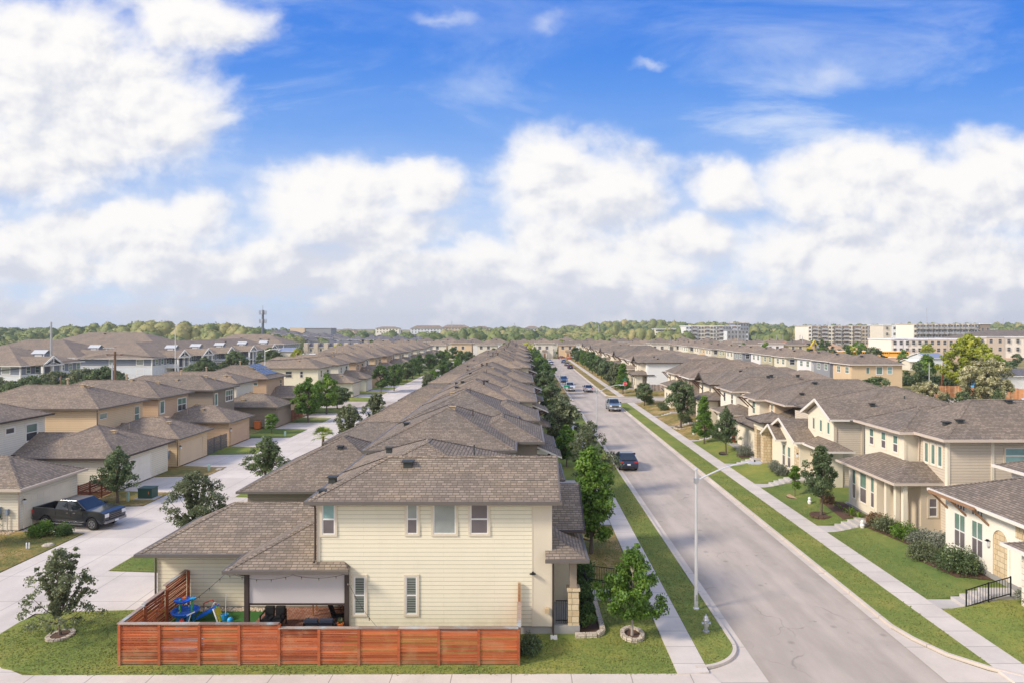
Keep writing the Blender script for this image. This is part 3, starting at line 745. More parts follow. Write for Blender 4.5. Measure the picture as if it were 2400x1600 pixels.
def hip(b, gb, x0, x1, y0, y1, ze, p=0.45, gab='', m='shingle', gm='gutter_grey', wm='cream_flat', ridge=True, sof='soffit'):
    """hip roof into builder b (x0..y1 = eave line), gutters/fascia into gb; gab: sides that are gables. returns ridge z"""
    w_, d_ = x1 - x0, y1 - y0
    if w_ >= d_:
        h = d_ / 2; zr = ze + p * h; yc = (y0 + y1) / 2
        a = (x0 + (0 if 'W' in gab else h), yc, zr); c = (x1 - (0 if 'E' in gab else h), yc, zr)
        SW, SE, NE, NW = (x0, y0, ze), (x1, y0, ze), (x1, y1, ze), (x0, y1, ze)
        b.poly([SW, SE, c, a], m); b.poly([NE, NW, a, c], m)
        if 'W' not in gab: b.poly([NW, SW, a], m)
        if 'E' not in gab: b.poly([SE, NE, c], m)
        hips = [(SW, a), (NW, a)] * ('W' not in gab) + [(SE, c), (NE, c)] * ('E' not in gab)
    else:
        h = w_ / 2; zr = ze + p * h; xc = (x0 + x1) / 2
        a = (xc, y0 + (0 if 'S' in gab else h), zr); c = (xc, y1 - (0 if 'N' in gab else h), zr)
        SW, SE, NE, NW = (x0, y0, ze), (x1, y0, ze), (x1, y1, ze), (x0, y1, ze)
        b.poly([SE, NE, c, a], m); b.poly([NW, SW, a, c], m)
        if 'S' not in gab: b.poly([SW, SE, a], m)
        if 'N' not in gab: b.poly([NE, NW, c], m)
        hips = [(SW, a), (SE, a)] * ('S' not in gab) + [(NW, c), (NE, c)] * ('N' not in gab)
    b.poly([(x0, y1, ze - .03), (x1, y1, ze - .03), (x1, y0, ze - .03), (x0, y0, ze - .03)], sof)
    if ridge:
        for s_, e_ in hips + [(a, c)]:
            s_, e_ = Vector(s_), Vector(e_); dd = e_ - s_
            if dd.length < 0.3: continue
            dd.normalize(); u = dd.cross(Vector((0, 0, 1))).normalized()
            dr = p * (0.7071 if abs(dd.z) > 0.05 else 1.0) * 0.15
            L = (e_ - s_).length; n = max(int(L / 0.22), 1) if L < 14 else 1
            for k in range(n):                                  # overlapping cap shingles
                A = s_ + dd * (L * k / n) + Vector((0, 0, 0.018)); C = s_ + dd * (L * (k + 1) / n) + Vector((0, 0, 0.034))
                tn = random.random()
                b.poly([A + u * .15 - Vector((0, 0, dr)), C + u * .15 - Vector((0, 0, dr)), C, A], m, tn)
                b.poly([A, C, C - u * .15 - Vector((0, 0, dr)), A - u * .15 - Vector((0, 0, dr))], m, tn)
    t_ = 0.11; hh = 0.15
    if 'S' not in gab: gb.box(x0 - t_, x1 + t_, y0 - t_, y0 - .001, ze - hh, ze + .012, gm)
    if 'N' not in gab: gb.box(x0 - t_, x1 + t_, y1 + .001, y1 + t_, ze - hh, ze + .012, gm)
    if 'W' not in gab: gb.box(x0 - t_, x0 - .001, y0, y1, ze - hh, ze + .012, gm)
    if 'E' not in gab: gb.box(x1 + .001, x1 + t_, y0, y1, ze - hh, ze + .012, gm)
    for sde in gab:                                             # rake boards + gable wall
        if sde in 'WE':
            x = x0 if sde == 'W' else x1; yc = (y0 + y1) / 2; s_ = -1 if sde == 'W' else 1
            for ya in (y0, y1): gb.bar((x + s_ * .03, ya, ze - .06), (x + s_ * .03, yc, zr - .06), .07, .22, gm)
        else:
            y = y0 if sde == 'S' else y1; xc = (x0 + x1) / 2; s_ = -1 if sde == 'S' else 1
            for xa in (x0, x1): gb.bar((xa, y + s_ * .03, ze - .06), (xc, y + s_ * .03, zr - .06), .07, .22, gm)
    return zr
def gable_wall(b, face, plane, a0, a1, z, p, m):
    h = p * (a1 - a0) / 2; c = (a0 + a1) / 2
    if face == 'W': b.poly([(plane, a1, z), (plane, a0, z), (plane, c, z + h)], m)
    elif face == 'E': b.poly([(plane, a0, z), (plane, a1, z), (plane, c, z + h)], m)
    elif face == 'S': b.poly([(a0, plane, z), (a1, plane, z), (c, plane, z + h)], m)
def roof_z(x, y, blk):
    x0, x1, y0, y1, ze, p = blk
    return ze + p * max(min(x - x0, x1 - x, y - y0, y1 - y), 0)
def vent(root, x, y, z, m='vent', nm='roof_vent', s=1.0):
    b = B(); b.box(x - .17*s, x + .17*s, y - .15*s, y + .15*s, z - .12, z + .16*s, m); b.box(x - .24*s, x + .24*s, y - .22*s, y + .22*s, z + .16*s + .001, z + .21*s, m)
    return b.build(nm, root)
def flue(root, x, y, z, h=0.7, r=0.06, m='vent'):
    b = B(); b.tube([(x, y, z - .1), (x, y, z + h)], r, m, 8)
    if r > .05: b.lathe([(r, 0), (r * 1.9, .02), (r * 1.9, .12), (0, .17)], (x, y, z + h - .12), m, 8)
    return b.build('vent_pipe', root)
def gdoor(root, face, plane, a0, a1, z0, z1, m='cream_flat', trim='cream_flat'):
    u, n = DIRS[face]; b = B()
    s_ = n.x if face in 'EW' else n.y
    def bx(aa, ab, za, zb, o0, o1, mm):
        if face in 'SN': b.box(aa, ab, plane + s_ * o0, plane + s_ * o1, za, zb, mm)
        else: b.box(plane + s_ * o0, plane + s_ * o1, aa, ab, za, zb, mm)
    for k in range(4):
        h = (z1 - z0) / 4; bx(a0, a1, z0 + k * h + .012, z0 + (k + 1) * h - .012, -.02, .02, m)
        nn = 8; w_ = (a1 - a0) / nn
        for j in range(nn): bx(a0 + j * w_ + .06, a0 + (j + 1) * w_ - .06, z0 + k * h + .09, z0 + (k + 1) * h - .09, .02, .032, m)
    for aa, ab, za, zb in ((a0 - .12, a0, z0, z1 + .12), (a1, a1 + .12, z0, z1 + .12), (a0, a1, z1, z1 + .12)): bx(aa, ab, za, zb, -.02, .06, trim)
    return b.build('garage_door', root)
def wlamp(root, x, y, z):
    b = B(); b.box(x - .05, x + .05, y - .05, y + .05, z + .12, z + .2, 'black_iron'); b.box(x - .08, x + .08, y - .08, y + .08, z - .16, z + .115, 'lens'); b.box(x - .1, x + .1, y - .1, y + .1, z + .116, z + .14, 'black_iron')
    return b.build('wall_lamp', root)
def spout(root, pts, m='gutter_grey'):
    b = B(); b.tube(pts, .05, m, 6); return b.build('downspout', root)
def corner(root, items, m):
    b = B()
    for it in items: b.box(*it, m)
    return b.build('corner_trim', root)

# ================================================================== corner house (nearest, middle row)
def roofobj(b, root): return b.build('roof', root)
h1 = thing('house', (-4, 31, 0), 'cream two-storey corner house with lap siding directly behind the red slatted fence', 'house', 'houses of the middle block')
b = B()
b.box(-9.4, 1.25, 31.15, 41.4, 3.1, 6.24, 'cream', skip='T')
b.box(-8.0, 1.248, 31.152, 41.4, .43, 3.1, 'cream', skip='TD')
b.box(-18.3, -8.02, 34.1, 39.2, .14, 3.1, 'cream', skip='TD')
b.box(1.25, 2.35, 33.9, 40.0, .43, 4.1, 'cream_flat', skip='T')
b.build('wall', h1)
b = B()
b.box(-8.0, 1.25, 31.2, 41.3, 0, .43, 'foundation'); b.box(1.251, 2.55, 31.18, 38.5, 0, .43, 'foundation'); b.box(-18.28, -8.02, 34.13, 39.1, 0, .14, 'foundation')
b.box(-12.75, -8.01, 31.0, 34.1, 0, .09, 'brick_paver')
b.build('foundation', h1)
b = B()  # flat panel + trims
b.box(.40, 1.275, 31.125, 31.15, .43, 6.1, 'cream_flat'); b.box(.36, .40, 31.11, 31.15, .43, 6.2, 'cream_flat'); b.box(-9.43, -9.30, 31.11, 31.15, 3.1, 6.2, 'cream_flat')
b.box(-8.03, -7.90, 31.11, 31.15, .43, 3.1, 'cream_flat'); b.box(1.15, 1.28, 31.11, 31.15, .43, 6.1, 'cream_flat'); b.box(-9.4, 1.25, 31.10, 31.15, 6.1, 6.22, 'cream_flat')
b.build('corner_trim', h1)
rb, gb = B(), B()
hip(rb, gb, -9.75, 1.6, 30.6, 36.8, 6.25, .47, 'E'); gable_wall(rb, 'E', 1.25, 31.0, 36.4, 6.24, .47, 'cream_flat')
hip(rb, gb, -9.70, -.62, 31.4, 41.8, 6.27, .385)
hip(rb, gb, -18.7, -9.42, 33.0, 39.65, 3.1, .5, 'E')
z = 3.15; rb.poly([(-13.4, 30.6, z), (-7.9, 30.6, z), (-8.2, 31.13, z + .24), (-9.38, 31.13, z + .24), (-9.38, 34.62, z + 1.81)], 'shingle')
rb.poly([(-13.4, 40, z), (-13.4, 30.6, z), (-9.38, 34.62, z + 1.81), (-9.38, 40, z + 1.81)], 'shingle'); rb.poly([(-7.9, 30.6, z), (-7.9, 31.13, z), (-8.2, 31.13, z + .24)], 'shingle')
rb.poly([(-9.4, 31.15, z - .06), (-13.3, 31.15, z - .06), (-13.3, 34.0, z - .06), (-9.4, 34.0, z - .06)], 'soffit'); rb.poly([(-7.9, 31.14, z - .02), (-7.9, 30.6, z - .02), (-13.4, 30.6, z - .02), (-13.4, 31.14, z - .02)], 'soffit')
A_, C_ = Vector((-13.4, 30.6, z)), Vector((-9.4, 34.6, z + 1.80))
for k in range(24):
    a_ = A_.lerp(C_, k / 24) + Vector((0, 0, .02)); c_ = A_.lerp(C_, (k + 1) / 24) + Vector((0, 0, .038)); u_ = Vector((.106, -.106, -.05))
    rb.poly([a_ + u_, c_ + u_, c_, a_], 'shingle'); u2 = Vector((-.106, .106, -.05)); rb.poly([a_, c_, c_ + u2, a_ + u2], 'shingle')
gb.box(-13.51, -7.85, 30.49, 30.599, z - .14, z + .012, 'gutter_grey'); gb.box(-13.51, -13.401, 30.6, 34, z - .14, z + .012, 'gutter_grey')
z = 3.65; rb.poly([(.97, 30.6, z), (2.83, 30.6, z), (1.27, 32.16, z + .7), (1.27, 31.12, z + .24), (.97, 31.12, z + .24)], 'shingle')
rb.poly([(2.83, 30.6, z), (2.83, 36, z), (1.27, 36, z + .7), (1.27, 32.16, z + .7)], 'shingle'); rb.poly([(2.83, 30.6, z - .02), (.97, 30.6, z - .02), (.97, 31.12, z - .02), (1.3, 36, z - .02), (2.83, 36, z - .02)], 'soffit')
gb.box(.95, 2.93, 30.49, 30.599, z - .14, z + .012, 'gutter_grey'); gb.box(2.831, 2.93, 30.6, 36, z - .14, z + .012, 'gutter_grey')
z = 4.15; rb.poly([(1.26, 33.4, z), (2.95, 33.4, z), (2.95, 37, z + 1.5), (1.26, 37, z + 1.5)], 'shingle'); rb.poly([(2.95, 40.6, z), (1.26, 40.6, z), (1.26, 37, z + 1.5), (2.95, 37, z + 1.5)], 'shingle')
rb.poly([(1.26, 33.42, z - .03), (1.26, 40, z - .03), (2.93, 40, z - .03), (2.93, 33.42, z - .03)], 'soffit')
gb.box(1.26, 3.02, 33.29, 33.399, z - .13, z + .012, 'bronze'); gb.bar((2.98, 33.4, z - .05), (2.98, 37, z + 1.44), .06, .2, 'bronze')
rf = roofobj(rb, h1); gb.build('gutter', h1)
for x, y, zz, s_ in ((-5.6, 33.0, 7.38, 1.2), (-9.6 + .35, 31.4, 6.42, .9), (-9.3, 33.2, 6.62, 1), (-6.75, 34.2, 7.9, .8), (-10.1, 35.0, 4.12, 1.2), (-10.9, 33.6, 3.42, 1)): vent(rf, x, y, zz, s=s_)
flue(rf, -2.6, 35.6, 7.4, .55, .035); flue(rf, -.2, 38.0, 6.4, .6, .035)
b = B(); b.box(-.6, 1.0, 31.95, 31.99, 6.83, 6.90, 'vent'); b.build('snow_guard', rf)
W = lambda a0, a1, z0, z1, **k: window(h1, 'S', 31.15, a0, a1, z0, z1, **k)
W(-9.20, -8.62, 4.62, 6.0, g='g_teal', g2='g_lilac', trim='cream_flat'); W(-5.34, -4.85, 4.64, 6.0, g='g_shade', g2='g_lilac')
W(-4.13, -3.11, 4.64, 6.0, g='g_shade', rail=False); W(-2.44, -1.63, 4.64, 6.0, g='g_lilac')
W(-7.74, -7.24, .98, 2.70, g='g_blind', g2='g_blind'); W(-5.38, -4.88, .98, 2.70, g='g_blind', g2='g_blind')
spout(h1, [(-9.75, 30.6, 6.15), (-9.5, 31.0, 5.95), (-9.5, 31.07, 5.8), (-9.5, 31.07, 3.5), (-9.5, 30.9, 3.42)], 'bronze')
spout(h1, [(1.33, 30.62, 3.55), (1.33, 31.0, 3.35), (1.33, 31.08, 3.2), (1.33, 31.08, .2), (1.33, 30.9, .08)], 'bronze')
spout(h1, [(-18.55, 33.0, 3.0), (-18.36, 33.9, 2.8), (-18.36, 34.03, 2.6), (-18.36, 34.03, .2)], 'gutter_grey')
spout(h1, [(-12.95, 30.6, 3.05), (-12.95, 31.0, 2.85), (-12.72, 31.0, 2.8)], 'gutter_grey')
b = B(); b.lathe([(.16, 0), (.05, .05), (0, .06)], (.4, 31.0, 2.86), 'black_iron', 8); b.box(.36, .44, 31.0, 31.13, 2.85, 2.93, 'black_iron'); b.build('wall_lamp', h1)
for x in (-12.62, -8.06):
    b = B(); b.box(x - .1, x + .1, 31.02, 31.22, .09, 3.08, 'bronze'); b.build('patio_post', h1)
b = B(); b.box(-12.5, -8.18, 31.10, 31.12, 1.50, 3.06, 'screen'); b.box(-12.5, -8.18, 31.07, 31.13, 1.42, 1.50, 'bronze'); b.build('shade_screen', h1)
b = B(); b.box(2.02, 2.52, 31.2, 31.72, .43, 2.0, 'limestone'); b.box(1.97, 2.57, 31.15, 31.77, 2.0, 2.1, 'limestone'); b.build('stone_pier', h1)
b = B(); b.box(2.1, 2.42, 31.28, 31.62, 2.1, 3.62, 'taupe_s'); b.build('porch_column', h1)
b = B(); b.box(2.1, 2.45, 35.0, 35.4, .43, 3.62, 'taupe_s'); b.build('porch_column', h1)
b = B()
for z in (.6, 1.5): b.box(1.45, 2.0, 31.3, 31.34, z, z + .04, 'black_iron')
for k in range(7): b.box(1.47 + k * .085, 1.49 + k * .085, 31.31, 31.33, .5, 1.5, 'black_iron')
b.build('porch_railing', h1)
gdoor(h1, 'W', -18.3, 34.35, 38.9, .14, 2.35, 'ivory_s')
b = B(); b.box(.95, 1.15, 30.9, 31.1, 1.1, 1.3, 'vent_tan'); b.build('hose_bib', h1)

# ================================================================== middle row generator
def frame_walls(b, x0, x1, y0, y1, z0, z1, m): b.box(x0, x1, y0, y1, z0, z1, m, skip='TD')
def bracket(b, p, q, m='dark_wood', w=.12):
    b.bar(p, q, w, w, m)
def mid_house(k, y0, wall, flat, gw, lab, dep=10.4, gg='gutter_grey', x1=.9, hi=0):
    r = thing('house', (-4, y0, 0), lab, 'house', 'houses of the middle block')
    b = B(); x0 = -9.8; y1 = y0 + dep
    frame_walls(b, x0, x1 - 1.9, y0, y1, .1, 6.2, wall); frame_walls(b, x1 - 1.9, x1, y0 + 3.4, y1 - .3, .1, 6.2 - hi * .3, flat)
    frame_walls(b, -18.7, x0, gw[0] + .5, gw[1] - .5, .1, 3.0, wall)
    frame_walls(b, x1, x1 + 1.3, y0 + 4.2, y1 - 1.6, .1, 3.3, flat)
    b.build('wall', r)
    rb, gb = B(), B(); sh = ('shingle', 'shingle', 'shingle_grey', 'shingle_tan')[k % 4]
    hip(rb, gb, x0 - .45, x1 - 1.45, y0 - .45, y1 + .4, 6.25, .45, m=sh, gm=gg)
    hip(rb, gb, x1 - 5.5, x1 + .42, y0 + 2.9, y1 + .1, 6.22 - hi * .3, .45, m=sh, gm=gg)
    if k > 2:
        rv = random.Random(k * 13 + 5); c0 = rv.uniform(-8.6, -5.5); e0 = y0 + rv.uniform(-.2, 3.2)
        hip(rb, gb, c0, c0 + rv.uniform(4.6, 6.2), y0 - rv.uniform(.9, 1.3), e0 + rv.uniform(5, 7), 6.24 + rv.uniform(-.25, .06), rv.uniform(.44, .56), rv.choice(['', 'S', '']), m=sh, gm=gg)
    p_ = .5 if gw[1] - gw[0] > 9 else .48
    hip(rb, gb, -19.15, -8, gw[0], gw[1], 3.1, p_, 'E', m=sh, gm=gg)
    # porch roof and bracketed awning towards the street
    z = 3.45; xa, xb = x1 + .02, x1 + 1.9; ya, yb = y0 + 3.7, y1 - 1.2
    rb.poly([(xb, ya, z), (xb, yb, z), (xa, yb - .7, z + .8), (xa, ya + .7, z + .8)], sh); rb.poly([(xa, ya, z), (xb, ya, z), (xa, ya + .7, z + .8)], sh)
    gb.box(xb, xb + .1, ya, yb, z - .12, z + .01, gg); gb.box(xa, xb, ya - .1, ya - .001, z - .12, z + .01, gg)
    if k % 2 == 1:
        ya, yb = y0 + 3.6, y0 + 6.6; z = 5.05
        rb.poly([(x1 + 1.75, ya, z), (x1 + 1.75, yb, z), (x1 + .02, yb, z + .75), (x1 + .02, ya, z + .75)], sh); rb.poly([(x1 + .02, ya, z + .60), (x1 + 1.75, ya, z - .12), (x1 + 1.75, ya, z), (x1 + .02, ya, z + .75)], 'gutter_white')
        for yy in (ya + .2, yb - .2): bb = B(); bracket(bb, (x1 + .02, yy, z - .9), (x1 + 1.5, yy, z)); bracket(bb, (x1 + .02, yy, z + .1), (x1 + 1.6, yy, z - .02)); bb.build('awning_bracket', r)
    rf = rb.build('roof', r); gb.build('gutter', r)
    rs = random.Random(k * 7 + 3)
    blk = (x0 - .45, x1 - 1.45, y0 - .45, y1 + .4, 6.25, .45)
    for j in range(2):
        x, y = rs.uniform(-8.5, -2.5), y0 + rs.uniform(1.5, dep - 2); vent(rf, x, y, roof_z(x, y, blk), rs.choice(['vent', 'vent', 'vent_tan']))
    x, y = rs.uniform(-7, -3), y0 + rs.uniform(3, 7); flue(rf, x, y, roof_z(x, y, blk), rs.choice([.5, .9]), rs.choice([.04, .1]), 'bronze')
    blk = (-19.15, -8, gw[0], gw[1], 3.1, p_); x, y = rs.uniform(-15, -12), rs.uniform(gw[0] + 1.5, gw[1] - 2); vent(rf, x, y, roof_z(x, y, blk)); 
    if y0 < 80:
        window(r, 'S', y0, x0 + 1.0, x0 + 2.25, 4.6, 5.9, g='g_green', rail=False, trim=flat)
    if k < 9: window(r, 'E', x1, y0 + 5.0, y0 + 6.0, 4.3, 5.6, g='g_dark', lod=1); window(r, 'E', x1, y0 + 7.6, y0 + 8.6, 4.3, 5.6, g='g_dark', lod=1)
    gdoor(r, 'W', -18.7, gw[0] + 1.0, gw[0] + 5.6, .1, 2.3, 'ivory_s')
    return r
MR = [(43.95, 'taupe', 'taupe_s', (45.7, 57.6)), (57.2, 'ivory', 'ivory_s', (65.3, 71.8)), (70.0, 'cream', 'cream_flat', (78.2, 84.6)), (83, 'beige', 'beige_s', (91.2, 97.7)),
      (96, 'ivory', 'ivory_s', (104.2, 110.7)), (108.4, 'tan', 'tan_s', (112, 118.6)), (133.5, 'cream', 'cream_flat', (136.2, 142.7)), (146.5, 'ivory', 'ivory_s', (149.2, 155.7)), (159.5, 'beige', 'beige_s', (162.2, 168.7)),
      (172.5, 'ivory', 'ivory_s', (175.2, 181.7)), (185.5, 'taupe', 'taupe_s', (188.2, 194.7)), (198.5, 'cream', 'cream_flat', (201.2, 207.7)), (211.5, 'ivory', 'ivory_s', (214.2, 220.7)),
      (224.5, 'tan', 'tan_s', (227.2, 233.7)), (237.5, 'ivory', 'ivory_s', (240.2, 246.7)), (250.5, 'beige', 'beige_s', (253.2, 259.7)), (263.5, 'ivory', 'ivory_s', (266.2, 272.7)), (276.5, 'cream', 'cream_flat', (279.2, 285.7)), (289, 'ivory', 'ivory_s', (290.2, 296.7))]
WN = dict(taupe='dark taupe', ivory='ivory', cream='cream', beige='beige', tan='tan', peach='peach-brown', whitewall='white', greywall='grey', palegrey='pale grey', bluegrey='blue-grey', olivewall='olive-beige')
for k, (y0, wl, fl, gw) in enumerate(MR):
    lab = f'{WN[wl]} house with brown shingle hip roofs, {ORD[k + 1]} from the camera in the middle block'
    if k == 0: lab = 'taupe two-storey house rising right behind the cream corner house'
    mid_house(k + 1, y0, wl, fl, gw, lab, 10.9 if k < 2 else 11.2, hi=k % 2)

# ================================================================== left rows
def left_house(k, lab, gy, gwall, gx, my, mx, mwall, flat, link=True, ze=6.1, door=True, mdep=14, gg='gutter_grey', far=False, sh='shingle_tan'):
    """gy garage y range, mx east wall of the main block, my its y range"""
    r = thing('house', (-42, gy[0] if gy else my[0], 0), lab, 'house', 'houses along the left alley')
    b = B(); rb, gb = B(), B()
    if gy:
        frame_walls(b, gx - 8.2, gx, gy[0], gy[1], .12, 3.0, gwall)
        hip(rb, gb, gx - 8.8, gx + .42, gy[0] - .42, gy[1] + .42, 3.02, .47, m=sh, gm=gg, ridge=not far)
        if link:
            ly0, ly1 = gy[0] + 1.2, gy[1] - .8
            frame_walls(b, mx - 1, gx - 8.0, ly0 + .4, ly1 - .4, .12, 3.0, gwall); hip(rb, gb, mx - 3, gx - 3.0, ly0, ly1, 3.04, .44, 'EW', m=sh, gm=gg, ridge=not far)
        if door: gdoor(r, 'E', gx, gy[0] + .55, gy[0] + 5.4 if gy[1] - gy[0] > 6 else gy[1] - .5, .12, 2.3, flat, flat)
    frame_walls(b, mx - mdep, mx, my[0], my[1], .12, ze, mwall)
    hip(rb, gb, mx - mdep - .45, mx + .45, my[0] - .45, my[1] + .45, ze, .44, m=sh, gm=gg, ridge=not far)
    b.build('wall', r); rf = rb.build('roof', r); gb.build('gutter', r)
    rs = random.Random(k * 5 + 1)
    for j in range(3 if not far else 1):
        x, y = mx - rs.uniform(1.5, 7), rs.uniform(my[0] + 1, my[1] - 1); vent(rf, x, y, roof_z(x, y, (mx - mdep - .45, mx + .45, my[0] - .45, my[1] + .45, ze, .44)), 'vent_tan')
    if gy:
        for j in range(2 if not far else 0):
            x, y = gx - rs.uniform(2, 6), rs.uniform(gy[0] + 1, gy[1] - 1); vent(rf, x, y, roof_z(x, y, (gx - 8.8, gx + .42, gy[0] - .42, gy[1] + .42, 3.02, .47)), 'vent_tan')
        x, y = gx - 5.5, gy[0] + 1.2; flue(rf, x, y, roof_z(x, y, (gx - 8.8, gx + .42, gy[0] - .42, gy[1] + .42, 3.02, .47)), .6, .03, 'vent_tan')
    x, y = mx - 6, (my[0] + my[1]) / 2 + .6; flue(rf, x, y, roof_z(x, y, (mx - mdep - .45, mx + .45, my[0] - .45, my[1] + .45, ze, .44)), .9, .10, 'vent_tan')
    return r
L1 = left_house(1, 'cream garage house with the dark pickup on its drive, lower left', (47.0, 53.2), 'ivory', -34.8, (44.5, 53), -46.5, 'ivory', 'cream_s', gg='gutter_tan', sh='shingle')
spout(L1, [(-34.5, 46.6, 2.9), (-34.75, 46.9, 2.7), (-34.75, 46.95, 2.5), (-34.75, 46.95, .2)], 'gutter_tan'); wlamp(L1, -34.65, 47.35, 2.0)
for x, z0, z1, w_ in ((-36.1, 1.0, 1.75, .32), (-35.5, 1.2, 1.6, .16)):
    b = B(); b.box(x - w_ / 2, x + w_ / 2, 46.8, 46.98, z0, z1, 'meter_blue'); b.tube([(x, 46.9, .1), (x, 46.9, z0)], .035, 'galv', 6); b.build('meter_box', L1)
L2 = left_house(2, 'white house with a long single-storey garage wing beside the transformer', (58.1, 66.7), 'ivory', -34.8, (55.2, 63.4), -44.5, 'ivory', 'ivory_s', gg='bronze')
window(L2, 'E', -44.5, 61.0, 62.4, 3.9, 5.4, 'ivory_s', 'g_green', g2='g_dark'); window(L2, 'E', -44.5, 58.6, 59.6, 4.9, 5.4, 'ivory_s', 'g_dark', rail=False)
spout(L2, [(-34.5, 57.8, 2.95), (-34.72, 58.0, 2.8), (-34.72, 58.03, 2.5), (-34.72, 58.03, .2)], 'bronze')
L3 = left_house(3, 'tan lap-sided house behind the white garage wing on the left', (68.5, 75.0), 'tan', -34.8, (67.8, 75.9), -42.4, 'tan', 'tan_s')
window(L3, 'E', -42.4, 68.2, 69.4, 4.9, 5.5, 'tan_s', 'g_green', rail=False); window(L3, 'E', -42.4, 74.3, 75.2, 3.8, 5.5, 'tan_s', 'g_green', g2='g_green')
spout(L3, [(-42.1, 67.5, 6.0), (-42.35, 67.7, 5.8), (-42.35, 67.75, 5.6), (-42.35, 67.75, 3.0)], 'gutter_grey'); spout(L3, [(-34.5, 68.2, 2.95), (-34.72, 68.4, 2.8), (-34.72, 68.43, 2.5), (-34.72, 68.43, .2)], 'gutter_grey'); wlamp(L3, -34.65, 68.9, 2.0)
for x, z0, z1, w_ in ((-35.7, 1.0, 1.8, .4),):
    b = B(); b.box(x - w_ / 2, x + w_ / 2, 68.25, 68.48, z0, z1, 'meter_blue'); b.tube([(x, 68.4, .1), (x, 68.4, z0)], .04, 'galv', 6); b.build('meter_box', L3)
L4 = left_house(4, 'peach-brown house with a tan garage beside the black slatted gate', (80.5, 86.5), 'peach', -34.8, (78.2, 85.2), -41.9, 'peach', 'peach_s')
window(L4, 'E', -41.9, 78.6, 79.5, 4.2, 5.6, 'ivory_s', 'g_green', rail=False); window(L4, 'E', -41.9, 82.6, 84.6, 4.0, 5.5, 'ivory_s', 'g_green', g2='g_dark', mull=1); wlamp(L4, -34.65, 80.8, 2.0)
L5 = left_house(5, 'taupe house with triple upper window beside the orange bin', (95.9, 101.9), 'taupe', -34.8, (88.2, 94.7), -40.2, 'taupe', 'taupe_s', sh='shingle')
window(L5, 'E', -40.2, 88.8, 89.5, 4.0, 5.5, 'ivory_s', 'g_green', rail=False); window(L5, 'E', -40.2, 92.0, 94.2, 4.2, 5.6, 'ivory_s', 'g_green', g2='g_dark', mull=2); window(L5, 'S', 88.2, -44.6, -43.6, 5.1, 5.7, 'ivory_s', 'g_green', rail=False)
L6 = left_house(6, 'white house glimpsed behind the taupe house with the triple window', None, 'ivory', -34.8, (98.5, 104.5), -41.5, 'ivory', 'ivory_s')
window(L6, 'S', 98.5, -43.2, -42.4, 4.2, 5.6, 'ivory_s', 'g_dark')
L7 = left_house(7, 'peach house with solar panels on its hip roof, left of the alley', (109, 115), 'taupe', -34.8, (107.6, 115.5), -40.6, 'peach', 'peach_s', mdep=11)
window(L7, 'S', 107.6, -42.6, -42.0, 5.0, 5.5, 'tan_s', 'g_green', rail=False); window(L7, 'E', -40.6, 113.6, 114.4, 4.2, 5.5, 'tan_s', 'g_dark')
for i in range(2):
    for j in range(3):
        y = 108.9 + j * 1.75 + i * .9; xx = -41.2 - i * 1.75
        b = B(); z0 = 6.1 + .44 * (-40.15 - xx) + .10; z1 = z0 + .44 * 1.6
        if y + 1.6 > 115: continue
        b.poly([(xx, y, z0), (xx, y + 1.6, z0), (xx - 1.6, y + 1.6, z1), (xx - 1.6, y, z1)], 'solar'); b.poly([(xx, y, z0 - .05), (xx - 1.6, y, z1 - .05), (xx - 1.6, y + 1.6, z1 - .05), (xx, y + 1.6, z0 - .05)], 'metal_grey')
        b.poly([(xx, y, z0 - .05), (xx, y + 1.6, z0 - .05), (xx, y + 1.6, z0), (xx, y, z0)], 'metal_grey'); b.poly([(xx - 1.6, y, z1 - .05), (xx, y, z0 - .05), (xx, y, z0), (xx - 1.6, y, z1)], 'metal_grey')
        b.build('solar_panel', L7)
cols = ['cream', 'ivory', 'peach', 'ivory', 'tan', 'peach', 'ivory', 'beige', 'ivory', 'tan', 'cream', 'ivory', 'beige', 'ivory']
for k in range(14):
    y = 136.5 + k * 12.0; c = cols[k]
    fl = {'cream': 'cream_flat', 'ivory': 'ivory_s', 'peach': 'peach_s', 'tan': 'tan_s', 'beige': 'beige_s'}[c]
    h = left_house(20 + k, f'{WN[c]} house on the left alley beyond the cross street, {ORD[k]} of its row', (y + 2, y + 8), c if k % 3 else 'ivory', -34.8, (y - .5, y + 8.2), -41 + (k % 3) * .8, c, fl, far=k > 2, door=True)
    for a in ((1.2, 2.0), (5.4, 6.8)): window(h, 'E', -41 + (k % 3) * .8, y + a[0], y + a[1], 4.2, 5.5, fl, 'g_dark', lod=1)
    if k < 4: window(h, 'S', y - .5, -47.5, -46.2, 4.2, 5.5, fl, 'g_dark', lod=1); window(h, 'S', y - .5, -44.6, -44.0, 4.2, 5.5, fl, 'g_dark', lod=1)
# second left row further out
for k in range(5):
    y = 228 + k * 13; c = cols[(k + 5) % 14]
    h = thing('house', (-62, y, 0), f'{WN[c]} two-storey house in the outer left row, {ORD[k]} from the camera', 'house', 'houses in the outer left row')
    b, rb, gb = B(), B(), B(); frame_walls(b, -68, -56, y, y + 9, 0, 6, c); hip(rb, gb, -68.5, -55.5, y - .5, y + 9.5, 6, .44, m='shingle_tan', gm='gutter_white', ridge=False)
    b.build('wall', h); rb.build('roof', h); gb.build('gutter', h)
    for a in (1.5, 5.5): window(h, 'E', -56, y + a, y + a + 1.2, 4, 5.4, 'white', 'g_dark', lod=1)
    window(h, 'S', y, -60, -58.8, 4, 5.4, 'white', 'g_dark', lod=1)

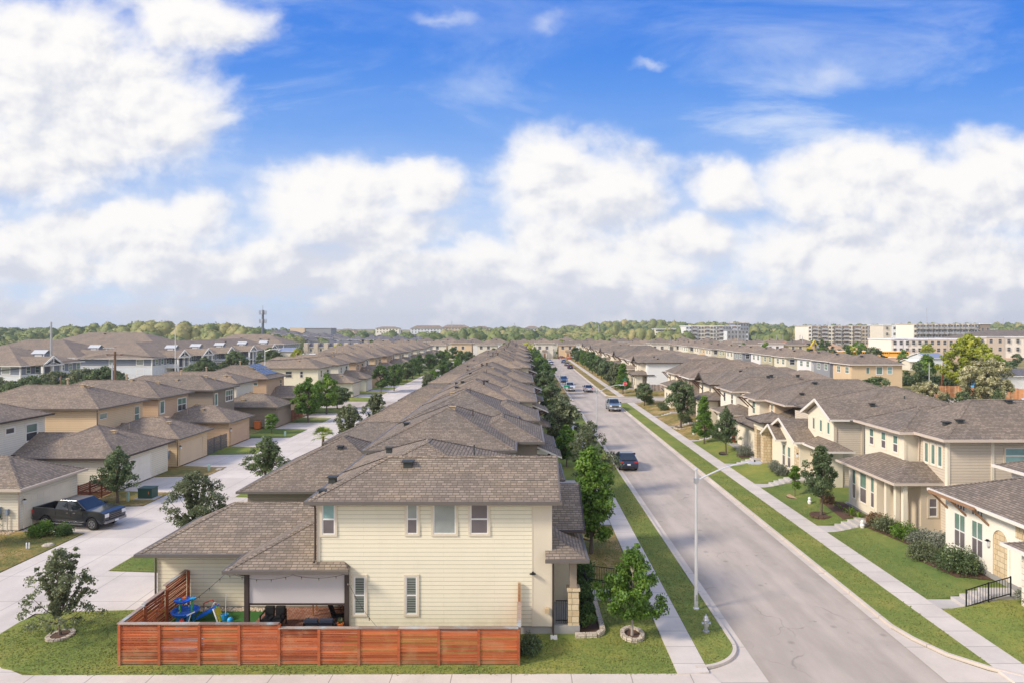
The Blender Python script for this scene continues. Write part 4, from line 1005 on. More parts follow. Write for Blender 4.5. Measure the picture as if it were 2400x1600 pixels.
# ================================================================== right row, first four by hand
GRT = 'houses along the right kerb'
R1 = thing('house', (30, 36, .5), 'cream stucco house with arched stone niche and red-brown brackets, lower right', 'house', GRT)
b = B(); frame_walls(b, 25.2, 30, 31.0, 40.8, .5, 4.35, 'ivory_s'); frame_walls(b, 29, 41, 32.6, 40.6, .5, 5.75, 'ivory_s'); b.box(24.2, 25.2, 29.0, 33.2, .5, 3.6, 'whitestone')
b.build('wall', R1)
rb, gb = B(), B()
hip(rb, gb, 24.55, 34.0, 30.4, 41.3, 4.35, .42, gm='gutter_white'); hip(rb, gb, 28.4, 41.6, 32.0, 41.2, 5.8, .42, gm='gutter_white')
hip(rb, gb, 23.6, 28, 28.5, 33.6, 3.45, .42, gm='gutter_white')
rf = rb.build('roof', R1); gb.build('gutter', R1)
window(R1, 'W', 25.2, 38.95, 39.95, 1.35, 3.30, None, 'g_green', g2='g_lilac', mull=1); window(R1, 'W', 25.2, 37.45, 38.4, 1.35, 3.30, None, 'g_green', g2='g_lilac', mull=1)
window(R1, 'W', 25.2, 38.95, 39.95, 3.55, 4.15, None, 'g_dark', rail=False, mull=3); window(R1, 'W', 25.2, 37.45, 38.4, 3.55, 4.15, None, 'g_dark', rail=False, mull=3)
b = B(); pa = [(25.17, 36.55, .85), (25.17, 35.45, .85), (25.17, 35.45, 2.8)] + [(25.17, 36.0 - .55 * math.cos(R(a)), 2.8 + .55 * math.sin(R(a))) for a in range(15, 180, 15)] + [(25.17, 36.55, 2.8)]
b.poly(pa, 'limestone'); b.build('stone_niche', R1)
b = B()
ring = [(35.33, .85)] + [(36.0 - .67 * math.cos(R(a)), 2.8 + .67 * math.sin(R(a))) for a in range(0, 181, 15)] + [(36.67, .85)]
inn = [(35.45, .85)] + [(36.0 - .55 * math.cos(R(a)), 2.8 + .55 * math.sin(R(a))) for a in range(0, 181, 15)] + [(36.55, .85)]
for i in range(len(ring) - 1):
    b.poly([(25.10, *ring[i]), (25.10, *inn[i]), (25.10, *inn[i + 1]), (25.10, *ring[i + 1])], 'ivory_s', flip=False); b.poly([(25.10, *inn[i]), (25.2, *inn[i]), (25.2, *inn[i + 1]), (25.10, *inn[i + 1])], 'cream_flat'); b.poly([(25.2, *ring[i]), (25.10, *ring[i]), (25.10, *ring[i + 1]), (25.2, *ring[i + 1])], 'ivory_s')
b.build('arch_trim', R1)
b = B(); b.box(25.16, 25.2, 34.4, 34.95, 3.3, 3.95, 'limestone'); b.build('stone_inset', R1)
for yy in (40.6, 38.9, 37.0):
    b = B(); bracket(b, (25.18, yy, 3.35), (24.35, yy, 4.15), 'door_brown', .1); bracket(b, (25.18, yy, 4.22), (24.2, yy, 4.22), 'door_brown', .1); b.build('roof_bracket', R1)
b = B(); b.bar((24.25, 36.8, 4.28), (24.25, 40.9, 4.28), .12, .14, 'door_brown'); b.build('awning_beam', R1)
wlamp(R1, 25.08, 36.95, 2.4)
b = B(); b.box(24.16, 24.2, 31.6, 32.5, 1.0, 3.3, 'door_brown'); b.build('shutter', R1)
b = B(); b.box(25.15, 30, 30.95, 40.86, 0, .85, 'foundation'); b.build('foundation', R1)

R2 = thing('house', (30, 48, .5), 'beige house with wraparound porch roof and two spiky plants in front', 'house', GRT)
b = B(); frame_walls(b, 26.3, 38, 47.2, 52.6, .5, 6.85, 'cream_s'); frame_walls(b, 27.3, 39, 44.0, 47.19, .5, 6.85, 'beige'); frame_walls(b, 24.75, 26.6, 47.9, 52.0, .5, 3.9, 'cream_s')
frame_walls(b, 26.0, 27.4, 44.7, 47.9, .5, 3.9, 'beige_s')
b.build('wall', R2)
b = B(); b.box(24.7, 39, 44.05, 52.5, 0, .7, 'foundation'); b.build('foundation', R2)
corner(R2, [(26.27, 26.45, 47.17, 47.2, 4.4, 6.8), (27.27, 27.45, 43.96, 44.0, 3.6, 6.8), (27.26, 27.3, 44.0, 44.2, 3.6, 6.8), (30.1, 30.3, 43.96, 44.0, .7, 6.8), (27.3, 39, 43.95, 44.0, 3.75, 3.95), (26.26, 26.3, 47.2, 47.45, 4.4, 6.8)], 'cream_s')
rb, gb = B(), B()
hip(rb, gb, 25.75, 38.6, 46.7, 53.1, 6.9, .46, gm='gutter_tan'); hip(rb, gb, 26.75, 39.6, 43.45, 52.6, 6.92, .46, gm='gutter_tan')
z = 3.95; x0 = 24.05; rb.poly([(x0, 44.3, z), (26.32, 46.57, z + 1.0), (26.32, 50.3, z + 1.0), (x0, 52.5, z)][::-1], 'shingle'); rb.poly([(x0, 44.3, z), (27.32, 44.3, z), (27.32, 46.57, z + 1.0), (26.32, 46.57, z + 1.0)], 'shingle'); rb.poly([(x0, 52.5, z), (26.32, 50.3, z + 1.0), (26.32, 52.5, z)], 'shingle')
rb.poly([(x0, 44.3, z - .03), (x0, 52.5, z - .03), (27.3, 52.5, z - .03), (27.3, 44.3, z - .03)], 'soffit')
gb.box(x0 - .1, x0 - .001, 44.2, 52.5, z - .14, z + .01, 'gutter_tan'); gb.box(x0, 27.35, 44.2, 44.299, z - .14, z + .01, 'gutter_tan')
rf = rb.build('roof', R2); gb.build('gutter', R2)
for x, y in ((28.2, 45.6), (28.9, 45.3), (33.8, 47.6)): vent(rf, x, y, roof_z(x, y, (26.75, 39.6, 43.45, 52.6, 6.92, .46)))
flue(rf, 35.2, 47.9, 8.4, .7, .14, 'galv')
for a in (48.0, 49.6, 51.3): window(R2, 'W', 26.3, a, a + .62, 5.25, 6.45, 'cream_s', 'g_green', g2='g_lilac')
for a in (44.55, 45.3, 46.05): window(R2, 'W', 27.3, a, a + .45, 4.95, 6.3, 'cream_s', 'g_green', rail=False)
for a, w_ in ((48.2, .5), (49.3, .95), (50.9, .5)): window(R2, 'W', 24.75, a, a + w_, 1.3, 3.45, 'cream_s', 'g_green', g2='g_lilac')
window(R2, 'S', 44.0, 31.0, 32.3, 5.3, 6.3, 'beige_s', 'g_teal'); window(R2, 'S', 44.7, 26.5, 27.05, 1.7, 2.9, 'beige_s', 'g_lilac')
for (x, y) in ((24.85, 44.6), (24.85, 45.5), (24.85, 46.7)):
    b = B(); b.box(x - .14, x + .14, y - .14, y + .14, .55, 3.92, 'cream_s'); b.build('porch_column', R2)
b = B(); b.box(25.95, 25.99, 46.3, 47.15, .75, 2.85, 'tan_s'); b.build('door', R2); wlamp(R2, 25.9, 47.5, 2.6)
spout(R2, [(26.9, 47.0, 6.7), (27.2, 47.0, 6.5), (27.2, 47.05, 4.6)], 'gutter_tan')

R3 = thing('house', (30, 62, .5), 'cream house with stacked front gables and white rake boards, right side', 'house', GRT)
b = B(); frame_walls(b, 26.3, 38, 57.9, 63.1, .5, 6.35, 'beige'); b.box(26.27, 26.3, 57.87, 63.1, .5, 6.35, 'cream_s'); gable_wall(b, 'W', 26.28, 57.87, 63.1, 6.35, .47, 'cream_s')
frame_walls(b, 24.7, 27, 61.2, 67.9, .5, 3.9, 'cream_s'); gable_wall(b, 'W', 24.7, 61.2, 67.9, 3.9, .45, 'cream_s'); frame_walls(b, 25.9, 27, 57.8, 61.2, .5, 3.9, 'cream_s'); frame_walls(b, 27, 40, 63.1, 68.0, .5, 5.9, 'beige')
b.build('wall', R3)
corner(R3, [(26.25, 26.5, 57.83, 57.869, 3.0, 6.3), (28.6, 28.8, 57.83, 57.9, .7, 6.3), (26.3, 38, 57.82, 57.9, 6.2, 6.33)], 'beige_s')
rb, gb = B(), B()
def gable_w(rb, gb, x0, x1, y0, y1, ze, p, m='shingle', gm='gutter_white'):   # ridge along x, gable at x0
    yc = (y0 + y1) / 2; zr = ze + p * (y1 - y0) / 2
    rb.poly([(x0, y0, ze), (x1, y0, ze), (x1, yc, zr), (x0, yc, zr)], m); rb.poly([(x1, y1, ze), (x0, y1, ze), (x0, yc, zr), (x1, yc, zr)], m)
    rb.poly([(x0, y0, ze - .03), (x0, yc, zr - .03), (x1, yc, zr - .03), (x1, y0, ze - .03)], 'soffit'); rb.poly([(x0, yc, zr - .03), (x0, y1, ze - .03), (x1, y1, ze - .03), (x1, yc, zr - .03)], 'soffit')
    for a in (y0, y1): gb.bar((x0 - .03, a, ze - .06), (x0 - .03, yc, zr - .05), .07, .22, gm)
    gb.box(x0, x1, y0 - .1, y0 - .001, ze - .14, ze + .01, gm); gb.box(x0, x1, y1 + .001, y1 + .1, ze - .14, ze + .01, gm)
gable_w(rb, gb, 25.75, 34, 57.45, 63.5, 6.33, .47); hip(rb, gb, 27.5, 40.4, 57.43, 69.2, 6.30, .40)
gable_w(rb, gb, 24.1, 27.2, 60.9, 68.3, 3.85, .45); gable_w(rb, gb, 23.7, 25, 64.2, 68.4, 3.55, .55)
z = 3.8; rb.poly([(24.9, 56.5, z), (24.9, 61.0, z), (26.3, 61.0, z + .65), (26.3, 57.9, z + .65)][::-1], 'shingle'); rb.poly([(24.9, 56.5, z), (27.4, 56.5, z), (26.32, 57.88, z + .63), (26.3, 57.89, z + .64)], 'shingle')
gb.box(24.8, 24.899, 56.4, 61, z - .13, z + .01, 'gutter_white'); gb.box(24.9, 27.4, 56.4, 56.499, z - .13, z + .01, 'gutter_white')
rf = rb.build('roof', R3); gb.build('gutter', R3)
vent(rf, 30.3, 59.4, 7.3); flue(rf, 34, 61, 7.6, .4, .05); vent(rf, 33.5, 66, 7.8)
for a in (58.6, 60.1, 61.6): window(R3, 'W', 26.27, a, a + .5, 4.9, 5.95, 'cream_s', 'g_green', rail=False)
for a in (63.2, 64.5): window(R3, 'W', 24.7, a, a + .7, 1.05, 3.0, 'cream_s', 'g_green', g2='g_lilac')
window(R3, 'W', 25.9, 58.6, 59.4, 1.3, 3.2, 'cream_s', 'g_dark')
b = B(); b.box(24.66, 24.7, 61.3, 62.3, .8, 3.3, 'limestone'); b.build('stone_inset', R3); wlamp(R3, 24.6, 61.3 - .4 + .5, 2.6)
b = B(); b.box(24.65, 38, 57.85, 67.9, 0, .7, 'foundation'); b.build('foundation', R3)

R4 = thing('house', (30, 74, .5), 'house with square stone porch tower and stone piers, right side', 'house', GRT)
b = B(); frame_walls(b, 26.3, 38, 76.2, 80, .5, 6.1, 'cream_s'); frame_walls(b, 27.3, 40, 74.2, 76.19, .5, 6.1, 'tan_s'); frame_walls(b, 26.4, 40, 69.5, 74.2, .5, 3.9, 'beige_s')
frame_walls(b, 24.9, 26.4, 73, 79.6, .5, 3.5, 'cream_s')
b.build('wall', R4)
b = B()
for x0_, x1_, y0_, y1_ in ((23.9, 24.9, 68.1, 68.9), (23.9, 24.5, 70.1, 70.8), (25.9, 26.4, 68.1, 68.6)): b.box(x0_, x1_, y0_, y1_, .5, 4.7, 'limestone')
b.box(23.9, 24.2, 68.9, 70.1, 3.7, 4.7, 'cream_s'); b.box(24.9, 25.9, 68.1, 68.4, 3.7, 4.7, 'limestone'); b.box(23.85, 23.9, 68.05, 70.85, 3.95, 4.7, 'cream_s'); b.build('porch_tower', R4)
rb, gb = B(), B()
hip(rb, gb, 25.7, 38.5, 75.7, 80.5, 6.1, .46, gm='gutter_tan'); hip(rb, gb, 26.8, 42, 70.0, 80.4, 6.13, .44, gm='gutter_tan'); hip(rb, gb, 23.35, 27.2, 67.5, 71.4, 4.72, .42, gm='bronze'); hip(rb, gb, 25.4, 33, 69, 78, 3.95, .36, gm='bronze')
hip(rb, gb, 24.3, 27, 71.8, 80.1, 3.5, .4, gm='bronze')
rf = rb.build('roof', R4); gb.build('gutter', R4)
for x, y in ((29.3, 72.0), (31.6, 74.2), (33, 77.5)): vent(rf, x, y, roof_z(x, y, (26.8, 42, 70.0, 80.4, 6.13, .44)))
window(R4, 'W', 26.3, 77.6, 78.5, 4.3, 5.7, 'cream_s', 'g_green', g2='g_green'); window(R4, 'W', 27.3, 74.8, 75.4, 4.4, 5.7, 'cream_s', 'g_green', g2='g_dark'); window(R4, 'S', 69.5, 26.7, 27.1, 1.6, 3.1, 'tan_s', 'g_dark', rail=False)
for yy in (79.9, 78.2):
    b = B(); bracket(b, (26.28, yy, 4.9), (25.2, yy, 5.95)); bracket(b, (26.28, yy, 6.0), (25.0, yy, 6.0)); b.build('roof_bracket', R4)
b = B(); b.box(23.8, 38, 68.0, 80, 0, .62, 'foundation'); b.build('foundation', R4)

# porch furniture seen in the recess
t_ = thing('rocking_chair', (25.3, 68.9, .65), 'dark rocking chair on the porch beside the stone tower', 'chair')
b = B(); b.box(25.05, 25.55, 68.7, 69.15, 1.02, 1.07, 'dark_wood'); b.build('seat', t_)
b = B()
for k in range(5): b.bar((25.08 + k * .11, 69.15, 1.07), (25.08 + k * .11, 69.35, 1.85), .04, .03, 'dark_wood')
b.bar((25.03, 69.35, 1.85), (25.57, 69.35, 1.85), .06, .05, 'dark_wood'); b.build('backrest', t_)
for x in (25.07, 25.53):
    b = B(); b.tube([(x, 68.4 + .12 * i, .68 + .012 * (i - 4) ** 2 * .5) for i in range(9)], .02, 'dark_wood', 5); b.tube([(x, 68.72, .72), (x, 68.72, 1.3), (x, 69.2, 1.32)], .02, 'dark_wood', 5); b.tube([(x, 69.12, .72), (x, 69.15, 1.07)], .02, 'dark_wood', 5); b.build('rocker', t_)

def right_house(k, y0, wall, flat, lab, dep=9.5, far=False, brk=True):
    r = thing('house', (30, y0, .5), lab, 'house', GRT); y1 = y0 + dep; rs = random.Random(k)
    b = B(); st = rs.uniform(2.0, 3.2)
    frame_walls(b, 26.3, 39, y0 + st, y1, .5, 6.2, flat); frame_walls(b, 27.5, 40, y0, y0 + st - .01, .5, 6.2, wall); frame_walls(b, 24.9, 26.5, y0 + .4, y0 + 6.0, .5, 4.2 if k % 2 else 3.6, flat)
    frame_walls(b, 38, 45.5, y0 + 1.5, y1 - 2, 0, 3.4, wall)
    rb, gb = B(), B(); gm = ('gutter_tan', 'bronze', 'gutter_white')[k % 3]; sh = ('shingle', 'shingle_grey', 'shingle_tan')[k % 3]; dz_ = (k * 37 % 5) * .14 - .3; pp = .38 + (k * 29 % 4) * .05
    if k % 3 == 1: hip(rb, gb, 25.5, 33, y0 + 4.2, y1 - .2, 6.3, .5, 'W', m=sh, gm=gm, ridge=not far); gable_wall(b, 'W', 26.29, y0 + 4.6, y1 - .5, 6.2, .5, flat)
    hip(rb, gb, 25.75, 39.5, y0 + st - .5, y1 + .45, 6.22, pp + .04, m=sh, gm=gm, ridge=not far); hip(rb, gb, 27.0, 39.5 + k % 2, y0 - .45, y1 + .42, 6.25 + dz_, pp, m=sh, gm=gm, ridge=not far)
    hip(rb, gb, 24.25, 29.0, y0 - .1, y0 + 6.5, 4.25 if k % 2 else 3.65, .42, m=sh, gm=gm, ridge=not far); hip(rb, gb, 38, 46, y0 + 1, y1 - 1.5, 3.45, .42, m=sh, gm=gm, ridge=not far)
    b.build('wall', r); rf = rb.build('roof', r); gb.build('gutter', r)
    for j in range(3):
        x, y = rs.uniform(29, 36), rs.uniform(y0 + 1, y1 - 2); vent(rf, x, y, roof_z(x, y, (27.0, 40.5, y0 - .45, y1 + .42, 6.25, .42)))
    window(r, 'W', 26.3, y0 + st + 1, y0 + st + 1.8, 4.5, 5.7, flat, 'g_dark', lod=1); window(r, 'W', 26.3, y0 + 7.2, y0 + 8, 4.5, 5.7, flat, 'g_dark', lod=1)
    window(r, 'W', 24.9, y0 + 1.2, y0 + 2.2, 1.2, 2.9, flat, 'g_dark', lod=1); window(r, 'W', 24.9, y0 + 3.4, y0 + 4.4, 1.2, 2.9, flat, 'g_dark', lod=1)
    if brk:
        for yy in (y1 - .1, y1 - 2.0):
            b = B(); bracket(b, (26.28, yy, 5.0), (25.3, yy, 6.05)); bracket(b, (26.28, yy, 6.1), (25.1, yy, 6.1)); b.build('roof_bracket', r)
        b = B(); bracket(b, (24.88, y0 + 6, 2.9), (24.35, y0 + 6, 3.5)); b.build('roof_bracket', r)
    return r
RR = [(81.8, 'ivory', 'ivory_s'), (92.8, 'beige', 'cream_s'), (103.8, 'taupe', 'taupe_s'), (115.0, 'ivory', 'cream_s'), (152.2, 'whitewall', 'cream_s')] + [(163.8 + 11.5 * k, ['cream', 'ivory', 'beige', 'ivory'][k % 4], ['cream_s', 'ivory_s', 'beige_s', 'cream_s'][k % 4]) for k in range(12)]
for k, (y0, wl, fl) in enumerate(RR):
    lab = f'{WN[wl]} house on the right kerb, {ORD[k + 4]} in that row from the camera'
    if k == 4: lab = 'house with a tall blank white side wall past the stop sign'
    hs_ = right_house(k, y0, wl, fl, lab, far=y0 > 150)
    if k == 4:
        window(hs_, 'S', y0, 36.3, 37.4, 4.6, 5.9, 'white', 'g_dark', lod=1)

# ================================================================== outer right row (faces the far street), garages, end rows
def simple_house(x0, x1, y0, y1, zb, ze, wall, flat, lab, grp, faces='WS', sh='shingle_tan', gm='gutter_white', p=.44, flatS=None):
    r = thing('house', ((x0 + x1) / 2, y0, zb), lab, 'house', grp)
    b, rb, gb = B(), B(), B(); frame_walls(b, x0, x1, y0, y1, zb - 1, zb + ze, wall)
    hip(rb, gb, x0 - .5, x1 + .5, y0 - .5, y1 + .5, zb + ze, p, m=sh, gm=gm, ridge=False)
    b.build('wall', r); rf = rb.build('roof', r); gb.build('gutter', r)
    vent(rf, (x0 * 2 + x1) / 3, (y0 * 2 + y1) / 3, roof_z((x0 * 2 + x1) / 3, (y0 * 2 + y1) / 3, (x0 - .5, x1 + .5, y0 - .5, y1 + .5, zb + ze, p)), s=1.3)
    return r
oc = ['tan', 'greywall', 'whitewall', 'cream', 'olivewall', 'whitewall', 'greywall', 'ivory', 'olivewall', 'ivory', 'tan', 'ivory', 'cream', 'ivory', 'beige', 'ivory']
for k in range(16):
    y = 148 + k * 12.3; c = oc[k]
    nm = WN[c] if k else 'large tan'
    lab = 'large tan two-storey house standing last in its row, near the orange fence' if k == 0 else f'{WN[c]} house in the outer right row, {ORD[k]} behind the tan end house'
    x0_, x1_ = (71 + (k % 3) * .8, 82 - (k % 2))
    h = simple_house(x0_, x1_, y, y + 8.8, 0, 6.2, c, c, lab, 'houses of the outer right row')
    if k == 0:
        window(h, 'S', y, 76.4, 77.7, 4.1, 5.7, 'white', 'g_green', rail=False); window(h, 'S', y, 78.8, 79.8, 4.2, 5.7, 'white', 'g_teal'); window(h, 'S', y, 74.2, 74.9, 4.2, 5.6, 'tan_s', 'g_green', rail=False)
        b = B(); b.box(x0_ - .02, x1_ + .02, y - .02, y + 9, -.5, .9, 'dark_wood'); b.build('foundation', h)
    for a in (1.2, 5.2): window(h, 'W', x0_, y + a, y + a + 1.6, 4.2, 5.6, 'white', 'g_green', mull=1, lod=1)
    if k: window(h, 'S', y, x0_ + 1, x0_ + 2.3, 4.2, 5.6, 'white', 'g_dark', lod=1)
for k in range(13):
    y = 146 + k * 12.3; c = ['tan', 'taupe', 'beige', 'ivory'][k % 4]
    r = thing('garage', (60, y, 0), f'single-storey {WN[c]} garage, {ORD[k]} in the row between the right-hand houses', 'garage', 'garages between the right-hand rows')
    b, rb, gb = B(), B(), B(); frame_walls(b, 56.5, 66.5, y, y + 8, 0, 3, c); hip(rb, gb, 56, 67, y - .5, y + 8.5, 3, .42, m='shingle_tan', gm='bronze', ridge=False); b.build('wall', r); rb.build('roof', r); gb.build('gutter', r); gdoor(r, 'W', 56.5, y + 1.2, y + 6, 0, 2.3, 'ivory_s')
# T-junction rows
k = 0
for j, (yy, x_a, n_, sp) in enumerate(((320, 5.5, 12, 10.8), (345, 0, 13, 11.5), (321, -70, 6, 12), (348, -80, 7, 12.5), (375, -60, 13, 13))):
    for i in range(n_):
        x = x_a + i * sp; c = oc[(i * 3 + j * 5 + 7) % 16]
        if c in ('greywall',): c = 'ivory'
        zz = hgt(x + 4, yy) if yy > 370 else 0
        nm = ['right', 'right', 'left', 'left', ''][j]
        lab = (f'{WN[c]} house past the street end, {ORD[i]} from the left of its row' if j == 0 else f'{WN[c]} house in the {["", "second end row on the right", "end row on the left", "second end row on the left", "rearmost row before the woods"][j]}, {ORD[i]} from left')
        h = simple_house(x, x + sp - 2.6, yy, yy + 9, zz, 6.3 if (i + j) % 5 else 7, c, c, lab, 'houses past the end of the street', sh=('shingle_tan', 'shingle')[(i + j) % 2])
        if j in (0, 2):
            for a in (1.2, 4.6): window(h, 'S', yy, x + a, x + a + 1.4, 4.1, 5.6, 'white', 'g_dark', lod=1)
            if j == 0:
                b = B(); b.box(x + 3.2, x + 5.2, yy - 1.4, yy - .01, 0, 3, c); b.poly([(x + 2.9, yy - 1.7, 3), (x + 5.5, yy - 1.7, 3), (x + 5.2, yy - .01, 3.9), (x + 3.2, yy - .01, 3.9)], 'shingle_tan'); b.box(x + 3.7, x + 4.7, yy - 1.44, yy - 1.41, .1, 2.4, 'door_brown'); b.build('porch', h)

# ================================================================== trees
def np_mesh(name, V, quads, m, tintv, smooth=False):
    me = bpy.data.meshes.new(name); nf = len(quads)
    me.vertices.add(len(V)); me.vertices.foreach_set('co', V.astype(np.float32).ravel())
    me.loops.add(nf * 4); me.loops.foreach_set('vertex_index', quads.astype(np.int32).ravel())
    me.polygons.add(nf); me.polygons.foreach_set('loop_start', np.arange(nf, dtype=np.int32) * 4); me.polygons.foreach_set('loop_total', np.full(nf, 4, dtype=np.int32))
    me.materials.append(m); at = me.attributes.new('tint', 'FLOAT', 'FACE'); at.data.foreach_set('value', tintv.astype(np.float32))
    me.update(); me.validate(); return me
def leaf_quads(C, size, r, droop=0.0, aspect=0.62, N=None):
    n = len(C)
    d = r.normal(size=(n, 3)); d[:, 2] -= droop
    nn = r.normal(size=(n, 3)) * .85
    if N is not None: nn += N
    nn /= np.linalg.norm(nn, axis=1)[:, None]
    d = d - nn * np.sum(d * nn, axis=1)[:, None]; d /= np.linalg.norm(d, axis=1)[:, None]; e = np.cross(nn, d)
    s = size * r.uniform(0.6, 1.3, n)[:, None]
    V = np.empty((n, 4, 3)); V[:, 0] = C - d * s * .5; V[:, 1] = C + e * s * .5 * aspect; V[:, 2] = C + d * s * .5; V[:, 3] = C - e * s * .5 * aspect
    return V.reshape(-1, 3), np.arange(n * 4).reshape(n, 4)
def crown_points(shape, n, r, h, w, z0):
    """cluster centres inside the crown volume"""
    out = []
    ph = r.uniform(0, 6.28, 6)
    while len(out) < n:
        u = r.uniform(); a = r.uniform(0, 2 * math.pi)
        if shape == 'round': R_ = math.sqrt(max(1 - (2 * u - 1) ** 2, 0)) ** .8
        elif shape == 'cone': R_ = (1 - u) ** .75 * min(1, u * 6 + .35)
        elif shape == 'egg': R_ = math.sin(math.pi * (u ** .75)) ** .7
        elif shape == 'spread': R_ = math.sqrt(max(1 - (1.7 * u - .7) ** 2, 0)) if u < .98 else .1
        elif shape == 'column': R_ = min(1, (1 - u) * 3.2, u * 6 + .3) ** .6
        elif shape == 'spade': R_ = max(math.sin(math.pi * (u * .97 + .01) ** .55), 0) ** .95
        elif shape == 'wisp': R_ = math.sin(math.pi * min(u * .92 + .05, 1)) ** .8
        wob = 1 + .16 * math.sin(2 * a + ph[0] + 4 * u) + .13 * math.sin(3 * a + ph[1] - 5 * u) + .10 * math.sin(5 * a + ph[2])
        q = r.uniform() ** .42
        rad = w / 2 * R_ * wob * q
        out.append((rad * math.cos(a), rad * math.sin(a), z0 + h * u, q))
    return np.array(out)
def make_tree(name, seed, shape, H, Wd, z0, ncl, nleaf, lsz, lm, bark='bark', crad=.42, tr=.09, droop=.0, spike=0, multi=False):
    """returns (trunk_mesh, crown_mesh); H total height, Wd crown width, z0 crown base"""
    r = np.random.default_rng(seed)
    SPK = []; nleaf = int(nleaf * 1.35)
    P_ = crown_points(shape, ncl, r, H - z0 - crad * .6, Wd - crad * .8, z0 + crad * .2)
    if spike:                                                    # long bare-tipped shoots
        for k in range(spike):
            a = r.uniform(0, 6.28); fz = r.uniform(.3, 1.05); R_ = r.uniform(.15, .48) * Wd * (1.12 - .75 * fz); zt = z0 + (H - z0) * fz
            for q in np.linspace(.35, 1, 8): P_ = np.vstack([P_, [R_ * math.cos(a) * q, R_ * math.sin(a) * q, z0 + (zt - z0) * q, 1.05]])
            SPK.append((R_ * math.cos(a), R_ * math.sin(a), zt))
    b = B(); lean = r.normal(0, .04, 2)
    for s_ in SPK: b.tube([(s_[0] * .2, s_[1] * .2, z0 + (s_[2] - z0) * .2), s_], [tr * .2, tr * .06], bark, 4, cap=False)
    top = z0 + (H - z0) * .72
    axis = [(lean[0] * z * math.sin(z), lean[1] * z, z) for z in np.linspace(-.05, top, 7)]
    b.tube(axis, [tr * (1.25 if i == 0 else 1 - .82 * i / 6) for i in range(7)], bark, 7)
    sel = P_[r.permutation(len(P_))[:min(len(P_), 46)]]
    for p in sel:
        zb = max(z0 * .85, p[2] - math.hypot(p[0], p[1]) * r.uniform(.6, 1.1) - .1); zb = min(zb, top)
        m_ = np.array([p[0] * .45, p[1] * .45, zb + (p[2] - zb) * .35])
        b.tube([(lean[0] * zb * math.sin(zb), lean[1] * zb, zb), m_, p[:3]], [tr * .38, tr * .24, tr * .08], bark, 4, cap=False)
    # leaf positions
    k = np.array([max(1, int(nleaf / len(P_) * (1.25 if p[3] > .6 else .6))) for p in P_])
    idx = np.repeat(np.arange(len(P_)), k); n = len(idx)
    off = r.normal(size=(n, 3)); off /= np.linalg.norm(off, axis=1)[:, None]; off *= (r.uniform(0, 1, n) ** .5)[:, None] * crad
    off[:, 2] *= .75
    sc = np.where(P_[idx, 3] > 1.0, .5, 1.0)[:, None]
    C = P_[idx, :3] + off * sc; C[:, 2] -= droop * (np.hypot(C[:, 0], C[:, 1])) ** 1.5
    N = off / crad * 1.1; N[:, 2] += .35; ctr = np.array([0, 0, (z0 + H) / 2]); cd = C - ctr; N += cd / np.linalg.norm(cd, axis=1).max() * .7
    V, Q = leaf_quads(C, lsz * 1.12, r, .5 if droop else .15, N=N)
    clt = r.normal(0, .13, len(P_))
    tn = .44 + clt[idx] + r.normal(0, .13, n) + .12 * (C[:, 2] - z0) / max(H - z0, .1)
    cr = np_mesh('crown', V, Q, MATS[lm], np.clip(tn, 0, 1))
    tk = b.build('trunk'); bpy.data.objects.remove(tk) if False else None
    tm = tk.data; bpy.data.objects.remove(tk)
    return tm, cr
SP = {}
def sp(key, *a, **k): SP[key] = make_tree(key, *a, **k)
sp('oak_n', 1, 'spade', 4.7, 3.6, 1.2, 100, 7200, .13, 'l_oak', crad=.33, spike=14)
sp('oak_n2', 2, 'spade', 5.1, 3.3, 1.5, 105, 7600, .13, 'l_oak', crad=.34, spike=9)
sp('oak_big', 3, 'round', 6.5, 4.9, 1.4, 110, 8000, .19, 'l_oak', crad=.5, tr=.14, spike=8)
sp('wisp_n', 4, 'wisp', 4.4, 4.3, .5, 140, 10500, .12, 'l_olive', crad=.34, droop=.10, spike=16)
sp('wisp_t', 5, 'wisp', 6.1, 4.4, .9, 120, 9500, .13, 'l_olive', crad=.36, droop=.06, spike=22)
sp('ring_l', 6, 'spade', 3.95, 3.7, .65, 85, 5600, .115, 'l_olive', crad=.27, tr=.07, droop=.10, spike=16)
sp('pear', 7, 'spade', 3.75, 3.15, .95, 110, 9800, .125, 'l_bright', 'bark_pale', crad=.32, tr=.065, spike=7)
sp('street_dense', 8, 'column', 6.6, 2.7, .9, 110, 11500, .17, 'l_bright', crad=.42, tr=.11, spike=5)
sp('cone', 9, 'cone', 5.7, 2.9, .9, 90, 6500, .17, 'l_bright', crad=.40, tr=.09)
sp('sapling', 10, 'egg', 2.6, 1.0, .5, 26, 1400, .13, 'l_bright', crad=.24, tr=.03)
sp('green_m', 11, 'egg', 6.3, 4.6, 1.3, 75, 4200, .28, 'l_bright', crad=.55, tr=.12)
sp('dark_m', 12, 'round', 6.0, 4.2, 1.2, 70, 3600, .30, 'l_dark', crad=.55, tr=.12)
sp('dark_m2', 13, 'egg', 6.2, 4.4, .9, 70, 3600, .30, 'l_dark', crad=.6, tr=.12, spike=4)
sp('olive_m', 14, 'wisp', 4.6, 4.2, .5, 65, 3400, .26, 'l_olive', crad=.45, droop=.05, spike=8)
sp('oak_m', 15, 'round', 5.2, 4.4, 1.0, 65, 3200, .30, 'l_oak', crad=.55, tr=.12)
sp('big_r', 16, 'spread', 8.6, 8.4, 1.2, 150, 9500, .34, 'l_oak', crad=.8, tr=.25)
sp('big_o', 17, 'spread', 8.0, 8.4, 1.2, 140, 8500, .34, 'l_olive', crad=.8, tr=.25)
sp('big_y', 18, 'egg', 12.5, 10.5, 1.5, 170, 14000, .48, 'l_yellow', crad=.95, tr=.3, spike=10)
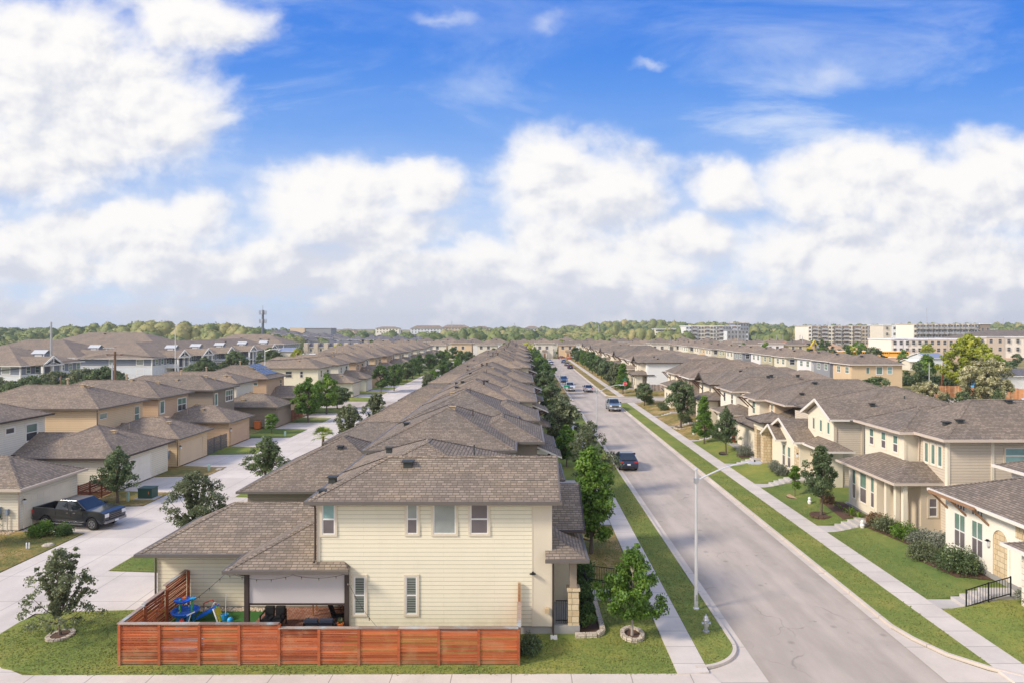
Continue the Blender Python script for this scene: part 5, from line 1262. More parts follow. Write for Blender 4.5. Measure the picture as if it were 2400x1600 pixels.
sp('big_p', 19, 'round', 8.4, 8.6, 1.0, 150, 13000, .38, 'l_pale', crad=.7, tr=.2, spike=12)
sp('far_g', 20, 'round', 7.5, 6.5, .8, 40, 800, .75, 'l_oak', crad=1.0, tr=.2)
sp('far_b', 21, 'egg', 8.0, 6.0, .8, 40, 800, .75, 'l_bright', crad=1.0, tr=.2)
sp('far_y', 22, 'round', 8.0, 7.0, .8, 40, 800, .75, 'l_yellow', crad=1.0, tr=.2)
sp('far_c', 23, 'cone', 9.0, 5.0, .4, 40, 800, .7, 'l_dark', crad=.8, tr=.2)
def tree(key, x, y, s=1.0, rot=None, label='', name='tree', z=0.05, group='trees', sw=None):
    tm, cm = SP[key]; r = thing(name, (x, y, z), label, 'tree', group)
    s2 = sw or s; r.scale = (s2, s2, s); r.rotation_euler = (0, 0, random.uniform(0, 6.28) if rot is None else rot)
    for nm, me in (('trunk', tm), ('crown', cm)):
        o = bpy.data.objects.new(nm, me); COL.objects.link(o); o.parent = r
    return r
def ring(x, y, rx, ry, z, label, m='ringstone', h=.16, soil='mulch', w=.24, part=None):
    r = thing('stone_ring' if m != 'mulch' else 'mulch_ring', (x, y, z), label, 'edging', 'tree rings')
    n = 14; b = B()
    for k in range(n):
        a0, a1 = 2 * math.pi * (k + .06) / n, 2 * math.pi * (k + .94) / n; hh = h * random.uniform(.85, 1.12)
        q = [(x + (rx + o_) * math.cos(a), y + (ry + o_) * math.sin(a)) for o_, a in ((0, a0), (w, a0), (w, a1), (0, a1))]
        b.prism(q, z - .05, z + hh, m, random.random())
    b.build('stone', r)
    b = B(); b.poly([(x + (rx + .05) * math.cos(2 * math.pi * k / 20), y + (ry + .05) * math.sin(2 * math.pi * k / 20), z + .06) for k in range(20)], soil); b.build('soil', r)
# near trees placed from the photograph
tree('ring_l', -21.05, 31.0, 1.0, 0.4, 'sparse young tree in the stone ring on the lower left corner lawn'); ring(-21.05, 31.0, .36, .46, .05, 'pale stone ring round the young tree on the lower left lawn', h=.08, w=.2)
tree('pear', 4.9, 30.95, 1.08, 1.0, 'small rounded tree with pale trunk in the stone ring beside the sidewalk', sw=.98); ring(4.92, 31.0, .36, .52, .05, 'tan block ring round the pale-trunked tree beside the sidewalk', h=.17, w=.19)
tree('street_dense', 4.15, 42.3, 1.0, 0.3, 'tall dense bright green tree by the corner house roof and left sidewalk', sw=1.08)
tree('wisp_t', 5.6, 57.5, 1.0, 2.0, 'wispy olive-green tree leaning over the left kerb by the navy car', sw=1.05)
tree('oak_n', -32.5, 54.6, .92, 0.8, 'grey-green tree between the red gate and the green transformer', sw=1.1)
tree('wisp_n', -21.9, 45.6, 1.0, 1.3, 'feathery olive tree overlapping the eave of the cream garage roof')
tree('oak_n2', -22.1, 58.6, .93, 0.2, 'dark leafy tree half hidden behind the second garage roof', sw=1.15)
tree('oak_n', -35.2, 43.8, .8, 0.9, 'tree cut by the left picture edge beside the cream garage', sw=.95)
tree('olive_m', -21.3, 83.3, 1.0, None, 'round olive tree between the alley and the middle roofs beyond the palm'); tree('olive_m', -21.2, 98, 1.0, None, 'spreading olive tree over the alley, beyond the round olive one')
tree('green_m', -32.2, 101.8, 1.05, .5, 'fresh green tree standing on the left alley lawn by the taupe garage'); tree('green_m', -32.4, 112, 1.05, 2.2, 'second fresh green tree just behind the one by the taupe garage')
tree('oak_m', -32.4, 128.5 - 10, .75, None, 'low round oak before the cross street on the left alley', sw=1.0); tree('sapling', -33.5, 90.6, 1.05, None, 'small conical evergreen on the lawn near the orange bin', sw=2.0)
tree('dark_m', -29.8 - 1.4, 149, 1.0, None, 'left one of two dark trees beyond the cross street by the white garage', sw=.95); tree('dark_m', -27.4 - 1.8, 153.5, 1.0, None, 'right one of two dark trees beyond the cross street by the white garage', sw=.95)
for k, (x, y, key, s) in enumerate([(-31.5, 171, 'dark_m2', .8), (-30.5, 178, 'oak_m', 1), (-21, 178, 'dark_m2', .9), (-31, 190, 'dark_m', .95), (-22, 166, 'green_m', .65), (-21.5, 152, 'olive_m', .9), (-31, 203, 'dark_m2', 1), (-22, 196, 'oak_m', .9), (-30, 216, 'dark_m', 1), (-21, 214, 'green_m', .8), (-31, 230, 'oak_m', 1), (-22, 238, 'dark_m2', 1), (-30, 248, 'dark_m', 1), (-21.5, 262, 'oak_m', 1), (-31, 270, 'green_m', .9), (-30, 290, 'dark_m', 1)]):
    tree(key, x, y, s, None, f'{dict(dark_m="dark", dark_m2="dark bushy", oak_m="grey-green", green_m="bright green", olive_m="olive")[key]} tree on the far left alley, {ORD[k]} from the camera', group='trees along the far alley')
# trees along the left kerb in front of the middle block
lk = [(4.3, 69, 'oak_m', .95), (4.6, 78, 'olive_m', 1.25), (3.9, 87, 'oak_m', 1.0), (5.2, 95, 'olive_m', 1.2), (4.9, 103, 'green_m', .75), (4.3, 112, 'oak_m', 1.1), (4.4, 136, 'oak_m', 1.2), (4.6, 144, 'dark_m', 1.1), (4.2, 152, 'green_m', .95), (4.8, 160, 'dark_m2', 1.1), (4.5, 169, 'dark_m', 1.1), (4.2, 178, 'green_m', 1.0), (4.7, 188, 'dark_m2', 1.05), (4.4, 198, 'green_m', 1.0), (4.6, 210, 'green_m', 1.0), (4.4, 223, 'dark_m', 1.1), (4.8, 237, 'green_m', 1.0), (4.2, 250, 'dark_m2', 1), (4.5, 265, 'dark_m', 1), (4.5, 281, 'green_m', 1)]
tc = dict(dark_m="dark round", dark_m2="dark bushy", oak_m="grey-green", green_m="bright green", olive_m="olive wispy")
for k, (x, y, key, s) in enumerate(lk): tree(key if k % 4 else 'green_m', x, y, s * (.8 if k % 4 == 0 else 1) * (.88, 1, .8)[k % 3], None, f'{tc[key if k % 4 else "green_m"]} tree on the left kerb, {ORD[k]} past the navy car', group='trees along the left kerb')
# right side
tree('oak_n2', 21.85, 50.2, 1.0, 1.4, 'dark oak with mulched foot in front of the beige porch house', z=.3, sw=.98); tree('sapling', 22.2, 55.9, 1.0, None, 'thin bright sapling just left of the dark oak, right lawn', z=.25)
tree('oak_n', 22.2, 75.0, 1.05, 0.3, 'grey-green tree in a black mulch circle near the stone porch tower', z=.3, sw=1.0); tree('cone', 21.6, 81.9, 1.0, 1, 'narrow bright green tree left of the mulch-circle tree on right lawn', z=.2)
tree('oak_big', 21.8, 94.8, 1.0, 2, 'large dark oak with stone ring on the right lawn before the cross street', z=.2); tree('oak_m', 21.5, 122, .78, None, 'small round oak at the cross street corner on the right', z=.2, sw=.75)
ring(22.2, 75.0, .7, .75, .25, 'black edged mulch circle under the grey-green tree, right lawn', 'black_plastic', .08, w=.08); ring(21.8, 94.8, .8, .9, .15, 'stone ring round the large dark oak on the right', h=.2); ring(21.85, 50.2, .55, .6, .26, 'dark edged mulch bed at the foot of the oak before the beige house', 'mulch', .08); ring(22.2, 55.9, .6, .7, .22, 'thin soil circle under the thin bright sapling', 'mulch', .05, 'dirt', w=.06)
ring(22.9, 29.3, .6, .7, .35, 'rough cream stone ring at the right picture edge on the lawn', h=.22)
tree('cone', 21.0, 145, 1.12, None, 'bright green conical tree behind the stop sign', z=.2, sw=1.35)
rk = [(20.9, 137.5 + 19, 'olive_m', 1.2), (21, 165, 'oak_m', 1.1), (21.5, 176, 'oak_m', 1.05), (21.2, 187, 'oak_m', 1.1), (21.4, 199, 'dark_m', 1.0), (21.1, 211, 'dark_m2', 1.05), (21.4, 224, 'dark_m', 1.05), (21, 238, 'green_m', .9), (21.5, 252, 'dark_m', 1.0), (21.2, 268, 'oak_m', 1), (21.4, 284, 'dark_m', 1)]
for k, (x, y, key, s) in enumerate(rk): tree(key, x, y, s, None, f'{tc[key]} tree on the right lawns past the stop sign, {ORD[k]} of its row', z=.2, group='trees along the right kerb')
# trees before the apartments, far left
BELT = [(30, 100, 884, 'big_r'), (95, 104, 893, 'big_o'), (-20, 108, 870, 'big_o'), (75, 122, 872, 'big_r'), (130, 150, 858, 'big_o'), (190, 150, 852, 'big_o'), (245, 146, 850, 'big_r'), (275, 140, 872, 'big_r'), (160, 138, 880, 'big_r'), (345, 128, 872, 'big_y'), (385, 132, 868, 'big_o'), (430, 158, 862, 'big_o'), (478, 170, 834, 'big_r'), (452, 180, 850, 'big_r'), (548, 182, 818, 'big_r'), (572, 176, 850, 'big_o'), (510, 172, 862, 'big_o'), (632, 192, 811, 'big_r'), (655, 186, 832, 'big_r'), (610, 186, 838, 'big_o'), (697, 205, 812, 'big_y'), (695, 200, 835, 'big_r'), (735, 225, 826, 'big_o'), (770, 240, 822, 'big_r'), (830, 262, 830, 'big_o'), (866, 268, 810, 'big_o'), (640, 170, 852, 'big_r')]
for k, (px, y, tp, key) in enumerate(sorted(BELT)):
    x = (px - 1228) * y / 1600; gz = hgt(x, y); hh = 14 - (tp + (9 if px < 450 else 4) - 769) * y / 1600 - gz; s_ = hh / {'big_r': 8.6, 'big_o': 8.0, 'big_y': 12.5}[key]
    tree(key, x, y, s_, None, f'{dict(big_r="dark broad", big_o="olive-brown broad", big_y="light green")[key]} tree in the belt before the grey-blue apartments, {ORD[k]} from the left', z=gz, group='trees before the apartments', sw=max(s_, .6) * (.9 if key != 'big_y' else .8))
# far right trees
tree('big_y', 99, 152, 1.0, 1, 'huge yellow-green tree towering at the right behind the bleached one', z=0); tree('big_p', 82.5, 122, 1.0, 2, 'bleached pale-leaved round tree above the right-hand roofs', z=0)
tree('oak_m', 72.5 - 12, 117, 1.1, None, 'dark tree in front of the large tan end house', z=0, sw=1.15); tree('big_p', 66.5, 113, .62, .5, 'brownish round bush-tree right of the large tan house', z=0); tree('oak_n', 78, 112.5, .85, None, 'thin young tree beside the guard rail, far right', z=0)
BEHIND = [(44.5, 101, 'oak_m', .9), (49, 103, 'dark_m', .62), (76, 118, 'oak_m', .6), (71, 115, 'olive_m', .7), (86, 168, 'far_g', .7), (92, 174, 'far_g', .8), (97, 168, 'far_g', .75), (88, 185, 'far_g', .9), (110, 160, 'far_b', .8), (118, 165, 'far_g', .8), (105, 178, 'far_b', .9), (122, 176, 'far_b', .9), (112, 190, 'far_g', .8), (128, 190, 'far_g', .8), (86, 215, 'far_g', .8), (96, 195, 'far_g', .6), (43, 142, 'oak_m', .9), (48, 168, 'oak_m', .7), (46, 190, 'dark_m', .9)]
for k, (x, y, key, s) in enumerate(sorted(BEHIND, key=lambda q: q[0] / q[1])):
    tree(key, x, y, s, None, f'{dict(oak_m="grey-green", dark_m="dark", olive_m="olive", far_g="dark green", far_b="bright green")[key]} tree behind the right-hand roofs, {ORD[k]} from the left', z=0, group='trees behind the right-hand roofs')
# scattered trees around the town's far edge
rr = random.Random(5); ck = 0
for (xa, xb_, ya, yb_, n_) in ((-130, -52, 245, 330, 20), (-20, 4, 316, 318, 3), (6, 150, 336, 342, 12), (-60, 160, 360, 372, 22), (85, 190, 225, 330, 16), (90, 230, 330, 372, 16), (-180, -85, 330, 372, 14)):
    for i, (x, y) in enumerate(sorted([(rr.uniform(xa, xb_), rr.uniform(ya, yb_)) for _ in range(n_)], key=lambda q: q[0] / q[1])):
        key = rr.choice(['far_g', 'far_b', 'far_y', 'far_g', 'far_c', 'far_b'])
        zone = {-130: 'open ground left of far roofs', -20: 'street end', 6: 'gap behind the first end row', -60: 'woods edge behind the end rows', 85: 'ground right of outer row', 90: 'ground before far right apartments', -180: 'far left town edge'}[xa]
        tree(key, x, y, rr.uniform(.6, 1.0), None, f'{dict(far_g="dark green", far_b="bright green", far_y="yellow-green", far_c="conical dark")[key]} tree at the {zone}, {ORD[i]} from the left', z=hgt(x, y) - .1, group=f'trees on the {zone}')

# hedges, bushes
def bush(x, y, w_, d_, h_, lm, label, n=1500, ls=.11, z=.05, name='bush', clip=False, seed=0):
    r = np.random.default_rng(int(abs(x * 31 + y * 17)) + seed); rt = thing(name, (x, y, z), label, 'bush', 'bushes and hedges')
    nc = max(10, int(30 * w_ * d_ / 2)); a = r.uniform(0, 6.28, nc); q = r.uniform(0, 1, nc) ** .5
    px, py = q * np.cos(a) * w_ * .4, q * np.sin(a) * d_ * .4; pz = h_ * (1 - q ** 2 * .45) * r.uniform(.35, .85, nc)
    idx = r.integers(0, nc, n); off = r.normal(size=(n, 3)); off /= np.linalg.norm(off, axis=1)[:, None]; off *= (r.uniform(0, 1, n) ** .4)[:, None] * min(w_, d_, h_ * 1.4) * .24
    C = np.stack([px, py, pz], 1)[idx] + off
    if clip: C[:, 2] = np.minimum(C[:, 2], h_ * .92)
    C[:, 2] = np.maximum(C[:, 2], .02)
    V, Q = leaf_quads(C, ls, r)
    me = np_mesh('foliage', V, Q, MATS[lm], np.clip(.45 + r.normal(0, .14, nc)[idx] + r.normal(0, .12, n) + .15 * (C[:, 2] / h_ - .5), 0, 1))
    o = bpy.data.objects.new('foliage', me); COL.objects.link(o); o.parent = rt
    b = B()
    for i in range(min(nc, 14)): b.tube([(x + px[i] * .1, y + py[i] * .1, z), (x + px[i], y + py[i], z + pz[i])], [.025, .008], 'bark', 4, cap=False)
    b.build('stem', rt)
    return rt
bush(-32.4, 45.9, 1.7, 1.5, 1.05, 'l_bright', 'clipped round green bush before the dark pickup', 3000); bush(-31.1, 46.2, 1.3, 1.2, .85, 'l_dark', 'smaller dark clipped bush at the drive edge by the pickup', 2200)
for k in range(4): bush(2.95, 32.0 + k * .95, .95, .9, 1.35 + .1 * (k % 2), 'l_dark', f'dark upright shrub beside the stone pier of the corner house, {ORD[k]} of four', 2200, .12)
bush(3.1, 36.6, 1.5, 1.4, 2.3, 'l_dark', 'tall dark shrub by the entry walk of the corner house', 2600, .13); bush(.25, 29.4, 1.1, 1.2, .8, 'l_oak', 'low dark shrub at the right end of the red fence', 2000, .11)
bush(23.5, 40.1, 1.7, 2.0, 1.2, 'l_olive', 'olive shrub by the tall windows of the cream stucco house, left of two', 3000, .11, .3); bush(24.1, 37.9, 2.1, 2.7, 1.6, 'l_oak', 'big grey-green shrub below the tall windows by the railing', 4200, .12, .4)
bush(24.5, 34.2 - 1.0, 1.0, 1.0, .9, 'l_sage', 'small sage shrub with pinkish tips at the foot of the railing', 1500, .10, .5)
for k, (x, y, w_, d_, h_, lm) in enumerate([(23.9, 45.2, 1.8, 1.9, 1.2, 'l_olive'), (24.5, 43.9, 2.0, 1.9, 1.1, 'l_bright'), (24.9, 42.7, 1.9, 1.9, 1.0, 'l_sage'), (25.6, 41.8, 1.7, 1.7, 1.1, 'l_sage'), (23.9, 46.4, 1.3, 1.1, 1.2, 'l_brown')]):
    bush(x, y, w_, d_, h_, lm, ['green shrub right of the spiky plants', 'low olive shrub in the bed between the two right houses', 'sage shrub in the bed between the two right houses', 'brownish shrub in the bed against the cream stucco corner', 'rusty thin shrub beside the beige porch walk'][k], 2200, .11, .5)
for k in range(3): bush(23.7, 62.6 + k * 1.05, 1.25, 1.2, 1.15, 'l_sage', f'silver-grey hedge shrub under the paired windows, {ORD[k]} of three', 2000, .11, .45, clip=True)
bush(23.4, 72.3, 1.8, 1.8, 1.3, 'l_sage', 'straggly grey shrub on dark mulch left of the stone porch', 2600, .10, .4); bush(23.4, 52.6, 1.1, 1.2, .9, 'l_brown', 'brown dry shrub left of the beige house bay', 1500, .10, .45)
for k, (x, y) in enumerate([(23.8, 84), (23.5, 92.4), (23.3, 97.5), (23.8, 101), (23.3, 113), (23.6, 117), (22.8, 124)]): bush(x, y, 1.6, 1.5, 1.1, ['l_dark', 'l_oak', 'l_olive'][k % 3], f'shrub against the right-hand fronts beyond the stone porch, {ORD[k]} of them', 1300, .15, .4)
for k, (x, y) in enumerate([(22.8, 154), (22.6, 160), (22.8, 170)]): bush(x, y, 2.2, 2.0, 1.6, 'l_dark', f'dark shrub by the fronts past the stop sign, {ORD[k]} of three', 1000, .2, .4)
bush(69, 121, 8, 4, 2.2, 'l_olive', 'tangled olive scrub beside the road behind the right roofs', 5000, .3, 0); bush(77, 116, 6, 2.6, 1.6, 'l_oak', 'low dark scrub before the guard rail', 3500, .28, 0); bush(98, 168, 22, 4, 2.6, 'l_oak', 'long dark hedge behind the orange fence', 5000, .5, 0)
def spiky(x, y, z, label, h_=.75, n=44):
    r = thing('spiky_plant', (x, y, z), label, 'plant', 'spiky plants'); b = B(); rs = random.Random(int(x * 77 + y))
    for k in range(n):
        a = rs.uniform(0, 6.28); e = rs.uniform(.35, 1.45); L = h_ * rs.uniform(.8, 1.1)
        d_ = Vector((math.cos(a) * math.cos(e), math.sin(a) * math.cos(e), math.sin(e))); u = Vector((-math.sin(a), math.cos(a), 0)) * .03
        p0 = Vector((x, y, z + .12)); p1 = p0 + d_ * L * .6; p2 = p0 + d_ * L - Vector((0, 0, .12 * math.cos(e)))
        tn = rs.uniform(.3, .9); b.poly([p0 - u, p0 + u, p1 + u, p1 - u], 'l_bright', tn); b.poly([p1 - u, p1 + u, p2], 'l_bright', tn)
    b.build('leaf_blades', r); b = B(); b.lathe([(.1, 0), (.08, .2), (0, .22)], (x, y, z), 'bark', 8); b.build('stem', r)
spiky(23.5, 49.0, .45, 'left one of two spiky green plants by the beige porch'); spiky(23.6, 47.6 + .95 - .4, .45, 'right one of two spiky green plants by the beige porch', .7)
for k in range(5): spiky(23.6 + .1 * (k % 2), 50.0 + k * .48, .45, f'grey-green low agave in the bed below the bay windows, {ORD[k]} of five', .28, 18)
# palm
pr = thing('palm_tree', (-21.4, 72.8, 0), 'short fan palm behind the second garage roof', 'palm', 'palms'); b = B(); b.tube([(-21.4, 72.8, 0), (-21.45, 72.8, 1.2), (-21.4, 72.8, 2.4)], [.2, .16, .13], 'bark', 8); b.build('trunk', pr)
b = B(); rs = random.Random(3)
for k in range(26):
    a = rs.uniform(0, 6.28); e = rs.uniform(-.5, 1.3); o_ = Vector((-21.4, 72.8, 2.4)); d_ = Vector((math.cos(a) * math.cos(e), math.sin(a) * math.cos(e), math.sin(e))); st = o_ + d_ * .75
    b.tube([o_, st], [.02, .012], 'l_yellow', 4, cap=False); sd = d_.cross(Vector((0, 0, 1))).normalized(); up = sd.cross(d_)
    for j in range(13):
        f_ = R(-75 + j * 12.5); dd = (d_ * math.cos(f_) + sd * math.sin(f_)).normalized(); w_ = (sd * math.cos(f_) - d_ * math.sin(f_)) * .035; tip = st + dd * rs.uniform(.62, .8) - Vector((0, 0, .16))
        m_ = st + dd * .4; b.poly([st, m_ + w_, tip, m_ - w_], 'l_yellow' if rs.random() < .5 else 'l_bright', rs.uniform(.2, .7))
b.build('frond', pr)

# ================================================================== woods on the hills (one mass)
rw = np.random.default_rng(3)
def uvs(nu, nv):
    P_ = [(0, 0, 1)] ; 
    th = np.linspace(0, 2 * math.pi, nu, endpoint=False); ph = np.linspace(.0, math.pi * .62, nv)
    V = np.array([[math.sin(p) * math.cos(a), math.sin(p) * math.sin(a), math.cos(p)] for p in ph for a in th])
    Q = np.array([[j * nu + i, (j + 1) * nu + i, (j + 1) * nu + (i + 1) % nu, j * nu + (i + 1) % nu] for j in range(nv - 1) for i in range(nu)])
    return V, Q
def woods(name, label, spots, nl, col, sz, res):
    V0, Q0 = uvs(*res); Vs, Qs, Ts = [], [], []; base = 0
    for (x, y, z, w_, h_, tv) in spots:
        ph = rw.uniform(0, 6.28, 4); a = np.arctan2(V0[:, 1], V0[:, 0])
        lump = 1 + .20 * np.sin(3 * a + ph[0] + 4 * V0[:, 2]) + .15 * np.sin(5 * a + ph[1] - 6 * V0[:, 2]) + rw.normal(0, .07, len(V0))
        P_ = np.stack([x + V0[:, 0] * w_ / 2 * lump, y + V0[:, 1] * w_ / 2 * lump, z + h_ * .40 + V0[:, 2] * h_ * .58 * (.75 + .25 * lump)], 1)
        Vs.append(P_); Qs.append(Q0 + base); base += len(P_); Ts.append(np.clip(tv + rw.normal(0, .05, len(Q0)) - .06 * (V0[Q0[:, 0], 2] < .2), 0, 1))
        n = int(nl); v = rw.normal(size=(n, 3)); v[:, 2] = np.abs(v[:, 2]); v /= np.linalg.norm(v, axis=1)[:, None]
        C = np.stack([x + v[:, 0] * w_ * .53, y + v[:, 1] * w_ * .53, z + h_ * .40 + v[:, 2] * h_ * .62], 1) + rw.normal(0, .25, (n, 3))
        nn = v + rw.normal(size=(n, 3)) * .5; nn /= np.linalg.norm(nn, axis=1)[:, None]; d_ = np.cross(nn, rw.normal(size=(n, 3))); d_ /= np.linalg.norm(d_, axis=1)[:, None]; e_ = np.cross(nn, d_); s_ = (w_ * sz * rw.uniform(.6, 1.3, n))[:, None]
        V = np.empty((n, 4, 3)); V[:, 0] = C - d_ * s_ * .5; V[:, 1] = C + e_ * s_ * .4; V[:, 2] = C + d_ * s_ * .5; V[:, 3] = C - e_ * s_ * .4
        Vs.append(V.reshape(-1, 3)); Qs.append(np.arange(n * 4).reshape(n, 4) + base); base += n * 4; Ts.append(np.clip(tv + rw.normal(0, .07, n), 0, 1))
    me = np_mesh(name, np.concatenate(Vs), np.concatenate(Qs), MATS[col], np.concatenate(Ts))
    o = bpy.data.objects.new(name, me); COL.objects.link(o); tag(o, label, 'woods', None, 'stuff'); return o
CLEAR = [(-118, -20, 405, 470), (118, 172, 470, 560), (190, 345, 395, 640), (60, 215, 330, 470), (-250, -190, 660, 740), (-95, -25, 880, 960), (185, 330, 330, 640)]
sp1 = []
y = 384.0
while y < 1150:
    stp = 8.4 + (y - 384) * .012
    x = -0.85 * y
    while x < 0.85 * y:
        px, py = x + rw.uniform(-3, 3), y + rw.uniform(-3, 3)
        if not any(a < px < c and e < py < f for a, c, e, f in CLEAR) and abs(px / py) < .82 and rw.random() < .86:
            if -.385 < px / py < -.14 and y < 780 and rw.random() < .72: x += stp * 1.15; continue
            az = px / py; w_ = rw.uniform(6.5, 13.5); h_ = rw.uniform(4.5, 10.5 if y > 620 else 12) * (1 + .25 * math.sin(px * .031 + py * .02))
            tv = .42 + .18 * math.sin(px * .02 + py * .013) + rw.normal(0, .11)
            if az < -.2: tv -= .02
            if -.18 < az < .15: tv += .05
            sp1.append((px, py, hgt(px, py) - .5, w_, h_, tv))
        x += stp * 1.15
    y += stp * 1.25
for i in range(420):                                        # far left hillside, nearer
    yy = rw.uniform(250, 410); xx = -rw.uniform(.30, .86) * yy - 12
    if yy < 320 and xx > -.60 * yy: continue
    sp1.append((xx, yy, hgt(xx, yy) - .4, rw.uniform(6.5, 10), rw.uniform(6, 9.5), .40 + rw.normal(0, .16)))
print('woods', len(sp1))
woods('woods', 'autumn-tinted woods covering the hills along the horizon', [s for s in sp1 if s[1] < 620], 64, 'l_wood', .125, (11, 6))
woods('far_woods', 'distant woods on the skyline hills', [s for s in sp1 if s[1] >= 620], 24, 'l_wood', .15, (9, 5))

# ================================================================== vehicles (length along +x, facing +x)
def car_proto(kind, pm, tail=True):
    r = bpy.data.objects.new('pickup_truck' if kind == 'pickup' else 'parked_car', None); COL.objects.link(r)
    if kind == 'pickup': L0, L1, Wd, rW, wx, bz, belt = -2.92, 2.92, 1.01, .425, (-1.80, 1.90), .50, 1.27
    elif kind == 'suv': L0, L1, Wd, rW, wx, bz, belt = -2.32, 2.35, .94, .35, (-1.42, 1.45), .30, .98
    else: L0, L1, Wd, rW, wx, bz, belt = -2.30, 2.30, .90, .33, (-1.38, 1.38), .28, .90
    def archpts(cx, rr): return [(cx + rr * math.cos(a), rW + rr * math.sin(a)) for a in np.linspace(math.pi - .15, .15, 9)]
    ra = rW + .09
    low = [(L0 + .03, bz + .1), (L0 + .12, bz)] + archpts(wx[0], ra) + archpts(wx[1], ra) + [(L1 - .25, bz - .05), (L1 - .03, bz + .1)]
    if kind == 'pickup': top = [(L1, 1.06), (L1 - .05, 1.20), (L1 - .4, 1.30), (1.35, 1.37), (1.2, belt + .06), (-1.15, belt + .06), (-1.15, belt + .10), (L0 + .02, belt + .12), (L0, .8)]
    elif kind == 'suv': top = [(L1, .70), (L1 - .1, .84), (L1 - .7, .96), (1.25, 1.03), (-2.0, 1.10), (-2.25, 1.06), (L0, .80)]
    else: top = [(L1, .62), (L1 - .12, .74), (L1 - .8, .86), (1.05, .94), (-1.75, .98), (-2.2, .94), (L0, .70)]
    prof = low + top
    b = B(); n = len(prof); tap = lambda z: Wd - (.05 if z > belt - .05 else 0) - (.03 if z < bz + .12 else 0)
    for s_ in (-1, 1):
        pts = [(x, s_ * tap(z), z) for x, z in prof]; b.poly(pts if s_ < 0 else pts[::-1], pm)
    for i in range(n):
        a, c = prof[i], prof[(i + 1) % n]
        if kind == 'pickup' and a[1] > 1.25 and c[1] > 1.25 and a[0] < -1.0 and c[0] < -1.0: continue
        b.poly([(a[0], tap(a[1]), a[1]), (c[0], tap(c[1]), c[1]), (c[0], -tap(c[1]), c[1]), (a[0], -tap(a[1]), a[1])], pm)
    if kind == 'pickup':                                    # rails round the open bed
        for s_ in (-1, 1): b.box(L0 + .02, -1.15, s_ * (Wd - .17), s_ * (Wd - .055), belt - .3, belt + .119, pm)
        b.box(L0 + .02, L0 + .12, -Wd + .17, Wd - .17, belt - .3, belt + .119, pm); b.box(-1.22, -1.10, -Wd + .17, Wd - .17, .8, belt + .115, pm)
    body = b.build('body', r, bevel=.03)
    if kind == 'pickup':
        b = B(); b.box(L0 + .12, -1.22, -Wd + .17, Wd - .17, .78, .80, 'black_plastic', skip='')
        for s_ in (-1, 1): b.box(L0 + .12, -1.22, s_ * (Wd - .18), s_ * (Wd - .171), .8, belt + .1, 'black_plastic')
        b.build('truck_bed', r)
    # greenhouse
    if kind == 'pickup': bx, tx, zt, wt = (-1.12, 1.48), (-.92, .50), 1.96, .76
    elif kind == 'suv': bx, tx, zt, wt = (-2.12, 1.38), (-1.0, .10), 1.60, .66
    else: bx, tx, zt, wt = (-1.85, 1.15), (-.95, .15), 1.42, .62
    zb = belt + (.04 if kind == 'pickup' else .04); wb = Wd - .07
    if kind == 'suv': zb = 1.05
    B4 = [Vector((bx[0], -wb, zb)), Vector((bx[1], -wb, zb)), Vector((bx[1], wb, zb)), Vector((bx[0], wb, zb))]; T4 = [Vector((tx[0], -wt, zt)), Vector((tx[1], -wt, zt)), Vector((tx[1], wt, zt)), Vector((tx[0], wt, zt))]
    b = B(); b.poly(T4, pm)
    for i in range(4): b.poly([B4[i], B4[(i + 1) % 4], T4[(i + 1) % 4], T4[i]], pm)
    b.build('cabin', r, bevel=.05)
    def pane(q, nm, splits=1):
        q = [Vector(p) for p in q]; nrm = (q[1] - q[0]).cross(q[3] - q[0]).normalized()
        for k in range(splits):
            f0, f1 = k / splits, (k + 1) / splits; g = .035 if splits > 1 else 0
            a = q[0].lerp(q[1], f0 + (g if k else 0)); c = q[0].lerp(q[1], f1 - (g if k < splits - 1 else 0)); d_ = q[3].lerp(q[2], f1 - (g if k < splits - 1 else 0)); e = q[3].lerp(q[2], f0 + (g if k else 0))
            cen = (a + c + d_ + e) / 4; bb = B(); bb.poly([cen + (p - cen) * .90 + nrm * .012 for p in (a, c, d_, e)], 'g_car'); bb.build(nm, r)
    pane([B4[1], B4[2], T4[2], T4[1]], 'windshield'); pane([B4[3], B4[0], T4[0], T4[3]], 'rear_window')
    pane([B4[0], B4[1], T4[1], T4[0]], 'side_window', 2); pane([B4[2], B4[3], T4[3], T4[2]], 'side_window', 2)
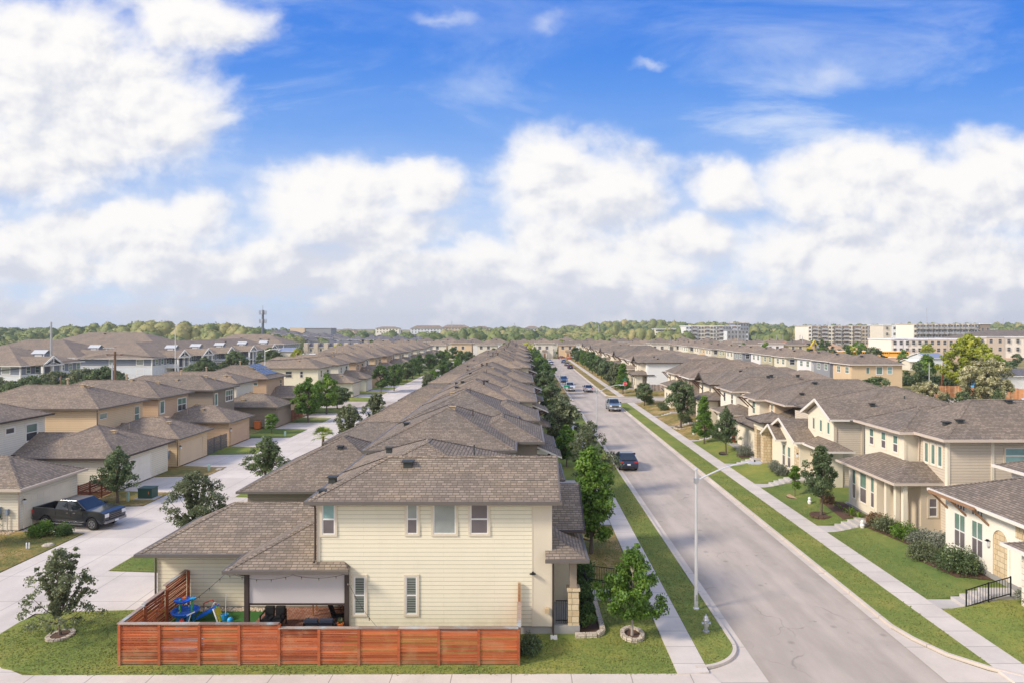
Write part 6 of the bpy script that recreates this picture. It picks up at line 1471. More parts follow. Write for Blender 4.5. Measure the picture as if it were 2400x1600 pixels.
    for wx_ in wx:
        for s_ in (-1, 1):
            yc = s_ * (Wd - .12); b = B(); pr_ = []
            N_ = 20
            for (ra_, o_) in ((rW * .62, .115), (rW * .93, .12), (rW, .07), (rW, -.10)):
                pr_.append([(wx_ + ra_ * math.cos(2 * math.pi * k / N_), yc + s_ * o_, rW + ra_ * math.sin(2 * math.pi * k / N_)) for k in range(N_)])
            for A_, C_ in zip(pr_, pr_[1:]):
                for k in range(N_): b.poly([A_[k], A_[(k + 1) % N_], C_[(k + 1) % N_], C_[k]], 'tyre')
            w_o = b.build('wheel', r, smooth=False)
            b = B(); rr_ = rW * .62
            b.poly([(wx_ + rr_ * math.cos(2 * math.pi * k / N_), yc + s_ * .085, rW + rr_ * math.sin(2 * math.pi * k / N_)) for k in range(N_)], 'black_plastic')
            for k in range(6):
                a = 2 * math.pi * k / 6 + .3; u = Vector((math.cos(a), 0, math.sin(a))); c0 = Vector((wx_, yc + s_ * .105, rW))
                b.obox(c0 + u * rr_ * .52, u * rr_ * .48, Vector((-u.z, 0, u.x)) * .032, Vector((0, .014, 0)), 'rim')
            for k in range(N_):
                a0, a1 = 2 * math.pi * k / N_, 2 * math.pi * (k + 1) / N_
                b.poly([(wx_ + q * math.cos(a), yc + s_ * .118, rW + q * math.sin(a)) for q, a in ((rr_, a0), (rr_, a1), (rr_ * .86, a1), (rr_ * .86, a0))], 'rim')
            b.build('rim', w_o)
    zl = {'pickup': (.90, 1.14), 'suv': (.70, .80), 'sedan': (.60, .72)}[kind]
    for s_ in (-1, 1):
        b = B(); b.box(L1 - .16, L1 + .012, s_ * (Wd - .42), s_ * (Wd - .06), zl[0], zl[1], 'lens'); b.build('headlight', r)
        b = B(); tz = {'pickup': (.92, 1.22), 'suv': (.86, 1.0), 'sedan': (.76, .88)}[kind]
        b.box(L0 - .012, L0 + .16, s_ * (Wd - (.16 if kind == 'pickup' else .40)), s_ * (Wd - .035), tz[0], tz[1], 'red_lens'); b.build('taillight', r)
        b = B(); mxx = bx[1] - .35; b.box(mxx - .08, mxx + .10, s_ * (Wd + .02), s_ * (Wd + .22), zb + .02, zb + .20, 'black_plastic'); b.box(mxx - .03, mxx + .03, s_ * (wb - .05), s_ * (Wd + .03), zb + .05, zb + .09, 'black_plastic'); b.build('mirror', r)
    b = B()
    if kind == 'pickup':
        b.box(L1 - .05, L1 + .02, -.54, .54, .74, 1.08, 'black_plastic')
        for z in (.80, .92, 1.04): b.box(L1 + .02, L1 + .04, -.53, .53, z - .014, z + .014, 'p_grey' if pm == 'p_graphite' else 'chrome')
        b.build('grille', r)
        b = B(); b.box(L1 - .1, L1 + .09, -Wd + .06, Wd - .06, .48, .66, 'metal_grey' if pm != 'p_graphite' else 'p_grey'); b.build('bumper', r, bevel=.03); b = B(); b.box(L0 - .1, L0 + .05, -Wd + .1, Wd - .1, .48, .64, 'p_grey'); b.build('bumper', r)
        b = B()
        for s_ in (-1, 1): b.box(-1.1, 1.2, s_ * (Wd - .04), s_ * (Wd + .08), .36, .42, 'chrome')
        b.build('side_step', r)
        b = B(); b.box(L1 + .1, L1 + .12, -.16, .16, .48, .62, 'plate'); b.build('number_plate', r)
    else:
        b.box(L1 - .05, L1 + .012, -.5, .5, .42, .56, 'black_plastic'); b.build('grille', r)
        b = B(); b.box(L0 - .02, L0 + .05, -Wd + .2, Wd - .2, .32, .5, 'black_plastic'); b.build('bumper', r)
        b = B(); b.box(L0 - .025, L0, -.16, .16, .62, .76, 'plate'); b.build('number_plate', r)
        if kind == 'suv': b = B(); b.box(L0 + .02, L0 + .25, -.68, .68, 1.09, 1.12, 'black_plastic'); b.build('spoiler', r)
    b = B()
    for s_ in (-1, 1):
        for x in ((bx[0] + bx[1]) / 2 - .2, bx[1] - .95): b.box(x - .10, x + .06, s_ * (Wd - .005), s_ * (Wd + .02), belt - .16, belt - .12, 'chrome' if kind == 'pickup' else 'black_plastic')
    b.build('door_handle', r)
    # shadow gap lines of the doors
    b = B()
    for s_ in (-1, 1):
        for x in ((bx[0] + .12), (bx[0] + bx[1]) / 2 + .05, bx[1] - .3): b.box(x - .008, x + .008, s_ * (Wd - .01), s_ * (Wd + .004), bz + .12, belt - .06, 'black_plastic')
    b.build('door_seam', r)
    return r
def place(kind, pm, x, y, ang, label, cat, proto=None, z=0.0):
    r = car_proto(kind, pm); r.location = (x, y, z); r.rotation_euler = (0, 0, R(ang)); tag(r, label, cat, 'parked vehicles'); return r
place('pickup', 'p_graphite', -31.65, 48.6, -10, 'dark graphite pickup with open bed on the drive of the cream garage', 'pickup truck', z=.016)
place('suv', 'p_navy', 10.28, 69.1, 90, 'navy crossover car parked at the left kerb, seen from behind', 'car')
place('pickup', 'p_slate', 15.35, 117.5, -90, 'slate-blue heavy pickup facing the camera at the right kerb', 'pickup truck')
place('suv', 'p_silver', 14.2, 151.5, 90, 'silver crossover parked on the right before the far trees, rear towards us', 'car')
place('pickup', 'p_white', 10.3, 154, -90, 'white pickup facing the camera at the left kerb past the cross street', 'pickup truck')
place('suv', 'p_blue', 10.4, 178.5, -90, 'blue hatchback parked right behind the white pickup', 'car')
place('sedan', 'p_black', 16.1, 238, 90, 'black sedan, nearest of the cars parked far up the right kerb', 'car'); place('sedan', 'p_grey', 16.1, 256, 90, 'grey sedan behind the black one far up the right kerb', 'car'); place('sedan', 'p_blue', 16.1, 277, 90, 'blue sedan, third car far up the right kerb', 'car')
place('sedan', 'p_silver', 10.4, 262, 90, 'silver sedan far up the left kerb under the trees', 'car'); place('sedan', 'p_white', 10.4, 280, 90, 'white sedan farthest up the left kerb', 'car'); place('sedan', 'p_red', 17.5, 313, 0, 'dark red sedan at the street end', 'car')
place('sedan', 'p_red', 73.5, 138, -20, 'dark red sedan on the road below the orange fence', 'car'); place('sedan', 'p_blue', 76, 129, -20, 'blue sedan on the curved road nearer than the red one', 'car'); place('suv', 'p_black', 105, 136, -10, 'black crossover at the far right picture edge', 'car')

# ================================================================== street furniture
def lamp(x, y, label, arm=2.6):
    r = thing('street_lamp', (x, y, 0.1), label, 'street lamp', 'street lamps')
    b = B(); b.tube([(x, y, .1), (x, y, .7), (x, y, 7.0)], [.095, .09, .06], 'galv', 12); b.lathe([(.15, 0), (.15, .06), (.10, .1)], (x, y, .1), 'galv', 12); b.lathe([(.085, 0), (.085, .05), (0, .09)], (x, y, 7.0), 'galv', 12); b.box(x - .05, x + .05, y - .14, y - .1, .55, .85, 'metal_grey'); b.build('pole', r)
    b = B(); b.tube([(x, y, 6.45)] + [(x + arm * f, y, 6.45 + .92 * math.sin(f * 1.45)) for f in (.12, .25, .4, .55, .7, .85, 1.0)], [.04] * 4 + [.033] * 4, 'galv', 8); b.box(x - .1, x + .1, y - .1, y + .1, 6.35, 6.6, 'metal_grey'); b.build('arm', r)
    b = B(); b.box(x + arm - .05, x + arm + .60, y - .13, y + .13, 7.31, 7.40, 'galv'); b.box(x + arm + .1, x + arm + .55, y - .1, y + .1, 7.28, 7.309, 'lens'); b.lathe([(.04, 0), (.04, .08), (0, .1)], (x + arm + .3, y, 7.4), 'black_plastic', 8); b.build('lamp_head', r)
lamp(8.54, 33.85, 'tall galvanised street lamp nearest the camera, beside the hydrant'); lamp(8.6, 80.5, 'street lamp by the left kerb before the cross street'); lamp(8.5, 160, 'street lamp beside the white pickup'); lamp(8.5, 233, 'street lamp far up the left kerb')
r = thing('fire_hydrant', (8.35, 31.3, .1), 'grey fire hydrant at the foot of the nearest street lamp', 'hydrant')
b = B(); b.lathe([(.15, 0), (.15, .05), (.10, .06), (.10, .5), (.14, .52), (.14, .57), (.12, .6), (.10, .68), (.05, .74), (.03, .75), (.03, .8), (0, .8)], (8.35, 31.3, .1), 'metal_grey', 14); b.build('body', r)
for dx, dy, rr_ in ((.17, 0, .055), (-.17, 0, .055), (0, -.18, .075)):
    b = B(); b.tube([(8.35, 31.3, .5), (8.35 + dx, 31.3 + dy, .5)], rr_, 'metal_grey', 10); b.tube([(8.35 + dx, 31.3 + dy, .5), (8.35 + dx * 1.2, 31.3 + dy * 1.2, .5)], rr_ * 1.2, 'metal_grey', 6); b.build('nozzle', r)
def text(s, size, loc, rot, m, parent, name='lettering'):
    c = bpy.data.curves.new(name, 'FONT'); c.body = s; c.size = size; c.align_x = 'CENTER'; c.align_y = 'CENTER'; c.extrude = .004
    o = bpy.data.objects.new(name, c); COL.objects.link(o); c.materials.append(M[m]); me = bpy.data.meshes.new_from_object(o); bpy.data.objects.remove(o); o = bpy.data.objects.new(name, me); COL.objects.link(o); o.parent = parent; o.location = loc; o.rotation_euler = rot; return o
r = thing('stop_sign', (20.9, 141.2, .1), 'red stop sign with green street name blades at the right corner', 'sign')
b = B(); b.box(20.87, 20.93, 141.2, 141.25, .1, 3.9, 'metal_grey'); b.build('post', r)
b = B(); oc_ = [(20.9 + .44 * math.cos(R(22.5 + 45 * k)), 2.65 + .44 * math.sin(R(22.5 + 45 * k))) for k in range(8)]
b.poly([(x, 141.16, z) for x, z in oc_], 'red'); b.poly([(x, 141.19, z) for x, z in oc_[::-1]], 'metal_grey')
for k in range(8):
    (xa, za), (xb_, zb_) = oc_[k], oc_[(k + 1) % 8]; b.bar((xa, 141.165, za), (xb_, 141.165, zb_), .03, .02, 'white')
sg = b.build('sign_plate', r); text('STOP', .30, (0, -.06, 2.55), (R(90), 0, 0), 'white', r)
b = B(); b.box(20.4, 21.4, 141.2, 141.23, 3.3, 3.55, 'sign_green'); b.build('street_name_blade', r); b = B(); b.box(20.885, 20.915, 140.7, 141.7, 3.6, 3.85, 'sign_green'); b.build('street_name_blade', r)
for x, y, lb in ((8.3, 132.0, 'green street name sign at the left cross street corner'), (80, 133, 'green street name sign near the orange fence')):
    r = thing('street_sign', (x, y, .1), lb, 'sign'); b = B(); b.box(x - .03, x + .03, y - .03, y + .03, .1, 3.0, 'metal_grey'); b.build('post', r); b = B(); b.box(x - .6, x + .6, y - .045, y - .032, 2.7, 3.0, 'sign_green'); b.build('street_name_blade', r); b = B(); b.box(x - .045, x - .032, y - .6, y + .6, 3.02, 3.3, 'sign_green'); b.build('street_name_blade', r)
def box_thing(name, lab, cat, c, m, size, z=.05, cap=None, pad=None, group=None):
    r = thing(name, (c[0], c[1], z), lab, cat, group); b = B(); b.box(c[0] - size[0] / 2, c[0] + size[0] / 2, c[1] - size[1] / 2, c[1] + size[1] / 2, z + (.08 if pad else 0), z + size[2], m); b.build('body', r, bevel=.02)
    if cap: b = B(); b.box(c[0] - size[0] / 2 - .03, c[0] + size[0] / 2 + .03, c[1] - size[1] / 2 - .03, c[1] + size[1] / 2 + .03, z + size[2] + .001, z + size[2] + .06, cap); b.build('lid', r)
    if pad: b = B(); b.box(c[0] - size[0] / 2 - .25, c[0] + size[0] / 2 + .25, c[1] - size[1] / 2 - .2, c[1] + size[1] / 2 + .2, z - .02, z + .079, 'concrete'); b.build('pad', r)
    return r
tr_ = box_thing('transformer', 'dark green utility transformer on a concrete pad by the alley', 'transformer', (-30.95, 56.2), 'utility_green', (1.15, .95, .85), cap='utility_green', pad=True)
b = B(); b.box(-30.66, -30.62, 55.7, 55.721, .5, .7, 'toy_orange'); b.build('warning_label', tr_)
box_thing('utility_post', 'pale green utility post left of the transformer', 'utility post', (-31.95, 55.1), 'pale_green', (.16, .16, .75)); box_thing('utility_post', 'pale green utility post on the grass by the third garage', 'utility post', (-31.0, 67.2), 'pale_green', (.2, .2, .6)); box_thing('utility_post', 'pale green utility post on the lush lawn by the orange bin', 'utility post', (-31, 88.6), 'pale_green', (.22, .22, .6))
for k in range(2): box_thing('marker_post', ['left one of two white-blue marker stakes on the lower left lawn', 'right one of two white-blue marker stakes on the lower left lawn'][k], 'marker', (-31.55 + k * .17, 43.3), 'plate', (.07, .05, .38))
for k, (x, y) in enumerate([(-30.6, 43.9), (-30.2, 67.6), (-20.2, 39.9)]):
    r = thing('boulder', (x, y, .05), ['flat pale boulder beside the marker stakes', 'flat stone on the grass beside the pale green post', 'flat pale boulder on the grass by the garage corner'][k], 'boulder'); b = B(); b.lathe([(.34, 0), (.36, .06), (.28, .13), (0, .15)], (x, y, .03), 'ringstone', 9); b.build('rock', r)
box_thing('trash_bin', 'orange wheeled bin against the taupe garage wall', 'bin', (-37.2, 95.3), 'terracotta', (.7, .6, 1.0), cap='toy_orange'); box_thing('meter_cabinet', 'white electric cabinet on the taupe garage wall', 'cabinet', (-36.0, 95.6), 'white', (.5, .25, 1.3)); box_thing('meter_cabinet', 'slim white cabinet beside the larger one on the taupe wall', 'cabinet', (-35.4, 95.6), 'white', (.3, .25, 1.1))
# pebbles along the left garage wall
for k, (x0_, x1_, y0_, y1_) in enumerate([(-38, -34.9, 46.2, 46.95)]):
    b = B(); rs = random.Random(9)
    for i in range(260):
        x, y = rs.uniform(x0_, x1_), rs.uniform(y0_, y1_); s_ = rs.uniform(.03, .09); b.lathe([(s_, 0), (s_ * .9, s_ * .5), (0, s_ * .7)], (x, y, .05), rs.choice(['pebble', 'ringstone', 'dirt']), 5)
    o = b.build('pebbles'); tag(o, 'river pebbles at the foot of the cream garage wall', 'gravel', None, 'stuff')

# ================================================================== red slatted fence
def slat_panel(b, a, c, z0, z1, m, rs, cap='cap_wood', slat=.088, gap=.026, th=.022):
    a, c = Vector(a), Vector(c); d_ = (c - a); L = d_.length; d_.normalize(); z = z0
    while z < z1 - .03:
        h = rs.choice([slat, slat, slat * 1.5, slat * .55]); h = min(h, z1 - z); o_ = rs.uniform(-.004, .004); n_ = Vector((d_.y, -d_.x))
        m0, m1 = a + d_ * .05 + n_ * o_, c - d_ * .05 + n_ * o_; tl = rs.uniform(-.006, .006)
        b.obox(((m0.x + m1.x) / 2, (m0.y + m1.y) / 2, z + h / 2), (d_.x * (L / 2 - .05), d_.y * (L / 2 - .05), tl), (n_.x * th / 2, n_.y * th / 2, 0), (0, 0, h / 2), m, rs.random())
        z += h + gap
rsf = random.Random(21)
fence = thing('wooden_fence', (-8.4, 28.3, 0), 'red-stained horizontal slat fence round the yard of the cream corner house', 'fence')
fx0, fw = -16.76, 1.654
for k in range(10):
    top = 1.76 if k < 4 else 1.58; xa, xb_ = fx0 + k * fw, fx0 + (k + 1) * fw
    b = B(); slat_panel(b, (xa, 28.3), (xb_, 28.3), .10, top, 'cedar', rsf); b.build('fence_panel', fence)
    b = B(); b.box(xa - .01, xb_ - .012, 28.22, 28.40, top + .001, top + .04, 'cap_wood', rsf.random()); b.build('cap_rail', fence)
for k in range(11):
    x = fx0 + k * fw; top = 1.76 if k <= 4 else 1.58
    b = B(); b.box(x - .055, x + .055, 28.245, 28.36, .0, top, 'cedar', rsf.uniform(.2, .6)); b.build('post', fence)
ys_ = [28.36, 30.2, 32.0, 34.05]; tz_ = [1.72, 1.78, 1.95]
for k in range(3):
    b = B(); slat_panel(b, (-16.82, ys_[k]), (-16.82, ys_[k + 1]), .10, tz_[k], 'cedar', rsf); b.build('fence_panel' if k != 1 else 'gate', fence)
    b = B(); b.box(-16.92, -16.74, ys_[k], ys_[k + 1] - .01, tz_[k] + .001, tz_[k] + .04, 'cap_wood'); b.build('cap_rail', fence)
    b = B(); b.box(-16.76, -16.66, ys_[k + 1] - .1, ys_[k + 1], 0, tz_[k], 'cedar', .3); b.build('post', fence)
b = B(); b.bar((-16.74, 30.3, .2), (-16.74, 31.8, 1.6), .09, .03, 'cedar', .4); b.build('gate_brace', fence)
b = B(); slat_panel(b, (-.21, 28.36), (-.21, 31.1), .1, 1.58, 'cedar', rsf); b.build('fence_panel', fence)
b = B(); b.box(-.27, -.15, 30.95, 31.09, 0, 2.45, 'cedar_old', .5); b.build('post', fence); b = B(); b.box(-.3, -.12, 28.37, 31.0, 1.581, 1.62, 'cap_wood'); b.build('cap_rail', fence)
for nm, lab, p, q, h_, m in (('wooden_gate', 'dark red slatted gate between the cream and white garages', (-34.9, 53.4), (-34.9, 57.9), 1.7, 'cedar_dark'), ('slat_fence', 'black slatted fence panel between the tan and peach garages', (-34.9, 75.2), (-34.9, 80.3), 1.75, 'grey_wood'), ('slat_fence', 'dark red fence by the taupe garage and the fresh green trees', (-34.9, 102.1), (-34.9, 107.8), 1.75, 'cedar_dark'), ('slat_fence', 'dark brown fence side panel next to the ivory sided house, right side', (24.9, 80.6), (24.9, 81.7), 2.2, 'cedar_dark')):
    f = thing(nm, (p[0], p[1], 0), lab, 'fence'); n_ = 3
    for k in range(n_):
        a = (p[0] + (q[0] - p[0]) * k / n_, p[1] + (q[1] - p[1]) * k / n_); c = (p[0] + (q[0] - p[0]) * (k + 1) / n_, p[1] + (q[1] - p[1]) * (k + 1) / n_)
        b = B(); slat_panel(b, a, c, .1, h_, m, rsf, slat=.12); b.build('fence_panel', f); b = B(); b.box(a[0] - .05, a[0] + .05, a[1] - .05, a[1] + .05, 0, h_ + .05, m); b.build('post', f)
# plank fences further off
def plank_fence(lab, pts, h_, m, z=0, nm='plank_fence'):
    f = thing(nm, (pts[0][0], pts[0][1], z), lab, 'fence')
    for p, q in zip(pts, pts[1:]):
        p, q = Vector(p), Vector(q); L = (q - p).length; n_ = max(int(L / 2.4), 1); d_ = (q - p).normalized(); nn = Vector((d_.y, -d_.x))
        for k in range(n_):
            a, c = p.lerp(q, k / n_), p.lerp(q, (k + 1) / n_); b = B(); w_ = (c - a).length / 12
            for j in range(12):
                m_ = a + d_ * w_ * (j + .5); b.obox((m_.x, m_.y, z + h_ / 2), (d_.x * w_ * .48, d_.y * w_ * .48, 0), (nn.x * .015, nn.y * .015, 0), (0, 0, h_ / 2 + rsf.uniform(-.02, .02)), m, rsf.random())
            b.build('fence_panel', f)
plank_fence('orange plank fence along the far right road', [(80, 141), (88, 139), (96, 134), (101, 127)], 2.3, 'cedar_old')
plank_fence('plain brown fence beside the house with the blank white wall', [(24.4, 147.5), (40, 147.5)], 1.9, 'cap_wood')
plank_fence('small orange fence at the end of the right kerb', [(19, 305), (26, 305)], 1.6, 'cedar')

# ================================================================== corner yard: turf, patio furniture, toys
sheet('turf', [(-16.7, 28.42), (-12.76, 28.42), (-12.76, 33.65), (-16.7, 33.65)], .07, 'turf'); b = B(); rs = random.Random(2)
for i in range(420):
    x, y = rs.uniform(-16.5, -12.9), rs.uniform(33.66, 34.05); s_ = rs.uniform(.03, .085); b.lathe([(s_, 0), (s_ * .9, s_ * .5), (0, s_ * .75)], (x, y, .06), rs.choice(['pebble', 'ringstone', 'whitestone']), 5)
tag(b.build('pebbles'), 'river stones along the garage wall behind the toys', 'gravel', None, 'stuff')
sheet('patio', [(-12.75, 28.42), (-8.0, 28.42), (-8.0, 30.98), (-12.75, 30.98)], .08, 'brick_paver')
def pool(): pass
t_ = thing('water_table', (-15.9, 31.2, .07), 'blue two-tier water play table with green posts', 'toy', 'garden toys'); cx, cy = -16.02, 32.3
b = B(); b.lathe([(.30, .42), (.55, .47), (.60, .60), (.64, .60), (.62, .64), (.55, .62), (.50, .52), (0, .50)], (cx, cy, .07), 'toy_blue', 20); b.build('basin', t_)
b = B(); b.lathe([(.14, 1.0), (.34, 1.03), (.38, 1.12), (.33, 1.12), (0, 1.06)], (cx - .12, cy, .07), 'toy_blue', 16); b.lathe([(0, 1.13), (.12, 1.14), (.14, 1.2), (0, 1.2)], (cx + .36, cy, .07), 'toy_sky', 12); b.bar((cx - .1, cy, 1.16), (cx + .4, cy, 1.25), .2, .05, 'toy_blue'); b.build('upper_tray', t_)
for dx in (-.25, .3):
    b = B(); b.tube([(cx + dx, cy, .6), (cx + dx, cy, 1.2)], .05, 'toy_green', 8); b.build('post', t_)
for a in (45, 135, 225, 315):
    b = B(); b.bar((cx + .38 * math.cos(R(a)), cy + .38 * math.sin(R(a)), .07), (cx + .3 * math.cos(R(a)), cy + .3 * math.sin(R(a)), .52), .14, .10, 'toy_sky'); b.build('leg', t_)
b = B(); b.lathe([(.1, 0), (.1, .12), (0, .14)], (cx - .05, cy, 1.18), 'toy_orange', 8); b.build('cup', t_)
t_ = thing('toy_slide', (-14.3, 32.6, .07), 'blue plastic toddler slide with coloured steps', 'toy', 'garden toys'); b = B(); b.bar((-14.75, 32.5, .25), (-13.75, 32.7, .75), .38, .06, 'toy_blue'); b.build('chute', t_)
b = B(); b.bar((-14.75, 32.3, .3), (-13.75, 32.5, .82), .05, .12, 'toy_blue'); b.bar((-14.75, 32.7, .3), (-13.75, 32.9, .82), .05, .12, 'toy_blue'); b.build('side_rail', t_)
b = B(); b.bar((-13.75, 32.6, .8), (-13.4, 32.5, .1), .36, .05, 'toy_yellow'); b.bar((-13.85, 32.4, .8), (-13.55, 32.3, .1), .05, .08, 'white'); b.bar((-13.85, 32.8, .8), (-13.55, 32.7, .1), .05, .08, 'toy_green'); b.build('ladder', t_)
t_ = thing('ride_on_toy', (-14.9, 31.6, .07), 'teal and red ride-on toy in front of the slide', 'toy', 'garden toys'); b = B(); b.box(-15.25, -14.6, 31.4, 31.75, .22, .42, 'toy_teal'); b.build('body', t_, bevel=.04)
b = B(); b.lathe([(.13, 0), (.15, .1), (.08, .24), (0, .25)], (-15.0, 31.55, .42), 'toy_red', 10); b.build('seat', t_); b = B(); b.bar((-14.65, 31.55, .4), (-14.5, 31.6, .95), .07, .05, 'white'); b.bar((-14.62, 31.38, .92), (-14.4, 31.8, .95), .05, .05, 'white'); b.build('handlebar', t_)
for x in (-15.15, -14.7):
    for y in (31.38, 31.77):
        b = B(); b.tube([(x, y - .02, .19), (x, y + .02, .19)], .12, 'toy_teal', 12); b.build('wheel', t_)
t_ = thing('toy_goal', (-14.0, 33.3, .07), 'red and white toy frame behind the slide', 'toy', 'garden toys'); b = B(); b.tube([(-14.9, 33.3, .07), (-14.9, 33.3, .7), (-14.4, 33.3, .9), (-14.1, 33.3, .5)], .04, 'toy_red', 6); b.tube([(-14.5, 33.2, .3), (-14.2, 33.2, .8)], .06, 'white', 6); b.build('frame', t_)
t_ = thing('toy_ball', (-13.05, 32.3, .07), 'sky-blue ball on the green turf by the net', 'ball', 'garden toys'); b = B(); b.lathe([(.17 * math.sin(R(a)), .17 - .17 * math.cos(R(a))) for a in range(0, 181, 15)], (-13.05, 32.3, .07), 'toy_sky', 14); b.build('shell', t_, smooth=True)
t_ = thing('toy_net', (-13.45, 32.6, .07), 'sky-blue toy basket net with white pole', 'toy', 'garden toys'); b = B(); b.lathe([(.14, 0), (.22, .35), (.2, .35), (.12, .04), (0, .04)], (-13.45, 32.6, .07), 'toy_sky', 10); b.build('basket', t_); b = B(); b.tube([(-13.42, 32.65, .2), (-13.4, 32.7, 1.5)], .018, 'white', 6); b.build('pole', t_)
t_ = thing('paddling_pool', (-14.8, 29.6, .07), 'pale blue-rimmed paddling pool just behind the fence', 'pool', 'garden toys'); b = B(); b.lathe([(.86, 0), (.92, .22), (.84, .26), (.80, .2), (.8, .08), (0, .07)], (-14.8, 29.6, .07), 'meter_blue', 28); b.build('rim', t_)
b = B(); b.poly([(-14.8 + .8 * math.cos(2 * math.pi * k / 24), 29.6 + .8 * math.sin(2 * math.pi * k / 24), .24) for k in range(24)], 'g_teal'); b.build('water', t_)
def seat2(x0, x1, y, lab, face=1, back='cushion', fr='black_iron'):
    t_ = thing('patio_sofa', ((x0 + x1) / 2, y, .09), lab, 'sofa', 'patio furniture'); y1 = y + .75
    b = B(); b.box(x0, x1, y, y1, .38, .43, fr)
    for x in (x0, x1 - .05):
        b.box(x, x + .05, y, y + .05, .09, .75, fr); b.box(x, x + .05, y1 - .05, y1, .09, .75, fr); b.box(x, x + .05, y, y1, .7, .75, fr)
    b.box(x0, x1, y if face > 0 else y1 - .05, y + .05 if face > 0 else y1, .75, .8, fr); b.build('frame', t_)
    n = 2; w_ = (x1 - x0) / n
    for k in range(n):
        b = B(); b.box(x0 + k * w_ + .03, x0 + (k + 1) * w_ - .03, y + .06, y1 - .06, .431, .55, back); b.build('seat_cushion', t_, bevel=.03); b = B()
        ya = y + .03 if face > 0 else y1 - .2; b.box(x0 + k * w_ + .03, x0 + (k + 1) * w_ - .03, ya, ya + .17, .551, .95, back); b.build('back_cushion', t_, bevel=.04)
seat2(-9.9, -8.55, 30.6, 'navy cushioned loveseat with its back to the fence'); seat2(-12.2, -11.2, 31.5, 'dark wicker seat at the left of the patio', -1, 'black_plastic')
t_ = thing('coffee_table', (-10.4, 30.6, .09), 'low black slatted table left of the navy loveseat', 'table', 'patio furniture'); b = B()
for k in range(7): b.box(-10.55 + k * .085, -10.48 + k * .085, 30.1, 31.0, .46, .49, 'dark_wood')
b.build('tabletop', t_)
for x in (-10.55, -10.02):
    for y in (30.12, 30.96):
        b = B(); b.box(x, x + .04, y, y + .04, .09, .459, 'black_iron'); b.build('leg', t_)
t_ = thing('patio_chair', (-8.7, 32.2, .09), 'black sling chair beside the right patio post', 'chair', 'patio furniture'); b = B(); b.bar((-8.95, 32.2, .45), (-8.4, 32.2, .48), .5, .03, 'black_plastic'); b.build('seat', t_); b = B(); b.bar((-8.95, 32.2, .45), (-9.2, 32.2, 1.15), .5, .03, 'black_plastic'); b.build('backrest', t_)
for y in (31.95, 32.42): b = B(); b.tube([(-8.45, y, .09), (-8.4, y, .65), (-9.0, y, .68), (-9.1, y, .09)], .02, 'black_iron', 6); b.build('leg_frame', t_)
t_ = thing('dining_table', (-9.5, 33.3, .09), 'light wooden table at the back of the patio', 'table', 'patio furniture'); b = B(); b.box(-10.3, -8.9, 33.0, 33.7, .78, .84, 'cedar_old'); b.build('tabletop', t_)
for x in (-10.25, -8.98):
    for y in (33.05, 33.6): b = B(); b.box(x, x + .06, y, y + .06, .09, .779, 'cedar_old'); b.build('leg', t_)
t_ = thing('flower_pot', (-8.32, 31.0, .09), 'orange terracotta pot with a small plant by the right post', 'pot', 'patio furniture'); b = B(); b.lathe([(.10, 0), (.15, .30), (.17, .30), (.17, .34), (.13, .34), (0, .3)], (-8.32, 30.9, .35), 'terracotta', 12); b.box(-8.45, -8.2, 30.78, 31.02, .09, .35, 'black_plastic'); b.build('pot', t_)
b = B(); rs = random.Random(4)
for k in range(26): a = rs.uniform(0, 6.28); q = Vector((-8.32, 30.9, .66)); p2 = q + Vector((math.cos(a) * .16, math.sin(a) * .16, rs.uniform(.1, .3))); u = Vector((-math.sin(a), math.cos(a), 0)) * .025; b.poly([q, (q + p2) / 2 + u, p2, (q + p2) / 2 - u], 'l_oak', rs.random())
b.build('leaf_blades', t_)
# string lights
t_ = thing('string_lights', (-12.9, 30.4, 3.1), 'black string of hanging bulbs swagged across the patio and yard', 'string lights')
spans = [((-12.9, 30.45, 3.02), (-10.3, 30.45, 3.02), .22), ((-10.3, 30.45, 3.02), (-8.0, 30.45, 3.05), .16), ((-13.35, 30.5, 3.05), (-16.0, 31.2, 1.0), .12), ((-8.0, 30.45, 3.02), (-6.1, 29.0, 1.2), .25), ((-13.35, 30.5, 3.05), (-12.9, 30.45, 3.02), .05)]
wb_ = B(); bulbs = []
for p, q, sg_ in spans:
    p, q = Vector(p), Vector(q); n_ = 14; pts = [p.lerp(q, i / n_) - Vector((0, 0, sg_ * 4 * (i / n_) * (1 - i / n_))) for i in range(n_ + 1)]
    wb_.tube(pts, .009, 'black_iron', 4, cap=False); L = (q - p).length; m_ = max(int(L / .6), 1)
    for j in range(m_):
        f_ = (j + .5) / m_; bulbs.append(p.lerp(q, f_) - Vector((0, 0, sg_ * 4 * f_ * (1 - f_))))
wb_.build('wire', t_)
for q in bulbs:
    b = B(); b.lathe([(0, -.14), (.025, -.12), (.025, -.08), (.018, -.055)], q, 'bulb', 6); b.lathe([(.022, -.055), (.022, 0), (0, 0)], q, 'black_iron', 6); b.build('bulb', t_)
